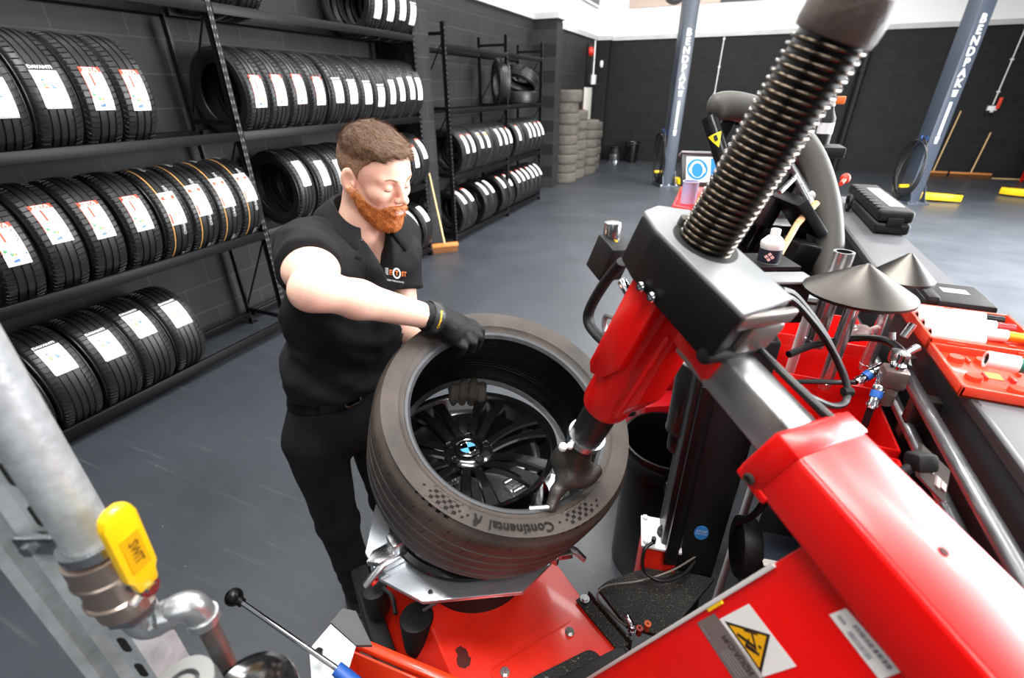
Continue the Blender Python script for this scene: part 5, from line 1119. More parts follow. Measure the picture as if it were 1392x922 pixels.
m = MB(); m.lathe([(.016, .24), (.0215, .24), (.0215, .02), (.0235, .018), (.0235, .0), (.016, 0)], b, seg=32, closed=True); obj('tube', m, mat('ground_bright_steel', '#cfd1d3'), t)
m = MB(); m.lathe([(.0158, .15), (.0158, .239)], b, seg=28); m.lathe([(0, .15), (.0158, .15)], b, seg=28); obj('bore', m, BLKM, t)
# bracket that carries them
pl0 = [W(x, y, 1.16) for x, y in ((1082, 395), (1132, 377), (1140, 400), (1128, 425), (1068, 433))]
t = thing('cone_bracket', 'pale grey folded bracket plate behind the large steel cone', 'bracket', pl0[4] - ZU * .1)
m = MB(); nn2 = nz(np.cross(pl0[1] - pl0[0], pl0[4] - pl0[0])); m.add(pl0 + [p + nn2 * .006 for p in pl0], [[0, 1, 2, 3, 4], [9, 8, 7, 6, 5]] + [[i, i + 5, (i + 1) % 5 + 5, (i + 1) % 5] for i in range(5)]); cbx = np.mean(pl0, 0); m.cyl(V3(cbx[0], cbx[1], 0) + FH * .02, cbx + FH * .012, .012, seg=16); obj('plate', m, mat('pale_bracket', '#d6d8da', rough=.35), t)
m = MB(); z0 = W(1166, 400, 1.06)[2] - .025; p0_, p1_ = W(1100, 400, 1.13), W(1230, 390, 1.16); m.box2((p0_[0], p0_[1] + .005, z0 - .03), (p1_[0] - .06, p0_[1] + .03, z0 - .022)); obj('shelf_plate', m, DKST, t)
# black hinge box in front of the hood
t = thing('grey_cover_box', 'flat grey topped black box behind the machine head', 'box', W(1062, 420, 1.12)); c = W(1066, 376, 1.12)
m = MB(); m.box(c - ZU * .004, (.13, .07, .008), R=np.stack([RT0, FH, ZU], 1), bev=.003); obj('lid', m, mat('box_grey', '#77787a', rough=.4), t)
m = MB(); m.box(c - ZU * .06, (.11, .06, .1), R=np.stack([RT0, FH, ZU], 1), bev=.004); m.cyl(c - ZU * .1 + FH * .01, V3(c[0], c[1], 0) + FH * .01, .025, seg=20); obj('body', m, BLKM, t)
# white bottle
pb = W(1044, 356, 1.5); t = thing('spray_bottle', 'white plastic bottle with dark label behind the machine head', 'bottle', pb)
m = MB(); m.box(pb - ZU * .006 + FH * .02, (.16, .14, .012), R=np.stack([RT0, FH, ZU], 1)); m.cyl(V3(pb[0], pb[1], 0), pb - ZU * .01, .03, seg=20); sd9 = obj('bottle_shelf', m, BLKM); tag(sd9, 'black pedestal shelf under the white bottle behind the machine head', 'shelf')
m = MB(); m.lathe([(0, 0), (.03, 0), (.033, .005), (.033, .05), (.035, .054), (.034, .066), (.02, .082), (.013, .086), (.013, .088), (0, .088)], pb, seg=32); obj('body', m, WHP, t)
m = MB(); m.lathe([(.0145, .086), (.0145, .104), (.012, .106), (0, .106)], pb, seg=24); obj('cap', m, WHP, t)
m = MB(); m.lathe([(.0334, .004), (.0334, .046)], pb, seg=32); lb = obj('label_wrap', m, mat('bottle_label_dark', '#1b1e2c', rough=.4), t)
d = nz(V3(-pb[0], -pb[1], 0)); s = np.cross(ZU, d); m = MB()
for i, j in ((0, 0), (1, 0), (0, 1), (1, 1)):
    a = s * ((i - .5) * .013) + ZU * ((j - .5) * .013); a = a @ np.stack([s, d, ZU], 1); m.box(pb + d * .034 + s * ((i - j) * .0085) + ZU * (.025 + (i + j - 1) * .0085), (.0085, .002, .0085), R=np.stack([s, d, ZU], 1) @ np.array([[.707, 0, .707], [0, 1, 0], [-.707, 0, .707]]))
obj('label_emblem', m, mat('label_emblem_pink', '#e3b7b0', rough=.5), lb)
# ================================================================== wheel balancer behind
t = thing('wheel_balancer', 'wheel balancer with big grey wheel guard, sign panel and red weight tray', 'balancer', (.1, 2.2, 0))
GUARD = mat('guard_grey_plastic', '#45433f', rough=.5, bump=.12, bscale=260)
GD = 1.72
pts = [W(x, y, GD + .03 * i / 10) for i, (x, y) in enumerate(((964, 150), (985, 144), (1012, 147), (1050, 160), (1082, 184), (1106, 218), (1122, 265), (1129, 315), (1128, 365), (1118, 415)))]
pts = bez(pts, 60); back = nz(FH * .97 + RT0 * .25)
rr = [.014, .028, .035] + [.039] * (len(pts) - 4) + [.034]
m = MB()
for k in range(2): m.tube([p + back * .035 * k for p in pts], rr, 18, flat=.9)
m2 = MB(); m2.tube([p + back * .02 for p in pts], rr, 20, flat=1.25); gd = obj('wheel_guard', m2, GUARD, t, smooth=60)
ctr_g = W(1010, 330, GD + .1)
m = MB(); st = []
for p in pts[10:]:
    inn = nz((ctr_g - p) - back * ((ctr_g - p) @ back)); st.append([p + inn * .028 + back * .03, p + inn * .065 + back * .06, p + inn * .065 + back * .22, p - inn * .0 + back * .3, p + back * .03])
k = 5; m.add([q for s in st for q in s], [[i * k + j, i * k + (j + 1) % k, (i + 1) * k + (j + 1) % k, (i + 1) * k + j] for i in range(len(st) - 1) for j in range(k)] + [list(range(k)), [(len(st) - 1) * k + j for j in range(k)]])
obj('guard_inner_shell', m, DRUM, t, smooth=40)
m = MB(); m.tube([p + ZU * .038 + back * .01 for p in pts[7:22]], [.004] * 15, 8); obj('guard_top_groove', m, BLKM, gd)
# support tube with hazard mark, reaching down to the body
a, b = W(964, 160, GD + .03), W(1010, 300, GD + .05); m = MB(); m.cyl(a, b, .03, seg=24); po = obj('guard_arm', m, mat('arm_gloss_black', '#111112', rough=.25), t)
dv = nz(b - a); pm = a + dv * .09; tow = nz(CP - pm); sx_ = nz(np.cross(dv, tow)); tow = np.cross(sx_, dv); m = MB()
fnc = lambda u, v, r=.0308: pm + dv * v + r * (tow * math.cos(u / .03) + sx_ * math.sin(u / .03))
tri = [(-.026, -.022), (.026, -.022), (0, .03)]
for k in range(6):
    for j in range(6 - k):
        P_ = lambda i, j_: fnc(*(np.array(tri[0]) + (np.array(tri[1]) - tri[0]) * i / 6 + (np.array(tri[2]) - tri[0]) * j_ / 6))
        m.add([P_(j, k), P_(j + 1, k), P_(j, k + 1)], [[0, 1, 2]])
        if j < 5 - k: m.add([P_(j + 1, k), P_(j + 1, k + 1), P_(j, k + 1)], [[0, 1, 2]])
obj('hazard_mark', m, mat('hazard_yellow_bright', '#ecd31d', rough=.5), po)
m = MB(); m.box(pm + tow * .032 - dv * .006, (.012, .02, .001), R=np.stack([sx_, dv, tow], 1)); obj('hazard_glyph', m, BLKP, po)
m = MB(); m.box(W(985, 172, GD + .1), (.05, .03, .1), R=np.stack([RT0, FH, ZU], 1) @ np.array([[.94, 0, .34], [0, 1, 0], [-.34, 0, .94]]), bev=.006); obj('guard_bracket', m, BLKM, t)
# sign panel
SD = 2.25; c = [W(934, 212, SD), W(1060, 216, SD), W(1052, 252, SD), W(927, 247, SD)]
s = nz(c[1] - c[0]); n = nz(np.cross(s, c[3] - c[0])); n = n if n @ (CP - c[0]) > 0 else -n; u = np.cross(n, s); wd = np.linalg.norm(c[1] - c[0]); hh = abs((c[0] - c[3]) @ u); R3 = np.stack([s, u, n], 1); ctr = (c[0] + c[2]) / 2
m = MB(); m.box(ctr - n * .012, (wd + .02, hh + .03, .02), R=R3, bev=.004); pn = obj('display_panel', m, mat('panel_dark', '#2d2d2f', rough=.4), t)
m = MB(); m.box(ctr - n * .02 + u * (hh / 2 + .02), (wd + .03, .012, .05), R=R3, bev=.003); obj('panel_top_edge', m, mat('panel_edge_grey', '#8b8b8b', rough=.4), pn)
m = MB(); m.box(ctr + n * .0, (wd - .02, hh - .004, .004), R=R3, mi=0)
L0 = c[0] + s * .015; hc = ctr + u * 0; x0 = -(wd / 2) + .062
disc = lambda x, y, rx, ry, w, mi, k=32: m.add([ctr + s * (x + rx * math.cos(a)) + u * (y + ry * math.sin(a)) + n * w for a in np.arange(k) * 2 * PI / k], [list(range(k))], mi)
disc(x0, 0, .05, .05, .0026, 1); disc(x0, 0, .034, .04, .0028, 0); disc(x0, -.004, .027, .034, .0030, 1); disc(x0 - .031, -.004, .009, .015, .0029, 0); disc(x0 + .031, -.004, .009, .015, .0029, 0)
bx0 = x0 + .064; m.box(ctr + s * ((bx0 + wd / 2 - .014) / 2) + n * .0025, (wd / 2 - .014 - bx0, hh - .014, .001), R=R3, mi=1)
for k, tx_s in enumerate(('Ear protection', 'must be worn', 'in this area')): m.text(tx_s, .034, R=R3, c=ctr + s * (bx0 + .125) + u * (.032 - .033 * k) + n * .0034, mi=0, bold=.0008)
obj('ear_protection_sign', m, [WHT, mat('mandatory_blue', '#1580cc', rough=.45)], pn, smooth=0)
# red weight tray at the front of the balancer
tz = 1.46
cA, cB, cC, cD = Wz(915, 283, tz), Wz(962, 291, tz), Wz(1000, 258, tz), Wz(930, 250, tz)
m = MB(); v = [cA, cB, cC, cD]; lo = [p - ZU * .035 for p in v]; m.add(v + lo, [[3, 2, 1, 0], [4, 5, 6, 7]] + [[i, (i + 1) % 4, (i + 1) % 4 + 4, i + 4][::-1] for i in range(4)]); tr = obj('weight_tray', m, TR, t)
m = MB(); q = [p + ZU * .012 for p in v]
for i in range(4): m.cyl(v[i] + ZU * .006, v[(i + 1) % 4] + ZU * .006, .007, seg=8)
obj('tray_lip', m, TR, tr)
m = MB(); m.box(V3((cA[0] + cC[0]) / 2 + .12, (cA[1] + cC[1]) / 2 + .1, .72), (.5, .5, 1.36), bev=.01); obj('cabinet', m, DRUM, t)
# mechanism seen through the hood
RC = np.stack([RT0, FH, ZU], 1); tilt = lambda a: RC @ np.array([[math.cos(a), 0, math.sin(a)], [0, 1, 0], [-math.sin(a), 0, math.cos(a)]])
m = MB(); m.box(W(1058, 268, 1.85), (.05, .06, .24), R=tilt(.32), bev=.006); obj('side_panel', m, mat('panel_black', '#0d0d0e', rough=.45, spec=.3), t)
m = MB(); m.box(W(1040, 285, 1.95), (.03, .1, .34), R=tilt(.3), bev=.004); obj('monitor_back', m, BLKG, t)
m = MB(); m.box(W(1086, 290, 1.78), (.04, .2, .17), R=tilt(-.75), bev=.008); obj('measuring_arm', m, mat('arm_dark_grey', '#18181a', rough=.35, spec=.3), t)
m = MB(); m.box(W(1080, 352, 1.75), (.09, .12, .14), R=tilt(.2), bev=.01); obj('arm_housing', m, DRUM, t)
m = MB(); p = W(1080, 238, 1.72); m.cyl(p, W(1098, 272, 1.72), .011, seg=14); m.cyl(W(1060, 262, 1.7), W(1082, 240, 1.72), .009, seg=14); m.cyl(W(1074, 222, 1.75), W(1102, 268, 1.76), .013, seg=16); obj('spindle_rods', m, STEEL, t)
m = MB(); m.cyl(W(1084, 304, 1.7), W(1110, 276, 1.72), .012, seg=14); m.cyl(W(1060, 346, 1.66), W(1084, 304, 1.7), .011, seg=14); obj('wooden_handle', m, mat('hammer_wood', '#c39a6c', rough=.5), t)
m = MB(); m.cyl(W(1096, 270, 1.74), W(1102, 284, 1.74), .02, seg=20, bev=.006); m.sphere(W(1102, 266, 1.76), (.025, .02, .02), 18, 12); obj('pale_roller', m, mat('pale_roller', '#b9b3b2', rough=.4), t)
m = MB(); m.box(W(1075, 222, 2.2), (.16, .04, .03), R=RC, bev=.006); m.box(W(1075, 228, 2.25), (.2, .2, .02), R=RC); obj('top_shelf', m, DRUM, t)
m = MB(); m.cyl(W(1079, 215, 2.2), W(1079, 203, 2.2), .022, seg=18, bev=.004); obj('blue_cap', m, mat('cap_blue', '#1765b5', rough=.35), t)
m = MB(); m.cyl(W(989, 220, 2.3), W(989, 207, 2.3), .02, seg=18, bev=.004); obj('blue_can', m, mat('cap_blue', '#1765b5'), t)
m = MB(); m.box(W(1048, 292, 1.9), (.06, .02, .02), R=RC, bev=.004); obj('red_block', m, TR, t)
m = MB(); m.sphere(W(1149, 243, 1.8), (.018, .018, .02), 16, 10); m.cyl(W(1149, 243, 1.8), W(1143, 250, 1.75), .008, seg=10); obj('red_knob', m, mat('knob_red', '#d6371f', rough=.4), t)
m = MB(); m.sphere(W(1104, 238, 1.9), (.02, .02, .024), 16, 10); obj('red_handle_ball', m, mat('knob_red', '#d6371f'), t)
# red lower cabinet, its shade put into the darker paint colour
RD = mat('shaded_red_paint', '#a80f18', rough=.3, coat=.3)
m = MB(); p = W(903, 553, 2.2); Rc = np.stack([nz(RT0 + FH * .1), nz(FH - RT0 * .1), ZU], 1)
m.box(p + V3(0, .0, -.0), (.24, .12, .1), R=Rc, bev=.005); m.box(p + FH * .1 + ZU * .24, (.3, .06, .5), R=Rc, bev=.005); m.box(p + FH * .12 - ZU * .3, (.26, .3, .55), R=Rc, bev=.01); obj('lower_cabinet', m, RD, t)
m = MB(); p = W(857, 562, 2.15); m.box(p, (.05, .02, .035), R=Rc, bev=.012); obj('silver_tab', m, STEEL, t)
# cup and orange pliers in the tray
pc = Wz(935, 276, tz + .001); cup = thing('paper_cup', 'pale lilac cylindrical tub standing in the red weight tray', 'cup', pc)
m = MB(); m.lathe([(0, 0), (.032, 0), (.033, .09), (.031, .09), (.03, .004), (0, .004)], pc, seg=36); obj('body', m, mat('lilac_tub', '#b9b6dd', rough=.5), cup)
m = MB(); m.lathe([(.0325, .086), (.0345, .088), (.0345, .092), (.031, .092)], pc, seg=36); obj('rim', m, mat('lilac_rim', '#dcdaf0', rough=.4), cup)
pp = Wz(950, 281, tz + .02); pl_ = thing('weight_pliers', 'orange handled pliers lying in the red weight tray', 'pliers', pp - ZU * .015)
OR = mat('orange_grips', '#ee8a1d', rough=.4)
for k in (-1, 1):
    m = MB(); m.tube(bez([pp + RT0 * (.0 + .006 * k), pp + RT0 * (.02 + .014 * k) + FH * .04 + ZU * .01, pp + RT0 * (.045 + .01 * k) + FH * .09 + ZU * .025], 12), .007, 8); obj('grip', m, OR, pl_)
m = MB(); m.tube([pp, pp - RT0 * .03 - FH * .02], [.01, .004], 8); obj('jaw', m, STEEL, pl_)
# person-height clutter on the far side: trolley with bottles behind the spring
tb0 = Wz(1128, 226, 0); t = thing('cleaner_bottle', 'white and black bottle with orange nozzle seen past the spring', 'bottle', W(1118, 200, 2.4))
m = MB(); p = W(1116, 196, 2.4); m.lathe([(0, 0), (.035, 0), (.035, .12), (.015, .16), (.012, .19), (0, .19)], p, seg=24); obj('body', m, BLKM, t)
m = MB(); m.lathe([(.0355, .05), (.0355, .1)], p, seg=24); m.lathe([(.0125, .17), (.016, .18), (.016, .21), (0, .212)], p, seg=20); obj('pale_band', m, mat('pale_band', '#d8d6d8', rough=.4), t)
m = MB(); m.box(p + ZU * .2 + V3(.03, 0, 0), (.04, .025, .035), bev=.005); obj('orange_nozzle', m, mat('nozzle_orange', '#e06a2a', rough=.4), t)
m = MB(); m.box(p - ZU * .03, (.2, .2, .05), bev=.005); m.cyl(p - ZU * .05, V3(p[0], p[1], 0), .04, seg=20); st_ = obj('bottle_stand', m, BLKM); tag(st_, 'black pedestal stand carrying the bottle behind the balancer guard', 'stand')
# red tool trolley at the right edge
p = V3(6.55, 14.6, 0); t = thing('tool_trolley', 'red framed tool trolley at the right edge by the far wall', 'trolley', p)
m = MB()
for x in (-.35, .5): m.box(p + V3(x, 0, .45), (.05, .5, .06), bev=.01); m.box(p + V3(x, -.22, .42), (.05, .05, .84), bev=.008); m.box(p + V3(x, .22, .42), (.05, .05, .84), bev=.008)
obj('frame', m, RED, t)
m = MB(); m.box(p + V3(.1, 0, .87), (1.0, .55, .06), bev=.01); obj('top_shelf', m, RED, t)
m = MB(); m.box(p + V3(.1, .0, .45), (.8, .45, .5), R=I3, bev=.01); obj('panel', m, mat('trolley_panel', '#b98a72', rough=.5), t)
m = MB()
for x in (-.33, .48): m.cyl(p + V3(x, -.23, .05), p + V3(x + .04, -.23, .05), .05, seg=20)
obj('castor', m, RED, t)
m = MB(); q = p + V3(-.33, -.2, .9); m.lathe([(0, 0), (.07, 0), (.075, .14), (.03, .22), (.025, .25), (0, .25)], q, (0, 0, 1), 20); bt = obj('white_bottle', m, WHP); tag(bt, 'white bottle standing on the red trolley corner', 'bottle')
t = thing('ratchet_tool', 'steel ratchet hanging from the corner of the red trolley', 'ratchet', p + V3(-.42, -.28, .4)); m = MB(); m.cyl(p + V3(-.36, -.26, .9), p + V3(-.56, -.3, .35), .016, seg=12); obj('shank', m, STEEL, t); m = MB(); m.sphere(p + V3(-.56, -.3, .35), (.03, .02, .03), 14, 10); obj('drive_head', m, STEEL, t)
m = MB(); m.cyl(p + V3(-.34, -.3, .85), p + V3(-.4, -.3, .62), .02, seg=12); obj('blue_grip', m, mat('coupling_blue', '#2458a6'), t)

# ================================================================== compressed air drop at lower left
PIPE = mat('galvanised_pipe', '#adb2b4', rough=.42, metal=.35, var=.18, vscale=60, bump=.1, bscale=140)
cp_ = W(101, 700, .47); px, py = cp_[0], cp_[1]; zp = cp_[2]
t = thing('air_drop_pipe', 'galvanised air drop pipe with yellow handled ball valve at lower left', 'pipe', (px, py, zp - .3))
pr = .0218
z1 = W(140, 752, .49)[2]
m = MB(); m.cyl((px, py, z1), (px, py, 3.4), pr, seg=36); obj('pipe', m, PIPE, t)
VC = V3(px, py, 0)
NI = mat('nickel_brass', '#b9a79b', rough=.28, metal=.9)
m = MB(); m.lathe([(.0222, 0), (.028, 0), (.028, -.012), (.0222, -.014)], VC + ZU * (z1 + .016), seg=36); m.box(VC + ZU * (z1 + .01) + (-RT0 * .05), (.05, .012, .026), R=np.stack([RT0, FH, ZU], 1), bev=.004); cl = obj('pipe_clip', m, STEEL, t)
m = MB(); m.cyl(VC + ZU * (z1 + .01) - RT0 * .058 - FH * .012, VC + ZU * (z1 + .01) - RT0 * .058 - FH * .004, .007, seg=6); obj('clip_screw', m, STEEL, cl)
m = MB(); zz = z1
m.lathe([(.022, 0), (.0305, -.001), (.031, -.026), (.0325, -.028), (.0325, -.031), (.029, -.034), (.03, -.06), (.0325, -.062), (.0325, -.065), (.028, -.068), (.0285, -.088), (.02, -.09)], VC + ZU * zz, seg=36); vb_ = obj('valve_body', m, NI, t, smooth=30)
tw_ = nz(V3(-px, -py, 0) + RT0 * .9); nutc = VC + ZU * (zz - .045)
m = MB(); m.cyl(nutc, nutc + tw_ * .044, .009, seg=16); m.cyl(nutc + tw_ * .044, nutc + tw_ * .052, .0105, seg=6); m.cyl(nutc + tw_ * .052, nutc + tw_ * .056, .006, seg=12); obj('valve_stem', m, STEEL, vb_)
# yellow lever along the pipe
hb0 = nutc + tw_ * .047; upd = nz(ZU * .97 - RT0 * .0 + tw_ * .1); sd_ = nz(np.cross(upd, tw_)); RH = np.stack([sd_, upd, np.cross(sd_, upd)], 1)
m = MB(); m.prism([(-.011, .004), (.011, .004), (.0125, .02), (.0165, .028), (.0165, .105), (.013, .116), (.006, .121), (-.006, .121), (-.013, .116), (-.0165, .105), (-.0165, .028), (-.0125, .02)], .011, R=RH, c=hb0, bev=.003, center=True); lv_ = obj('lever_handle', m, mat('valve_yellow', '#f7c60f', rough=.32, coat=.3), t)
m = MB(); m.prism([(-.0095, .035), (.0095, .035), (.0095, .085), (-.0095, .085)], .001, R=RH, c=hb0 + RH[:, 2] * .0055, mi=0)
m.text('SWIT', .013, R=np.stack([-RH[:, 1], RH[:, 0], RH[:, 2]], 1), c=hb0 + RH[:, 2] * .0068 + RH[:, 1] * .06, mi=1, bold=.0004)
obj('lever_panel', m, [mat('lever_panel_yellow', '#dca50b', rough=.4), mat('lever_print', '#6a4e0a', rough=.5)], lv_, smooth=0)
m = MB(); m.tube([nutc + tw_ * .046 - sd_ * .02 - ZU * .004, nutc + tw_ * .046, nutc + tw_ * .046 + upd * .012], .006, 8, flat=.5); obj('lever_stop', m, STEEL, lv_)
m = MB(); m.lathe([(.018, 0), (.025, 0), (.025, -.016), (.018, -.016)], VC + ZU * (zz - .088), seg=6); m.lathe([(.026, 0), (.028, -.002), (.026, -.006)], VC + ZU * (zz - .085), seg=30); obj('reducer_nut', m, STEEL, t, smooth=20)
# elbows to the second pipe
e0 = VC + ZU * (zz - .1); dr = nz(RT0 * .9 + FH * .35); e1_ = e0 - ZU * .022
SW = mat('bright_zinc_elbow', '#c9cccd', rough=.3, metal=.85, bump=.06, bscale=120)
pe = bez([e0, e1_, e1_ + dr * .006 - ZU * .012, e1_ + dr * .018 - ZU * .012, e1_ + dr * .026 - ZU * .006], 20); m = MB(); m.tube(pe, .0165, 20); obj('elbow_fitting', m, SW, t, smooth=60)
pz = pe[-1]; pe2 = bez([pz, pz + dr * .014 + ZU * .006, pz + dr * .026 + ZU * .002, pz + dr * .031 - ZU * .02], 18); m = MB(); m.tube(pe2, .0165, 20); m.cyl(pe2[-1] + ZU * .002, pe2[-1] - ZU * .01, .0185, seg=24); m.cyl(pz - dr * .004, pz + dr * .006, .0182, seg=24); obj('elbow_fitting', m, SW, t, smooth=60)
q = pe2[-1]; m = MB(); m.cyl(q, q - ZU * .2, .0118, seg=22); obj('drop_tube', m, mat('rusty_galv_tube', '#8f8f8d', rough=.4, metal=.7, col2='#7a5f55', vscale=22), t)
# filter bowls at the bottom edge
fb = W(252, 940, .5); m = MB(); m.lathe([(0, 0), (.0165, 0), (.0165, .012), (.03, .012), (.03, 0), (.032, -.004), (.032, -.1), (0, -.1)], fb, seg=36); m.lathe([(0, .004), (.012, .004), (.012, .01), (0, .01)], fb, seg=20)
o = obj('air_filter', m, mat('pale_filter', '#8d9090', rough=.35, metal=.7)); tag(o, 'round pale metal air filter top at the bottom edge beside the strut', 'filter')
fb = W(340, 948, .56); m = MB(); m.lathe([(0, 0), (.03, 0), (.044, .006), (.05, .004), (.052, -.004), (.052, -.1), (0, -.1)], fb, seg=40); o = obj('air_lubricator', m, BLKG); tag(o, 'round gloss black air unit top at the bottom edge under the small pipe', 'lubricator')
# strut channel behind the pipe
sc = W(98, 770, .53); t = thing('strut_channel', 'slotted galvanised steel strut post behind the air pipe at lower left', 'post', (sc[0], sc[1], 0))
sR = np.stack([RT0, FH, ZU], 1); c_ = V3(sc[0], sc[1], 0)
pf = [(.014, 0), (.014, .05), (-.075, .05), (-.075, -.002), (-.066, -.01), (-.056, -.004), (-.052, .018), (-.036, .02), (-.032, .0), (-.024, -.008), (-.014, 0)]
m = MB(); m.prism(pf, 3.3, R=sR, c=c_); ch = obj('channel', m, GALV, t, smooth=0)
for z in np.arange(1.16, 2.1, .058):
    m = MB(); m.prism(rrect(.011, .03, .005), .0012, R=np.stack([RT0, ZU, -FH], 1), c=c_ + RT0 * .0 + ZU * z - FH * .0); obj('slot', m, mat('slot_dark', '#121314', rough=.7), ch)
# ================================================================== the mechanic
def U3(u, f, z): return V3(*(RT0 * u + FH * f)) + V3(0, 0, z)
def dirU(u, f): return nz(RT0 * u + FH * f)
def trace(fn, x, y, d0, d1, n=40):
    """first surface hit of a distance field along the pixel ray"""
    ds = np.linspace(d0, d1, n); r = ray(x, y); v = fn(CP + ds[:, None] * r)
    if not (v < 0).any(): return W(x, y, d1)
    i = int(np.argmax(v < 0)); a, b = ds[max(0, i - 1)], ds[i]; ds = np.linspace(a, b, 12); v = fn(CP + ds[:, None] * r); i = int(np.argmax(v < 0)); a, b = ds[max(0, i - 1)], ds[i]
    fa, fb = fn(np.array([W(x, y, a), W(x, y, b)])); return W(x, y, a + (b - a) * fa / (fa - fb) if fa > 0 > fb else b)
per_loc = U3(-.57, 1.23, 0)
man = thing('person', 'person in black polo shirt, jeans and work gloves pulling the worn tyre', 'person', per_loc)
SKIN = mat('skin', '#efbda8', rough=.5, var=.09, vscale=22, sss=.15, bump=.06, bscale=420)
POLO = mat('polo_black', '#121316', rough=.82, spec=.25, bump=.18, bscale=700, var=.12, vscale=60)
JEAN = mat('black_denim', '#0e0f12', rough=.8, spec=.25, bump=.2, bscale=500, var=.35, vscale=9)
GLOV = mat('black_glove', '#0f0f10', rough=.6, spec=.3, bump=.2, bscale=300)
GLOVD = mat('dirty_glove', '#352e27', rough=.8, bump=.3, bscale=200, var=.2, vscale=40)
# joints
PEL = U3(-.565, 1.25, .97); NB = U3(-.398, 1.255, 1.575)
SHR = U3(-.505, 1.13, 1.55); SHL = U3(-.345, 1.36, 1.52)
ELR = W(428, 393, .955); WRR = W(592, 433, 1.165)
ELL = W(549, 442, 1.40); WRL = U3(-.2, 1.385, 1.03)
HD = W(510, 238, 1.17)
KR = U3(-.635, 1.2, .52); AR = U3(-.622, 1.215, .1); KL = U3(-.47, 1.31, .52); AL = U3(-.47, 1.33, .1)
HR = PEL + dirU(-.69, -.72) * .095 - ZU * .05; HL = PEL - dirU(-.69, -.72) * .095 - ZU * .05
# ---- head frame: x face forward, y his left, z up
yw = math.radians(-33); pt = R_(17)
fx = dirU(math.cos(yw), math.sin(yw)); HX = nz(fx * math.cos(pt) - ZU * math.sin(pt)); HY = nz(np.cross(ZU, fx)); HZ = np.cross(HX, HY)
RH3 = np.stack([HX, HY, HZ], 1); HS = .925
def toh(p): return (p - HD) @ RH3 / HS
def hw(q): return HD + RH3 @ (np.array(q, float) * HS)
def head_sd(q):
    a = np.abs(q[:, 1]); s = np.stack([q[:, 0], a, q[:, 2]], 1)
    d = sd_ell(q, (-.014, 0, .034), (.1, .0775, .086))
    d = smin(d, sd_ell(q, (.034, 0, .03), (.056, .062, .066)), .03)
    d = smin(d, sd_ell(q, (.03, 0, -.05), (.06, .056, .068)), .03)
    d = smin(d, sd_cap(s, (-.005, .05, -.045), (.058, .02, -.102), .02, .018), .025)
    d = smin(d, sd_ell(q, (.072, 0, -.1), (.022, .024, .02)), .018)
    d = smin(d, sd_ell(s, (.058, .043, -.02), (.024, .02, .02)), .022)
    d = smin(d, sd_cap(s, (.084, .012, .02), (.07, .046, .022), .0105, .009), .014)
    d = smax(d, -sd_ell(s, (.1, .031, .003), (.018, .017, .012)), .012)
    d = smin(d, sd_ell(s, (.0755, .032, .0025), (.0135, .0155, .0125)), .004)
    d = smin(d, sd_cap(q, (.085, 0, .016), (.11, 0, -.022), .0075, .0105), .011)
    d = smin(d, sd_ell(q, (.111, 0, -.0265), (.0125, .0115, .010)), .007)
    d = smin(d, sd_ell(s, (.1, .0125, -.0295), (.0105, .0068, .0078)), .005)
    d = smax(d, -sd_ell(s, (.105, .006, -.0375), (.005, .0034, .004)), .002)
    d = smin(d, sd_ell(q, (.083, 0, -.06), (.02, .03, .022)), .012)
    d = smin(d, sd_ell(q, (.1, 0, -.053), (.0075, .02, .0055)), .005)
    d = smin(d, sd_ell(q, (.097, 0, -.066), (.008, .018, .0065)), .005)
    d = smax(d, -sd_ell(q, (.107, 0, -.0592), (.01, .021, .0011)), .002)
    # ears
    RE = rot_to((0, 1, .0), (0, 0, 1)); e = s - np.array([-.012, .079, -.008])
    ca, sa = math.cos(-.5), math.sin(-.5); e2 = np.stack([e[:, 0] * ca + e[:, 1] * sa, -e[:, 0] * sa + e[:, 1] * ca, e[:, 2] + .25 * e[:, 0]], 1)
    ear = sd_ell(e2, (0, .002, 0), (.0205, .0065, .033)); ear = smax(ear, -sd_ell(e2, (.003, .009, .004), (.0125, .007, .021)), .004)
    ear = smin(ear, sd_ell(e2, (.005, .001, -.024), (.0095, .0065, .011)), .005); ear = smin(ear, sd_ell(e2, (.012, .003, -.002), (.005, .004, .007)), .003)
    d = smin(d, ear, .005)
    return d
neckA = hw((-.03, 0, -.06)); NBk = NB
def head_fn(p):
    d = head_sd(toh(p)) * HS
    d = smin(d, sd_cap(p, neckA, NB + ZU * .0, .056, .062), .025)
    d = smin(d, sd_cap(p, NB, NB - ZU * .08 + dirU(.61, -.79) * .012, .058, .05), .03)
    return d
def arm_fn(p):
    fa = ELR * .68 + WRR * .32
    d = sd_cap(p, SHR, ELR, .053, .043); d = smin(d, sd_ell(p, SHR * .45 + ELR * .55 - ZU * .004, (.06, .045, .045), rot_to(ELR - SHR)), .03)
    d = smin(d, sd_cap(p, ELR, fa, .041, .0405), .025); d = smin(d, sd_cap(p, fa, WRR, .0405, .029), .02)
    d = smin(d, sd_ell(p, ELR - nz(WRR - ELR) * .02 - ZU * .012, (.031, .031, .031)), .02)
    return d
def arml_fn(p): 
    fa = ELL * .7 + WRL * .3
    return smin(smin(sd_cap(p, SHL, ELL, .052, .045), sd_cap(p, ELL, fa, .044, .046), .02), sd_cap(p, fa, WRL, .046, .031), .02)
def core_fn(p):
    d = sd_cap(p, PEL, NB - ZU * .16 - dirU(.61, -.79) * .02, .06, .06)
    for a, b, c in ((HR, KR, AR), (HL, KL, AL)): d = smin(d, smin(sd_cap(p, a, b, .07, .045), sd_cap(p, b, c, .045, .035), .02), .03)
    return d
bm_ = MB()
v, f = surface_nets(head_fn, HD - V3(.17, .17, .24), HD + V3(.17, .17, .15), .0024); bm_.add(v, f)
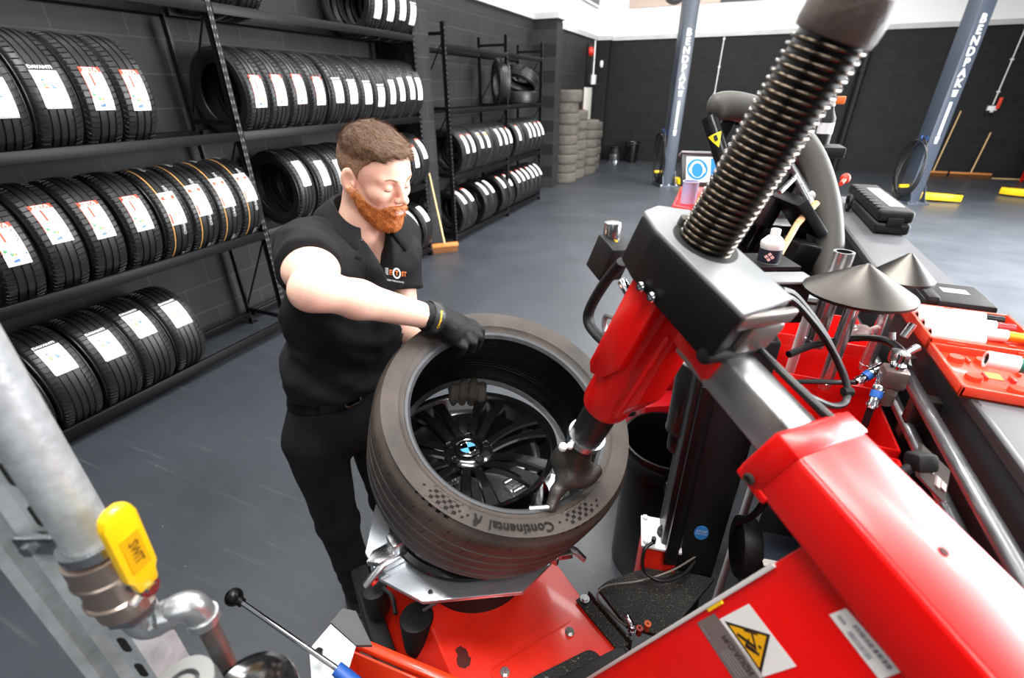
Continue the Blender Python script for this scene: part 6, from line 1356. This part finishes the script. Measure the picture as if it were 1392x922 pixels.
lo = np.min([SHR, ELR, WRR], 0) - .075; hi = np.max([SHR, ELR, WRR], 0) + .075; v, f = surface_nets(arm_fn, lo, hi, .0055); bm_.add(v, f)
lo = np.min([SHL, ELL, WRL], 0) - .075; hi = np.max([SHL, ELL, WRL], 0) + .075; v, f = surface_nets(arml_fn, lo, hi, .008); bm_.add(v, f)
v, f = surface_nets(core_fn, np.min([PEL, AR, AL], 0) - V3(.25, .25, .1), np.max([PEL, NB, AL], 0) + V3(.25, .25, 0), .02); bm_.add(v, f)
body = obj('body', bm_, SKIN, man, smooth=180)
# ---- face details
def on_head(y, z, off=.0006, x0=.14):
    """point on the face seen from the front at head coords (y, z)"""
    xs = np.linspace(x0, .0, 90); q = np.stack([xs, np.full(90, y), np.full(90, z)], 1); dd = head_sd(q); i = int(np.argmax(dd < off)); return hw(q[i])
def strip(m, top, bot, n=14, off=.0008):
    v = []; 
    for k in range(n + 1):
        t = k / n; v.append(on_head(*top(t), off)); v.append(on_head(*bot(t), off))
    m.add(v, [[2 * k, 2 * k + 1, 2 * k + 3, 2 * k + 2] for k in range(n)])
m = MB()
for s in (-1, 1):
    strip(m, lambda t: (s * (.016 + .032 * t), .0235 + .006 * math.sin(t * PI * .8) - .002 * t), lambda t: (s * (.016 + .032 * t), .0175 + .007 * math.sin(t * PI * .8)), 14, .0012)
obj('eyebrows', m, mat('eyebrow_hair', '#96674a', rough=.8), body, smooth=180)
m = MB()
for s in (-1, 1): strip(m, lambda t: (s * (.02 + .025 * t), -.0018 - .003 * math.sin(t * PI)), lambda t: (s * (.02 + .025 * t), -.0042 - .0038 * math.sin(t * PI)), 14, .0006)
obj('lashes', m, mat('lash_line', '#3b241c', rough=.6), body, smooth=180)
m = MB()
for s in (-1, 1): strip(m, lambda t: (s * (.02 + .025 * t), .008 + .0035 * math.sin(t * PI)), lambda t: (s * (.02 + .025 * t), .0066 + .0035 * math.sin(t * PI)), 12, .0005)
obj('eyelid_crease', m, mat('lid_crease', '#b97b68', rough=.6), body, smooth=180)
m = MB(); strip(m, lambda t: (-.021 + .042 * t, -.0585 + .0055 * math.sin(t * PI)), lambda t: (-.021 + .042 * t, -.0592 - .0 * math.sin(t * PI)), 18, .0009); strip(m, lambda t: (-.02 + .04 * t, -.0605), lambda t: (-.02 + .04 * t, -.061 - .0085 * math.sin(t * PI)), 18, .0009)
obj('lips', m, mat('lips', '#c67f74', rough=.45), body, smooth=180)
# ---- hair and beard
def strands(m, fn, pts, L, w, dirf, seed):
    r = np.random.default_rng(seed); e = .001; pts = np.asarray(pts); n = len(pts)
    G = np.stack([fn(pts + np.eye(3)[i] * e) - fn(pts - np.eye(3)[i] * e) for i in range(3)], 1); G /= np.linalg.norm(G, axis=1)[:, None] + 1e-12
    D = np.array([dirf(p) for p in pts]); D /= np.linalg.norm(D, axis=1)[:, None]; D = D + r.normal(0, .28, (n, 3)); D /= np.linalg.norm(D, axis=1)[:, None]
    D = D - G * ((D * G).sum(1) * .8 - .28)[:, None]; D /= np.linalg.norm(D, axis=1)[:, None]; S = np.cross(D, G); S *= w / (np.linalg.norm(S, axis=1)[:, None] + 1e-12); l = (L * r.uniform(.6, 1.3, n))[:, None]
    V = np.stack([pts - S - G * .001, pts + S - G * .001, pts + D * l * .6 + S * .6 + G * .0006, pts + D * l * .6 - S * .6 + G * .0006, pts + D * l - G * .001], 1).reshape(-1, 3)
    m.add(V, [q for i in range(n) for q in ([5 * i, 5 * i + 1, 5 * i + 2, 5 * i + 3], [5 * i + 3, 5 * i + 2, 5 * i + 4])])
def hair_th(q):
    t = np.clip((q[:, 2] - .045) / .055, 0, 1); th = .0028 + .0105 * t * t * (3 - 2 * t) * np.clip((q[:, 0] + .11) / .08, .45, 1)
    return th
def hairline(q):
    # negative inside hair region
    a = np.abs(q[:, 1]); t_ = np.clip((a - .02) / .045, 0, 1); t_ = t_ * t_ * (3 - 2 * t_); hz = .078 - .004 * np.sin(a * 160) - .02 * t_           # height of the hairline over the forehead
    fx_ = np.clip((q[:, 2] - hz) / .012, -1, 1); side = np.interp(q[:, 2], [-.03, .0, .03, .055, .085], [.006, .012, .022, .044, .075])
    top = np.where(a < .045, hz - q[:, 2], np.where(a > .066, q[:, 0] - side, (hz - q[:, 2]) * (1 - (a - .045) / .021) + (q[:, 0] - side) * ((a - .045) / .021))); top = np.where(q[:, 0] < -.02, -.03, top)
    low = -(q[:, 2] - np.where(q[:, 0] < -.03, -.045 + np.clip(q[:, 0] + .1, 0, .1) * .2, -.022 - .0 * a))
    ear = .023 - np.sqrt((q[:, 0] + .014) ** 2 + (q[:, 2] + .004) ** 2 * .6)
    return np.maximum(np.maximum(top, low), np.where(a > .06, ear, -1))
def hair_fn(p):
    q = toh(p); d = head_sd(q) - hair_th(q) - .0014 * vnoise(q, 170) * np.clip(q[:, 2] / .06, 0, 1) - .0022 * vnoise(q * np.array([1, 2.2, 1]), 70, 3) * np.clip((q[:, 2] - .05) / .04, 0, 1)
    return smax(d, hairline(q), .006)
v, f = surface_nets(hair_fn, HD - V3(.14, .14, .1), HD + V3(.14, .14, .15), .0028)
HAIR = mat('hair_brown', '#543b2a', rough=.55, var=.3, vscale=130, bump=.5, bscale=320); HAIRS = mat('hair_strand', '#735239', rough=.5, var=.35, vscale=200)
hq = toh(v); gi = np.nonzero(head_sd(hq) > .0012)[0]
m = MB(); m.mi = 0; m.add(v, f); rr = np.random.default_rng(4); tops = [i for i in gi if hq[i, 2] > .06]; sds = [i for i in gi if hq[i, 2] <= .06]
strands(m, hair_fn, v[rr.choice(tops, 3600)], .016, .0005, lambda p: HX * .8 + HY * .35 * math.sin(60 * p[0]), 1) if tops else 0
m.m[len(f):] = [1] * (len(m.m) - len(f)); n1 = len(m.m)
strands(m, hair_fn, v[rr.choice(sds, 2600)], .0055, .00035, lambda p: -HZ * .9 + HX * .2, 2)
m.m[n1:] = [1] * (len(m.m) - n1)
fz = hq[np.array(f)].mean(1)[:, 2] + np.random.default_rng(3).normal(0, .006, len(f)); m.m[:len(f)] = [2 if z < .035 else (3 if z < .058 else 0) for z in fz]
obj('hair', m, [HAIR, HAIRS, mat('hair_fade_short', '#a5826c', rough=.7, var=.15, vscale=200), mat('hair_fade_mid', '#866550', rough=.65, var=.2, vscale=200)], body, smooth=180)
def beard_mask(q):
    a = np.abs(q[:, 1])
    # upper border falls from the sideburn to the mouth corner
    up = q[:, 2] - np.interp(q[:, 0], [-.01, .015, .04, .07, .09, .12], [-.012, -.03, -.052, -.06, -.045, -.043])
    back = -(q[:, 0] - (.0 - .25 * (q[:, 2] + .05))); 
    mouth = .0095 - np.sqrt(((q[:, 1]) / 2.3) ** 2 + (q[:, 2] + .0605) ** 2) + np.where(q[:, 0] < .075, -.05, 0)
    under = -(q[:, 2] + .128)
    st = np.where((np.abs(q[:, 2] + .043) < .004) & (q[:, 0] > .085), -.002, -.05)
    return np.maximum.reduce([up, back, mouth, under])
def beard_fn(p):
    q = toh(p); th = .003 + .004 * np.clip((-q[:, 2] - .06) / .045, 0, 1); d = head_sd(q) - th - .0018 * vnoise(q, 190, 1) - .002 * vnoise(q, 80, 5)
    return smax(d, beard_mask(q), .0015)
v, f = surface_nets(beard_fn, HD - V3(.15, .15, .17), HD + V3(.15, .15, .05), .0028)
BRD = mat('beard_ginger', '#ad5f28', rough=.6, var=.3, vscale=140, bump=.6, bscale=330); BRDS = mat('beard_strand', '#cf7a35', rough=.55, var=.35, vscale=220)
bq = toh(v); gi = np.nonzero(head_sd(bq) > .0012)[0]
m = MB(); m.add(v, f); n1 = len(m.m); strands(m, beard_fn, v[rr.choice(gi, 4200)], .0065, .0004, lambda p: -HZ * .8 + HX * .35, 6); m.m[n1:] = [1] * (len(m.m) - n1)
fz = bq[np.array(f)].mean(1); zz = fz[:, 2] + .15 * np.clip(.03 - fz[:, 0], 0, .1) + np.random.default_rng(5).normal(0, .006, len(f)); m.m[:len(f)] = [2 if z > -.034 else (3 if z > -.052 else 0) for z in zz]
obj('beard', m, [BRD, BRDS, mat('beard_stubble', '#d19a78', rough=.65, var=.12, vscale=220), mat('beard_short', '#bf7d4c', rough=.6, var=.2, vscale=200)], body, smooth=180)
# ---- polo shirt
F1 = dirU(.72, -.69); F2 = dirU(.61, -.79)
def fr(F_, lean=(0, 0)): L_ = np.cross(ZU, F_); return np.stack([F_, L_, ZU], 1)
R1, R2 = fr(F1), fr(F2)
def torso_raw(p, g=0.0):
    d = sd_ell(p, PEL + ZU * .0, (.12 + g, .162 + g, .16 + g), R1)
    d = smin(d, sd_ell(p, U3(-.525, 1.235, 1.15), (.135 + g, .164 + g, .17 + g), R1), .06)
    d = smin(d, sd_ell(p, U3(-.455, 1.225, 1.35), (.13 + g, .178 + g, .17 + g), R2), .06)
    d = smin(d, sd_ell(p, U3(-.4, 1.22, 1.49), (.1 + g, .165 + g, .085 + g), R2), .05)
    for S in (SHR, SHL): d = smin(d, sd_cap(p, NB - ZU * .035, S, .055 + g, .058 + g), .04)
    return d
SLR = SHR * .47 + ELR * .53; SLL = SHL * .4 + ELL * .6
def wrinkle(p):
    q = (p - PEL) @ R2
    w = .0045 * np.sin(q[:, 2] * 62 + 5 * np.sin(q[:, 1] * 11) + q[:, 0] * 26) * np.clip(1.2 - np.abs(q[:, 2] - .17) / .2, 0, 1)
    w += .0075 * vnoise(p, 26, 2) + .003 * vnoise(p, 60, 4)
    w += .0055 * np.sin((p - SHR) @ nz(ELR - SHR) * 75 + 3 * vnoise(p, 12)) * np.clip(1 - np.linalg.norm(p - SHR, axis=1) / .2, 0, 1)
    return w
def shirt_fn(p):
    d = torso_raw(p, .006)
    d = smin(d, sd_cap(p, SHR, SLR, .074, .072), .035); d = smin(d, sd_cap(p, SHL, SLL, .068, .068), .035)
    d = d + wrinkle(p) + .016 * np.clip((ZB0 + .07 - p[:, 2]) / .06, 0, 1) ** 2
    d = smax(d, (ZB0 + .022) - p[:, 2], .006)
    d = smax(d, (p - SLR) @ nz(ELR - SHR), .006); d = smax(d, np.where(np.linalg.norm(p - SLL, axis=1) < .13, (p - SLL) @ nz(ELL - SHL), -1), .006)
    # neck opening with short V at the front
    d = smax(d, -sd_cap(p, NB + ZU * .1 , NB - ZU * .02 + F2 * .012, .07, .06), .008)
    vq = (p - (NB + F2 * .085 - ZU * .06)) @ R2; vv = np.maximum(np.abs(vq[:, 1]) - (.004 + np.clip(vq[:, 2] + .045, 0, .2) * .3), -(vq[:, 2] + .045)); vv = np.maximum(vv, -(vq[:, 0] + .05))
    return smax(d, -vv, .004)
ZB0 = 1.078
v, f = surface_nets(shirt_fn, np.min([PEL, SHR, ELR], 0) - V3(.2, .2, 0) * 1.0 + V3(0, 0, .0), np.max([SHR, SHL, NB], 0) + V3(.2, .2, .12), .0062)
m = MB(); m.add(v, f); shirt = obj('polo_shirt', m, POLO, man, smooth=180)
# collar: band and turned-down flaps
nax = nz((NB + ZU * .08 + F2 * .02) - (NB - ZU * .03)); fw2 = nz(F2 - nax * (F2 @ nax)); lf2 = np.cross(nax, fw2)
m = MB(); n = 44; rows = [[], [], [], [], []]
for k in range(n + 1):
    a = R_(24) + (2 * PI - R_(48)) * k / n; c, s = math.cos(a), math.sin(a); fr_ = max(0, c)
    ctr = NB + ZU * .01 - fw2 * .004; dirr = fw2 * c + lf2 * s
    z_top = .06 - .045 * max(0, c) ** 1.2; rr_ = .066 + .016 * max(0, c)
    rows[0].append(ctr + dirr * (rr_ + .004) + nax * (z_top - .045)); rows[1].append(ctr + dirr * rr_ + nax * z_top); rows[2].append(ctr + dirr * (rr_ + .005) + nax * (z_top + .003))
    rows[3].append(ctr + dirr * (rr_ + .024) + nax * (z_top - .014 - .008 * fr_)); rows[4].append(ctr + dirr * (rr_ + .05 + .02 * fr_ ** 2) + nax * (z_top - .036 - .022 * fr_ ** 2))
v = [q for r in rows for q in r]; w_ = n + 1; m.add(v, [[j * w_ + k, j * w_ + k + 1, (j + 1) * w_ + k + 1, (j + 1) * w_ + k] for j in range(4) for k in range(n)])
cl = obj('collar', m, POLO, shirt, smooth=60); md = cl.modifiers.new('thick', 'SOLIDIFY'); md.thickness = .0035; md.offset = 0
# placket edge and buttons traced on the shirt
m = MB(); m.tube([trace(shirt_fn, x, y, .9, 1.5) for x, y in ((502, 352), (500, 365), (499, 378), (500, 392))], .0016, 6); m.tube([trace(shirt_fn, x, y, .9, 1.5) for x, y in ((528, 346), (524, 356), (520, 372))], .0014, 6); obj('placket', m, POLO, shirt, smooth=180)
m = MB(); p = trace(shirt_fn, 491, 327, .9, 1.5); m.sphere(p, .0045, 12, 8); obj('button', m, BLKG, shirt)
# chest logo
LG = [mat('logo_orange', '#e8803c', rough=.7), mat('logo_white', '#e9e8e6', rough=.7)]
m = MB()
def lg_map(x, y, off=.0012):
    """logo coords in pixels around (541,373), sheared like the cloth"""
    px, py = 541 + x, 372 - y + x * .17; p = trace(shirt_fn, px, py, .95, 1.45); return p + nz(CP - p) * off
def lg_rect(x0, x1, y0, y1, mi): m.add([lg_map(x0, y0), lg_map(x1, y0), lg_map(x1, y1), lg_map(x0, y1)], [[0, 1, 2, 3]], mi)
for k in range(4): lg_rect(-17.5, -13, -4.2 + 2.5 * k, -2.2 + 2.5 * k, 1)
def lg_text(t, size, x, y, mi, bold=0, sx=1.0):
    v, f = text_geo(t, size, 0, 'CENTER', bold); m.add([lg_map(x + a * sx, y + b, .0014) for a, b, c in v], f, mi)
lg_text('E', 9.5, -9.8, -.4, 0, .3); lg_text('S', 9, 6.2, .2, 0, .3, .7); lg_text('T', 9, 9.6, .4, 0, .3, .7)
n = 22; v = []
for k in range(n):
    a = 2 * PI * k / n; v += [lg_map(-1.6 + 5.6 * math.cos(a), 7.4 * math.sin(a)), lg_map(-1.6 + 3.7 * math.cos(a), 5.2 * math.sin(a))]
m.add(v, [[2 * k, 2 * k + 1, (2 * k + 3) % (2 * n), (2 * k + 2) % (2 * n)] for k in range(n)], 1)
lg_text('T', 8, -1.6, 0, 0, .35, .8)
lg_text('YOUR TYRES & CENTRE', 2.7, -5.0 + 1.5, -11.0, 1, .05, .8)
obj('chest_logo', m, LG, shirt, smooth=0)
# ---- trousers, belt, shoes
def trou_fn(p):
    d = sd_ell(p, PEL - ZU * .0, (.124, .166, .16), R1)
    d = smin(d, smin(sd_cap(p, HR, KR, .098, .07), sd_cap(p, KR, AR + ZU * .02, .07, .058), .03), .03)
    d = smin(d, smin(sd_cap(p, HL, KL, .096, .07), sd_cap(p, KL, AL + ZU * .02, .07, .058), .03), .02)
    d = d + .003 * vnoise(p, 24, 7) + .0022 * np.sin(p[:, 2] * 70 + 6 * vnoise(p, 9)) * np.clip(1.2 - np.abs(p[:, 2] - .22) / .22, 0, 1) + .002 * np.sin(p[:, 2] * 85 + 5 * vnoise(p, 10, 3)) * np.clip(1 - np.abs(p[:, 2] - .55) / .12, 0, 1)
    d = smax(d, p[:, 2] - (ZB0 + .01), .005); return smax(d, .085 - p[:, 2], .006)
v, f = surface_nets(trou_fn, np.min([PEL, AR, KR], 0) * V3(1, 1, 0) - V3(.2, .2, -.05), np.max([PEL, AL, KL], 0) * V3(1, 1, 0) + V3(.2, .2, 1.1), .0085)
m = MB(); m.add(v, f); tr_ = obj('jeans', m, JEAN, man, smooth=180)
m = MB(); m.tube([trace(trou_fn, x, y, 1.2, 1.8) for x, y in ((393, 566), (398, 580), (412, 588), (426, 582), (432, 566))], .0018, 6); m.tube([trace(trou_fn, x, y, 1.2, 1.8) for x, y in ((474, 562), (482, 580), (486, 600))], .0018, 6); obj('pocket_seam', m, JEAN, tr_, smooth=180)
def belt_base(p): return sd_ell(p, PEL, (.128, .175, .16), R1)
m = MB(); n = 72; v = []
for k in range(n):
    a = 2 * PI * k / n; dv = R1 @ V3(math.cos(a), math.sin(a), 0)
    for z in (ZB0 - .02, ZB0 + .02):
        t = 0.05
        q = V3(PEL[0], PEL[1], z); ts = np.linspace(.05, .3, 250); dd = trou_fn(np.array([V3(q[0], q[1], min(z, ZB0 - .006)) + dv * s for s in ts])); r = ts[int(np.argmax(dd > 0))]
        v += [q + dv * (r + .003), q + dv * (r + .0095)]
f = []
for k in range(n):
    a = 4 * k; b = 4 * ((k + 1) % n); f += [[a + 1, b + 1, b + 3, a + 3], [a, a + 2, b + 2, b], [a + 2, a + 3, b + 3, b + 2], [a, b, b + 1, a + 1]]
m.add(v, f); bl = obj('belt', m, mat('belt_leather', '#101011', rough=.28, bump=.1, bscale=200), man, smooth=50)
def belt_pt(x, y):
    best = None
    for k in range(n):
        p = v[4 * k + 1]; q = p - CP; d = q @ FW; xx = 696 + FPX * (q @ RT) / d
        if (best is None or abs(xx - x) < best[0]) and (p - PEL) @ (CP - PEL) > 0: best = (abs(xx - x), p, k)
    k = best[2]; return (v[4 * k + 1] + v[4 * k + 3]) / 2, nz((v[4 * k + 1] - V3(PEL[0], PEL[1], ZB0)) * V3(1, 1, 0))
p, nr = belt_pt(481, 552); tgt = np.cross(ZU, nr); m = MB()
pth = [p + nr * .004 + tgt * x + ZU * y for x, y in rrect(.05, .036, .008, 4)]; m.tube(pth, .0032, 8, closed=True); m.tube([p + nr * .006 - tgt * .024, p + nr * .007 + tgt * .02], .0022, 6); obj('buckle', m, mat('buckle_steel', '#a79b86', rough=.25, metal=1), bl)
for x in (432,):
    p, nr = belt_pt(x, 552); m = MB(); m.box(p + nr * .003, (.004, .012, .05), R=np.stack([nr, np.cross(ZU, nr), ZU], 1), bev=.001); obj('belt_loop', m, JEAN, bl)
for A_k, yawd in ((AR, -.5), (AL, -.2)):
    fd = dirU(math.cos(yawd), math.sin(yawd)); sd = np.cross(ZU, fd); o = V3(A_k[0], A_k[1], 0); RS = np.stack([fd, sd, ZU], 1)
    def shoe_fn(p):
        q = (p - o) @ RS
        d = sd_ell(q, (-.03, 0, .05), (.055, .04, .05)); d = smin(d, sd_ell(q, (.09, 0, .035), (.1, .047, .042)), .03); d = smin(d, sd_cap(q, (-.01, 0, .06), (-.012, 0, .11), .044, .046), .03)
        d = smin(d, sd_cap(q, (.02, 0, .075), (.1, 0, .05), .03, .03), .02)
        return smax(d, .012 - q[:, 2], .004)
    v2, f2 = surface_nets(shoe_fn, o - V3(.22, .22, 0), o + V3(.22, .22, .17), .005)
    m = MB(); m.add(v2, f2); so = obj('shoe', m, mat('shoe_black', '#141519', rough=.6, bump=.3, bscale=260), man, smooth=180)
    m = MB(); pl_ = [(.19 * math.cos(a) * (1 if math.cos(a) > 0 else .46) + .0, .049 * math.sin(a) * (1 - .12 * math.cos(a))) for a in np.arange(28) * 2 * PI / 28]; m.prism(pl_, .02, R=RS, c=o, bev=.004); obj('sole', m, mat('sole_dark', '#202124', rough=.7), so)
    m = MB()
    for k in range(5):
        x = .025 + .02 * k; z = .108 - .011 * k; m.tube([o + RS @ V3(x, -.026, z - .012), o + RS @ V3(x + .004, 0, z), o + RS @ V3(x, .026, z - .012)], .0028, 6)
    obj('laces', m, mat('lace_dark_red', '#5c1a20', rough=.7), so)
    m = MB(); m.tube([o + RS @ V3(-.055, -.02, .1), o + RS @ V3(-.062, 0, .105), o + RS @ V3(-.055, .02, .1)], .004, 6); obj('heel_tab', m, mat('heel_red', '#b0222a', rough=.6), so)
# ---- right glove gripping the upper bead
def finger(chain, radii): return lambda p: np.minimum.reduce([sd_cap(p, chain[i], chain[i + 1], radii[i], radii[i + 1]) for i in range(len(chain) - 1)])
K = [W(641, 441, 1.238), W(638, 449, 1.222), W(631, 457, 1.205), W(621, 464, 1.19)]
PIPs = [W(653, 449, 1.23), W(651, 458, 1.213), W(643, 466, 1.198), W(631, 472, 1.185)]
DIPs = [W(652, 462, 1.252), W(649, 469, 1.238), W(640, 475, 1.224), W(627, 479, 1.21)]
TIP = [W(645, 467, 1.275), W(642, 474, 1.26), W(633, 479, 1.246), W(620, 482, 1.232)]
fr_ = [[.0135, .0128, .0118, .0105], [.0138, .013, .012, .0108], [.0135, .0125, .0116, .0104], [.0125, .0115, .0106, .0096]]
fns = [finger([K[i], PIPs[i], DIPs[i], TIP[i]], fr_[i]) for i in range(4)]
TH = [W(602, 440, 1.2), W(618, 440, 1.262), W(634, 452, 1.275), W(640, 462, 1.275)]
thf = finger(TH, [.016, .014, .0125, .011])
hup = nz(np.cross(K[3] - K[0], K[0] - WRR)); hup = hup if hup @ ZU > 0 else -hup
def glove_fn(p):
    pc = (K[0] + K[1] + K[2] + K[3]) / 4 * .55 + WRR * .45
    d = sd_cap(p, WRR * .75 + K[1] * .25, K[1], .028, .019); d = smin(d, sd_cap(p, WRR * .75 + K[2] * .25, K[2], .024, .016), .014); d = smin(d, sd_cap(p, WRR * .8 + K[3] * .2, K[3], .022, .0145), .012); d = smin(d, sd_cap(p, WRR * .7 + K[0] * .3, K[0], .023, .015), .012)
    d = smin(d, sd_ell(p, pc + hup * .002, (.036, .036, .025), rot_to(hup)), .02)
    for g in fns: d = smin(d, g(p), .005)
    d = smin(d, thf(p), .01)
    d = smin(d, sd_cap(p, WRR - nz(WRR - ELR) * .022, WRR + nz(K[1] - WRR) * .02, .037, .034), .012)
    return d + .0009 * vnoise(p, 150, 2) + .0007 * vnoise(p, 70)
al = np.array(K + PIPs + DIPs + TIP + TH + [WRR]); v, f = surface_nets(glove_fn, al.min(0) - .05, al.max(0) + .05, .0034); m = MB(); m.add(v, f); gr = obj('glove', m, GLOV, man, smooth=180)
wd_ = nz(WRR - ELR); rw = rot_to(wd_); m = MB(); q0 = WRR - wd_ * .014
m.lathe([(.0385, -.012), (.0405, -.008), (.0405, .014), (.0385, .018)], q0, wd_, 40); st = obj('wrist_strap', m, mat('strap_black', '#242426', rough=.45), gr)
g2 = mat('glove_yellow_print', '#e0b01c', rough=.6); m = MB(); pcx = trace(lambda p: glove_fn(p) - .004, 594, 432, .95, 1.3); tw1 = nz(CP - pcx); 
ctr_ = WRR - wd_ * .012; ex = nz(np.cross(tw1, wd_)); rad = .0412
def wr_map(x, y): a = x / rad; return ctr_ + wd_ * y + (nz(tw1 - wd_ * (tw1 @ wd_)) * math.cos(a) + np.cross(wd_, nz(tw1 - wd_ * (tw1 @ wd_))) * math.sin(a)) * rad
v, f = text_geo('Continental', .0098, 0, 'CENTER', .0003)
m.add([wr_map(-a * 1.0, b) for a, b, c in v], f); obj('strap_lettering', m, g2, st, smooth=0)
m = MB(); v = [wr_map(x * 1.2, y + 0.001) for x, y in rrect(.036, .022, .01, 5)]; m.add([q - nz(q - ctr_) * .0005 for q in v], [list(range(len(v)))]); obj('strap_patch', m, mat('strap_patch', '#2e2e30', rough=.3), st, smooth=0)
m = MB(); m.tube([trace(glove_fn, x, y, 1.0, 1.35) for x, y in ((606, 470), (620, 462), (636, 452))], .0012, 6); obj('seam', m, mat('glove_seam', '#3a3a3a', rough=.6), gr, smooth=180)
# ---- left glove: fingers hooked over the lower bead inside the tyre
xs = [617, 630, 643, 655]; chains = []
for i, x in enumerate(xs):
    b = (4, 0, 0, 5)[i]; chains.append([W(x - 3, 552 + b, 1.41), W(x - 1, 537 + b, 1.385), W(x, 524 + b, 1.39), W(x + 1, 519 + b, 1.415)])
fl = [finger(c, [.0135, .0145, .014, .012]) for c in chains]
PLM = W(632, 556, 1.47)
def glovel_fn(p):
    d = fl[0](p)
    for g in fl[1:]: d = smin(d, g(p), .0035)
    d = smin(d, sd_ell(p, PLM, (.045, .04, .03), np.stack([RT0, FH, ZU], 1)), .02); d = smin(d, sd_cap(p, PLM, WRL, .034, .036), .02)
    d = smin(d, finger([W(604, 548, 1.45), W(606, 542, 1.42), W(613, 540, 1.4)], [.015, .0135, .012])(p), .006)
    return d + .0012 * vnoise(p, 130)
al = np.array([q for c in chains for q in c] + [PLM, WRL]); v, f = surface_nets(glovel_fn, al.min(0) - .05, al.max(0) + .05, .0038); m = MB(); m.add(v, f); obj('glove', m, GLOVD, man, smooth=180)
# ------------------------------------------------------------------ light
w = bpy.data.worlds.new('world'); SC.world = w; w.use_nodes = True
nt = w.node_tree; bg = nt.nodes['Background']; tc = nt.nodes.new('ShaderNodeTexCoord'); sx = nt.nodes.new('ShaderNodeSeparateXYZ'); cr = nt.nodes.new('ShaderNodeValToRGB')
nt.links.new(tc.outputs['Generated'], sx.inputs[0]); nt.links.new(sx.outputs['Z'], cr.inputs['Fac']); nt.links.new(cr.outputs['Color'], bg.inputs['Color']); bg.inputs['Strength'].default_value = .33
e = cr.color_ramp.elements; e[0].position = .12; e[0].color = (.06, .062, .066, 1); e[1].position = .4; e[1].color = (.93, .96, 1, 1)
def area(name, loc, tgt, sx, sy, power, col=(1, 1, 1)):
    l = bpy.data.lights.new(name, 'AREA'); l.shape = 'RECTANGLE'; l.size = sx; l.size_y = sy; l.energy = power; l.color = col
    o = bpy.data.objects.new(name, l); COL.objects.link(o); o.location = loc
    o.rotation_euler = (Vector(tgt) - Vector(loc)).to_track_quat('-Z', 'Y').to_euler(); return o
for x, y in ((-1.2, 1.5), (-1.2, 6.5), (-1.2, 11.5), (2.6, 3.5), (2.6, 9.0), (6.5, 6), (-.3, .1), (2.0, -1.6)):  # last two positions are fill lamps added to brighten the machine bed
    area('ceiling_and_fill_lamp', (x, y, 5.6), (x, y, 0), 2.2, .55, 205 if y < 8 else 330, (1, .98, .95))
area('door_daylight', (6.0, 5.2, 2.1), (2.2, 5.0, 0.0), 5, 3.8, 1700, (.95, .97, 1))
rl = area('added_floor_fill', (6.8, 7.6, 5.4), (4.4, 7.0, 0), 3.4, 5.0, 1300, (1, .985, .96)); rl.data.spread = R_(90)  # added fill, aimed down to brighten the floor on the right
area('window_daylight', (2.5, -3.2, 3.2), (.2, 1.5, 1.0), 4.5, 2.4, 55, (.95, .97, 1))
SC.view_settings.view_transform = 'Standard'; SC.view_settings.look = 'None'; SC.view_settings.gamma = 1; SC.view_settings.exposure = 0.0
SC.view_settings.use_curve_mapping = False
SC.cycles.use_denoising = True
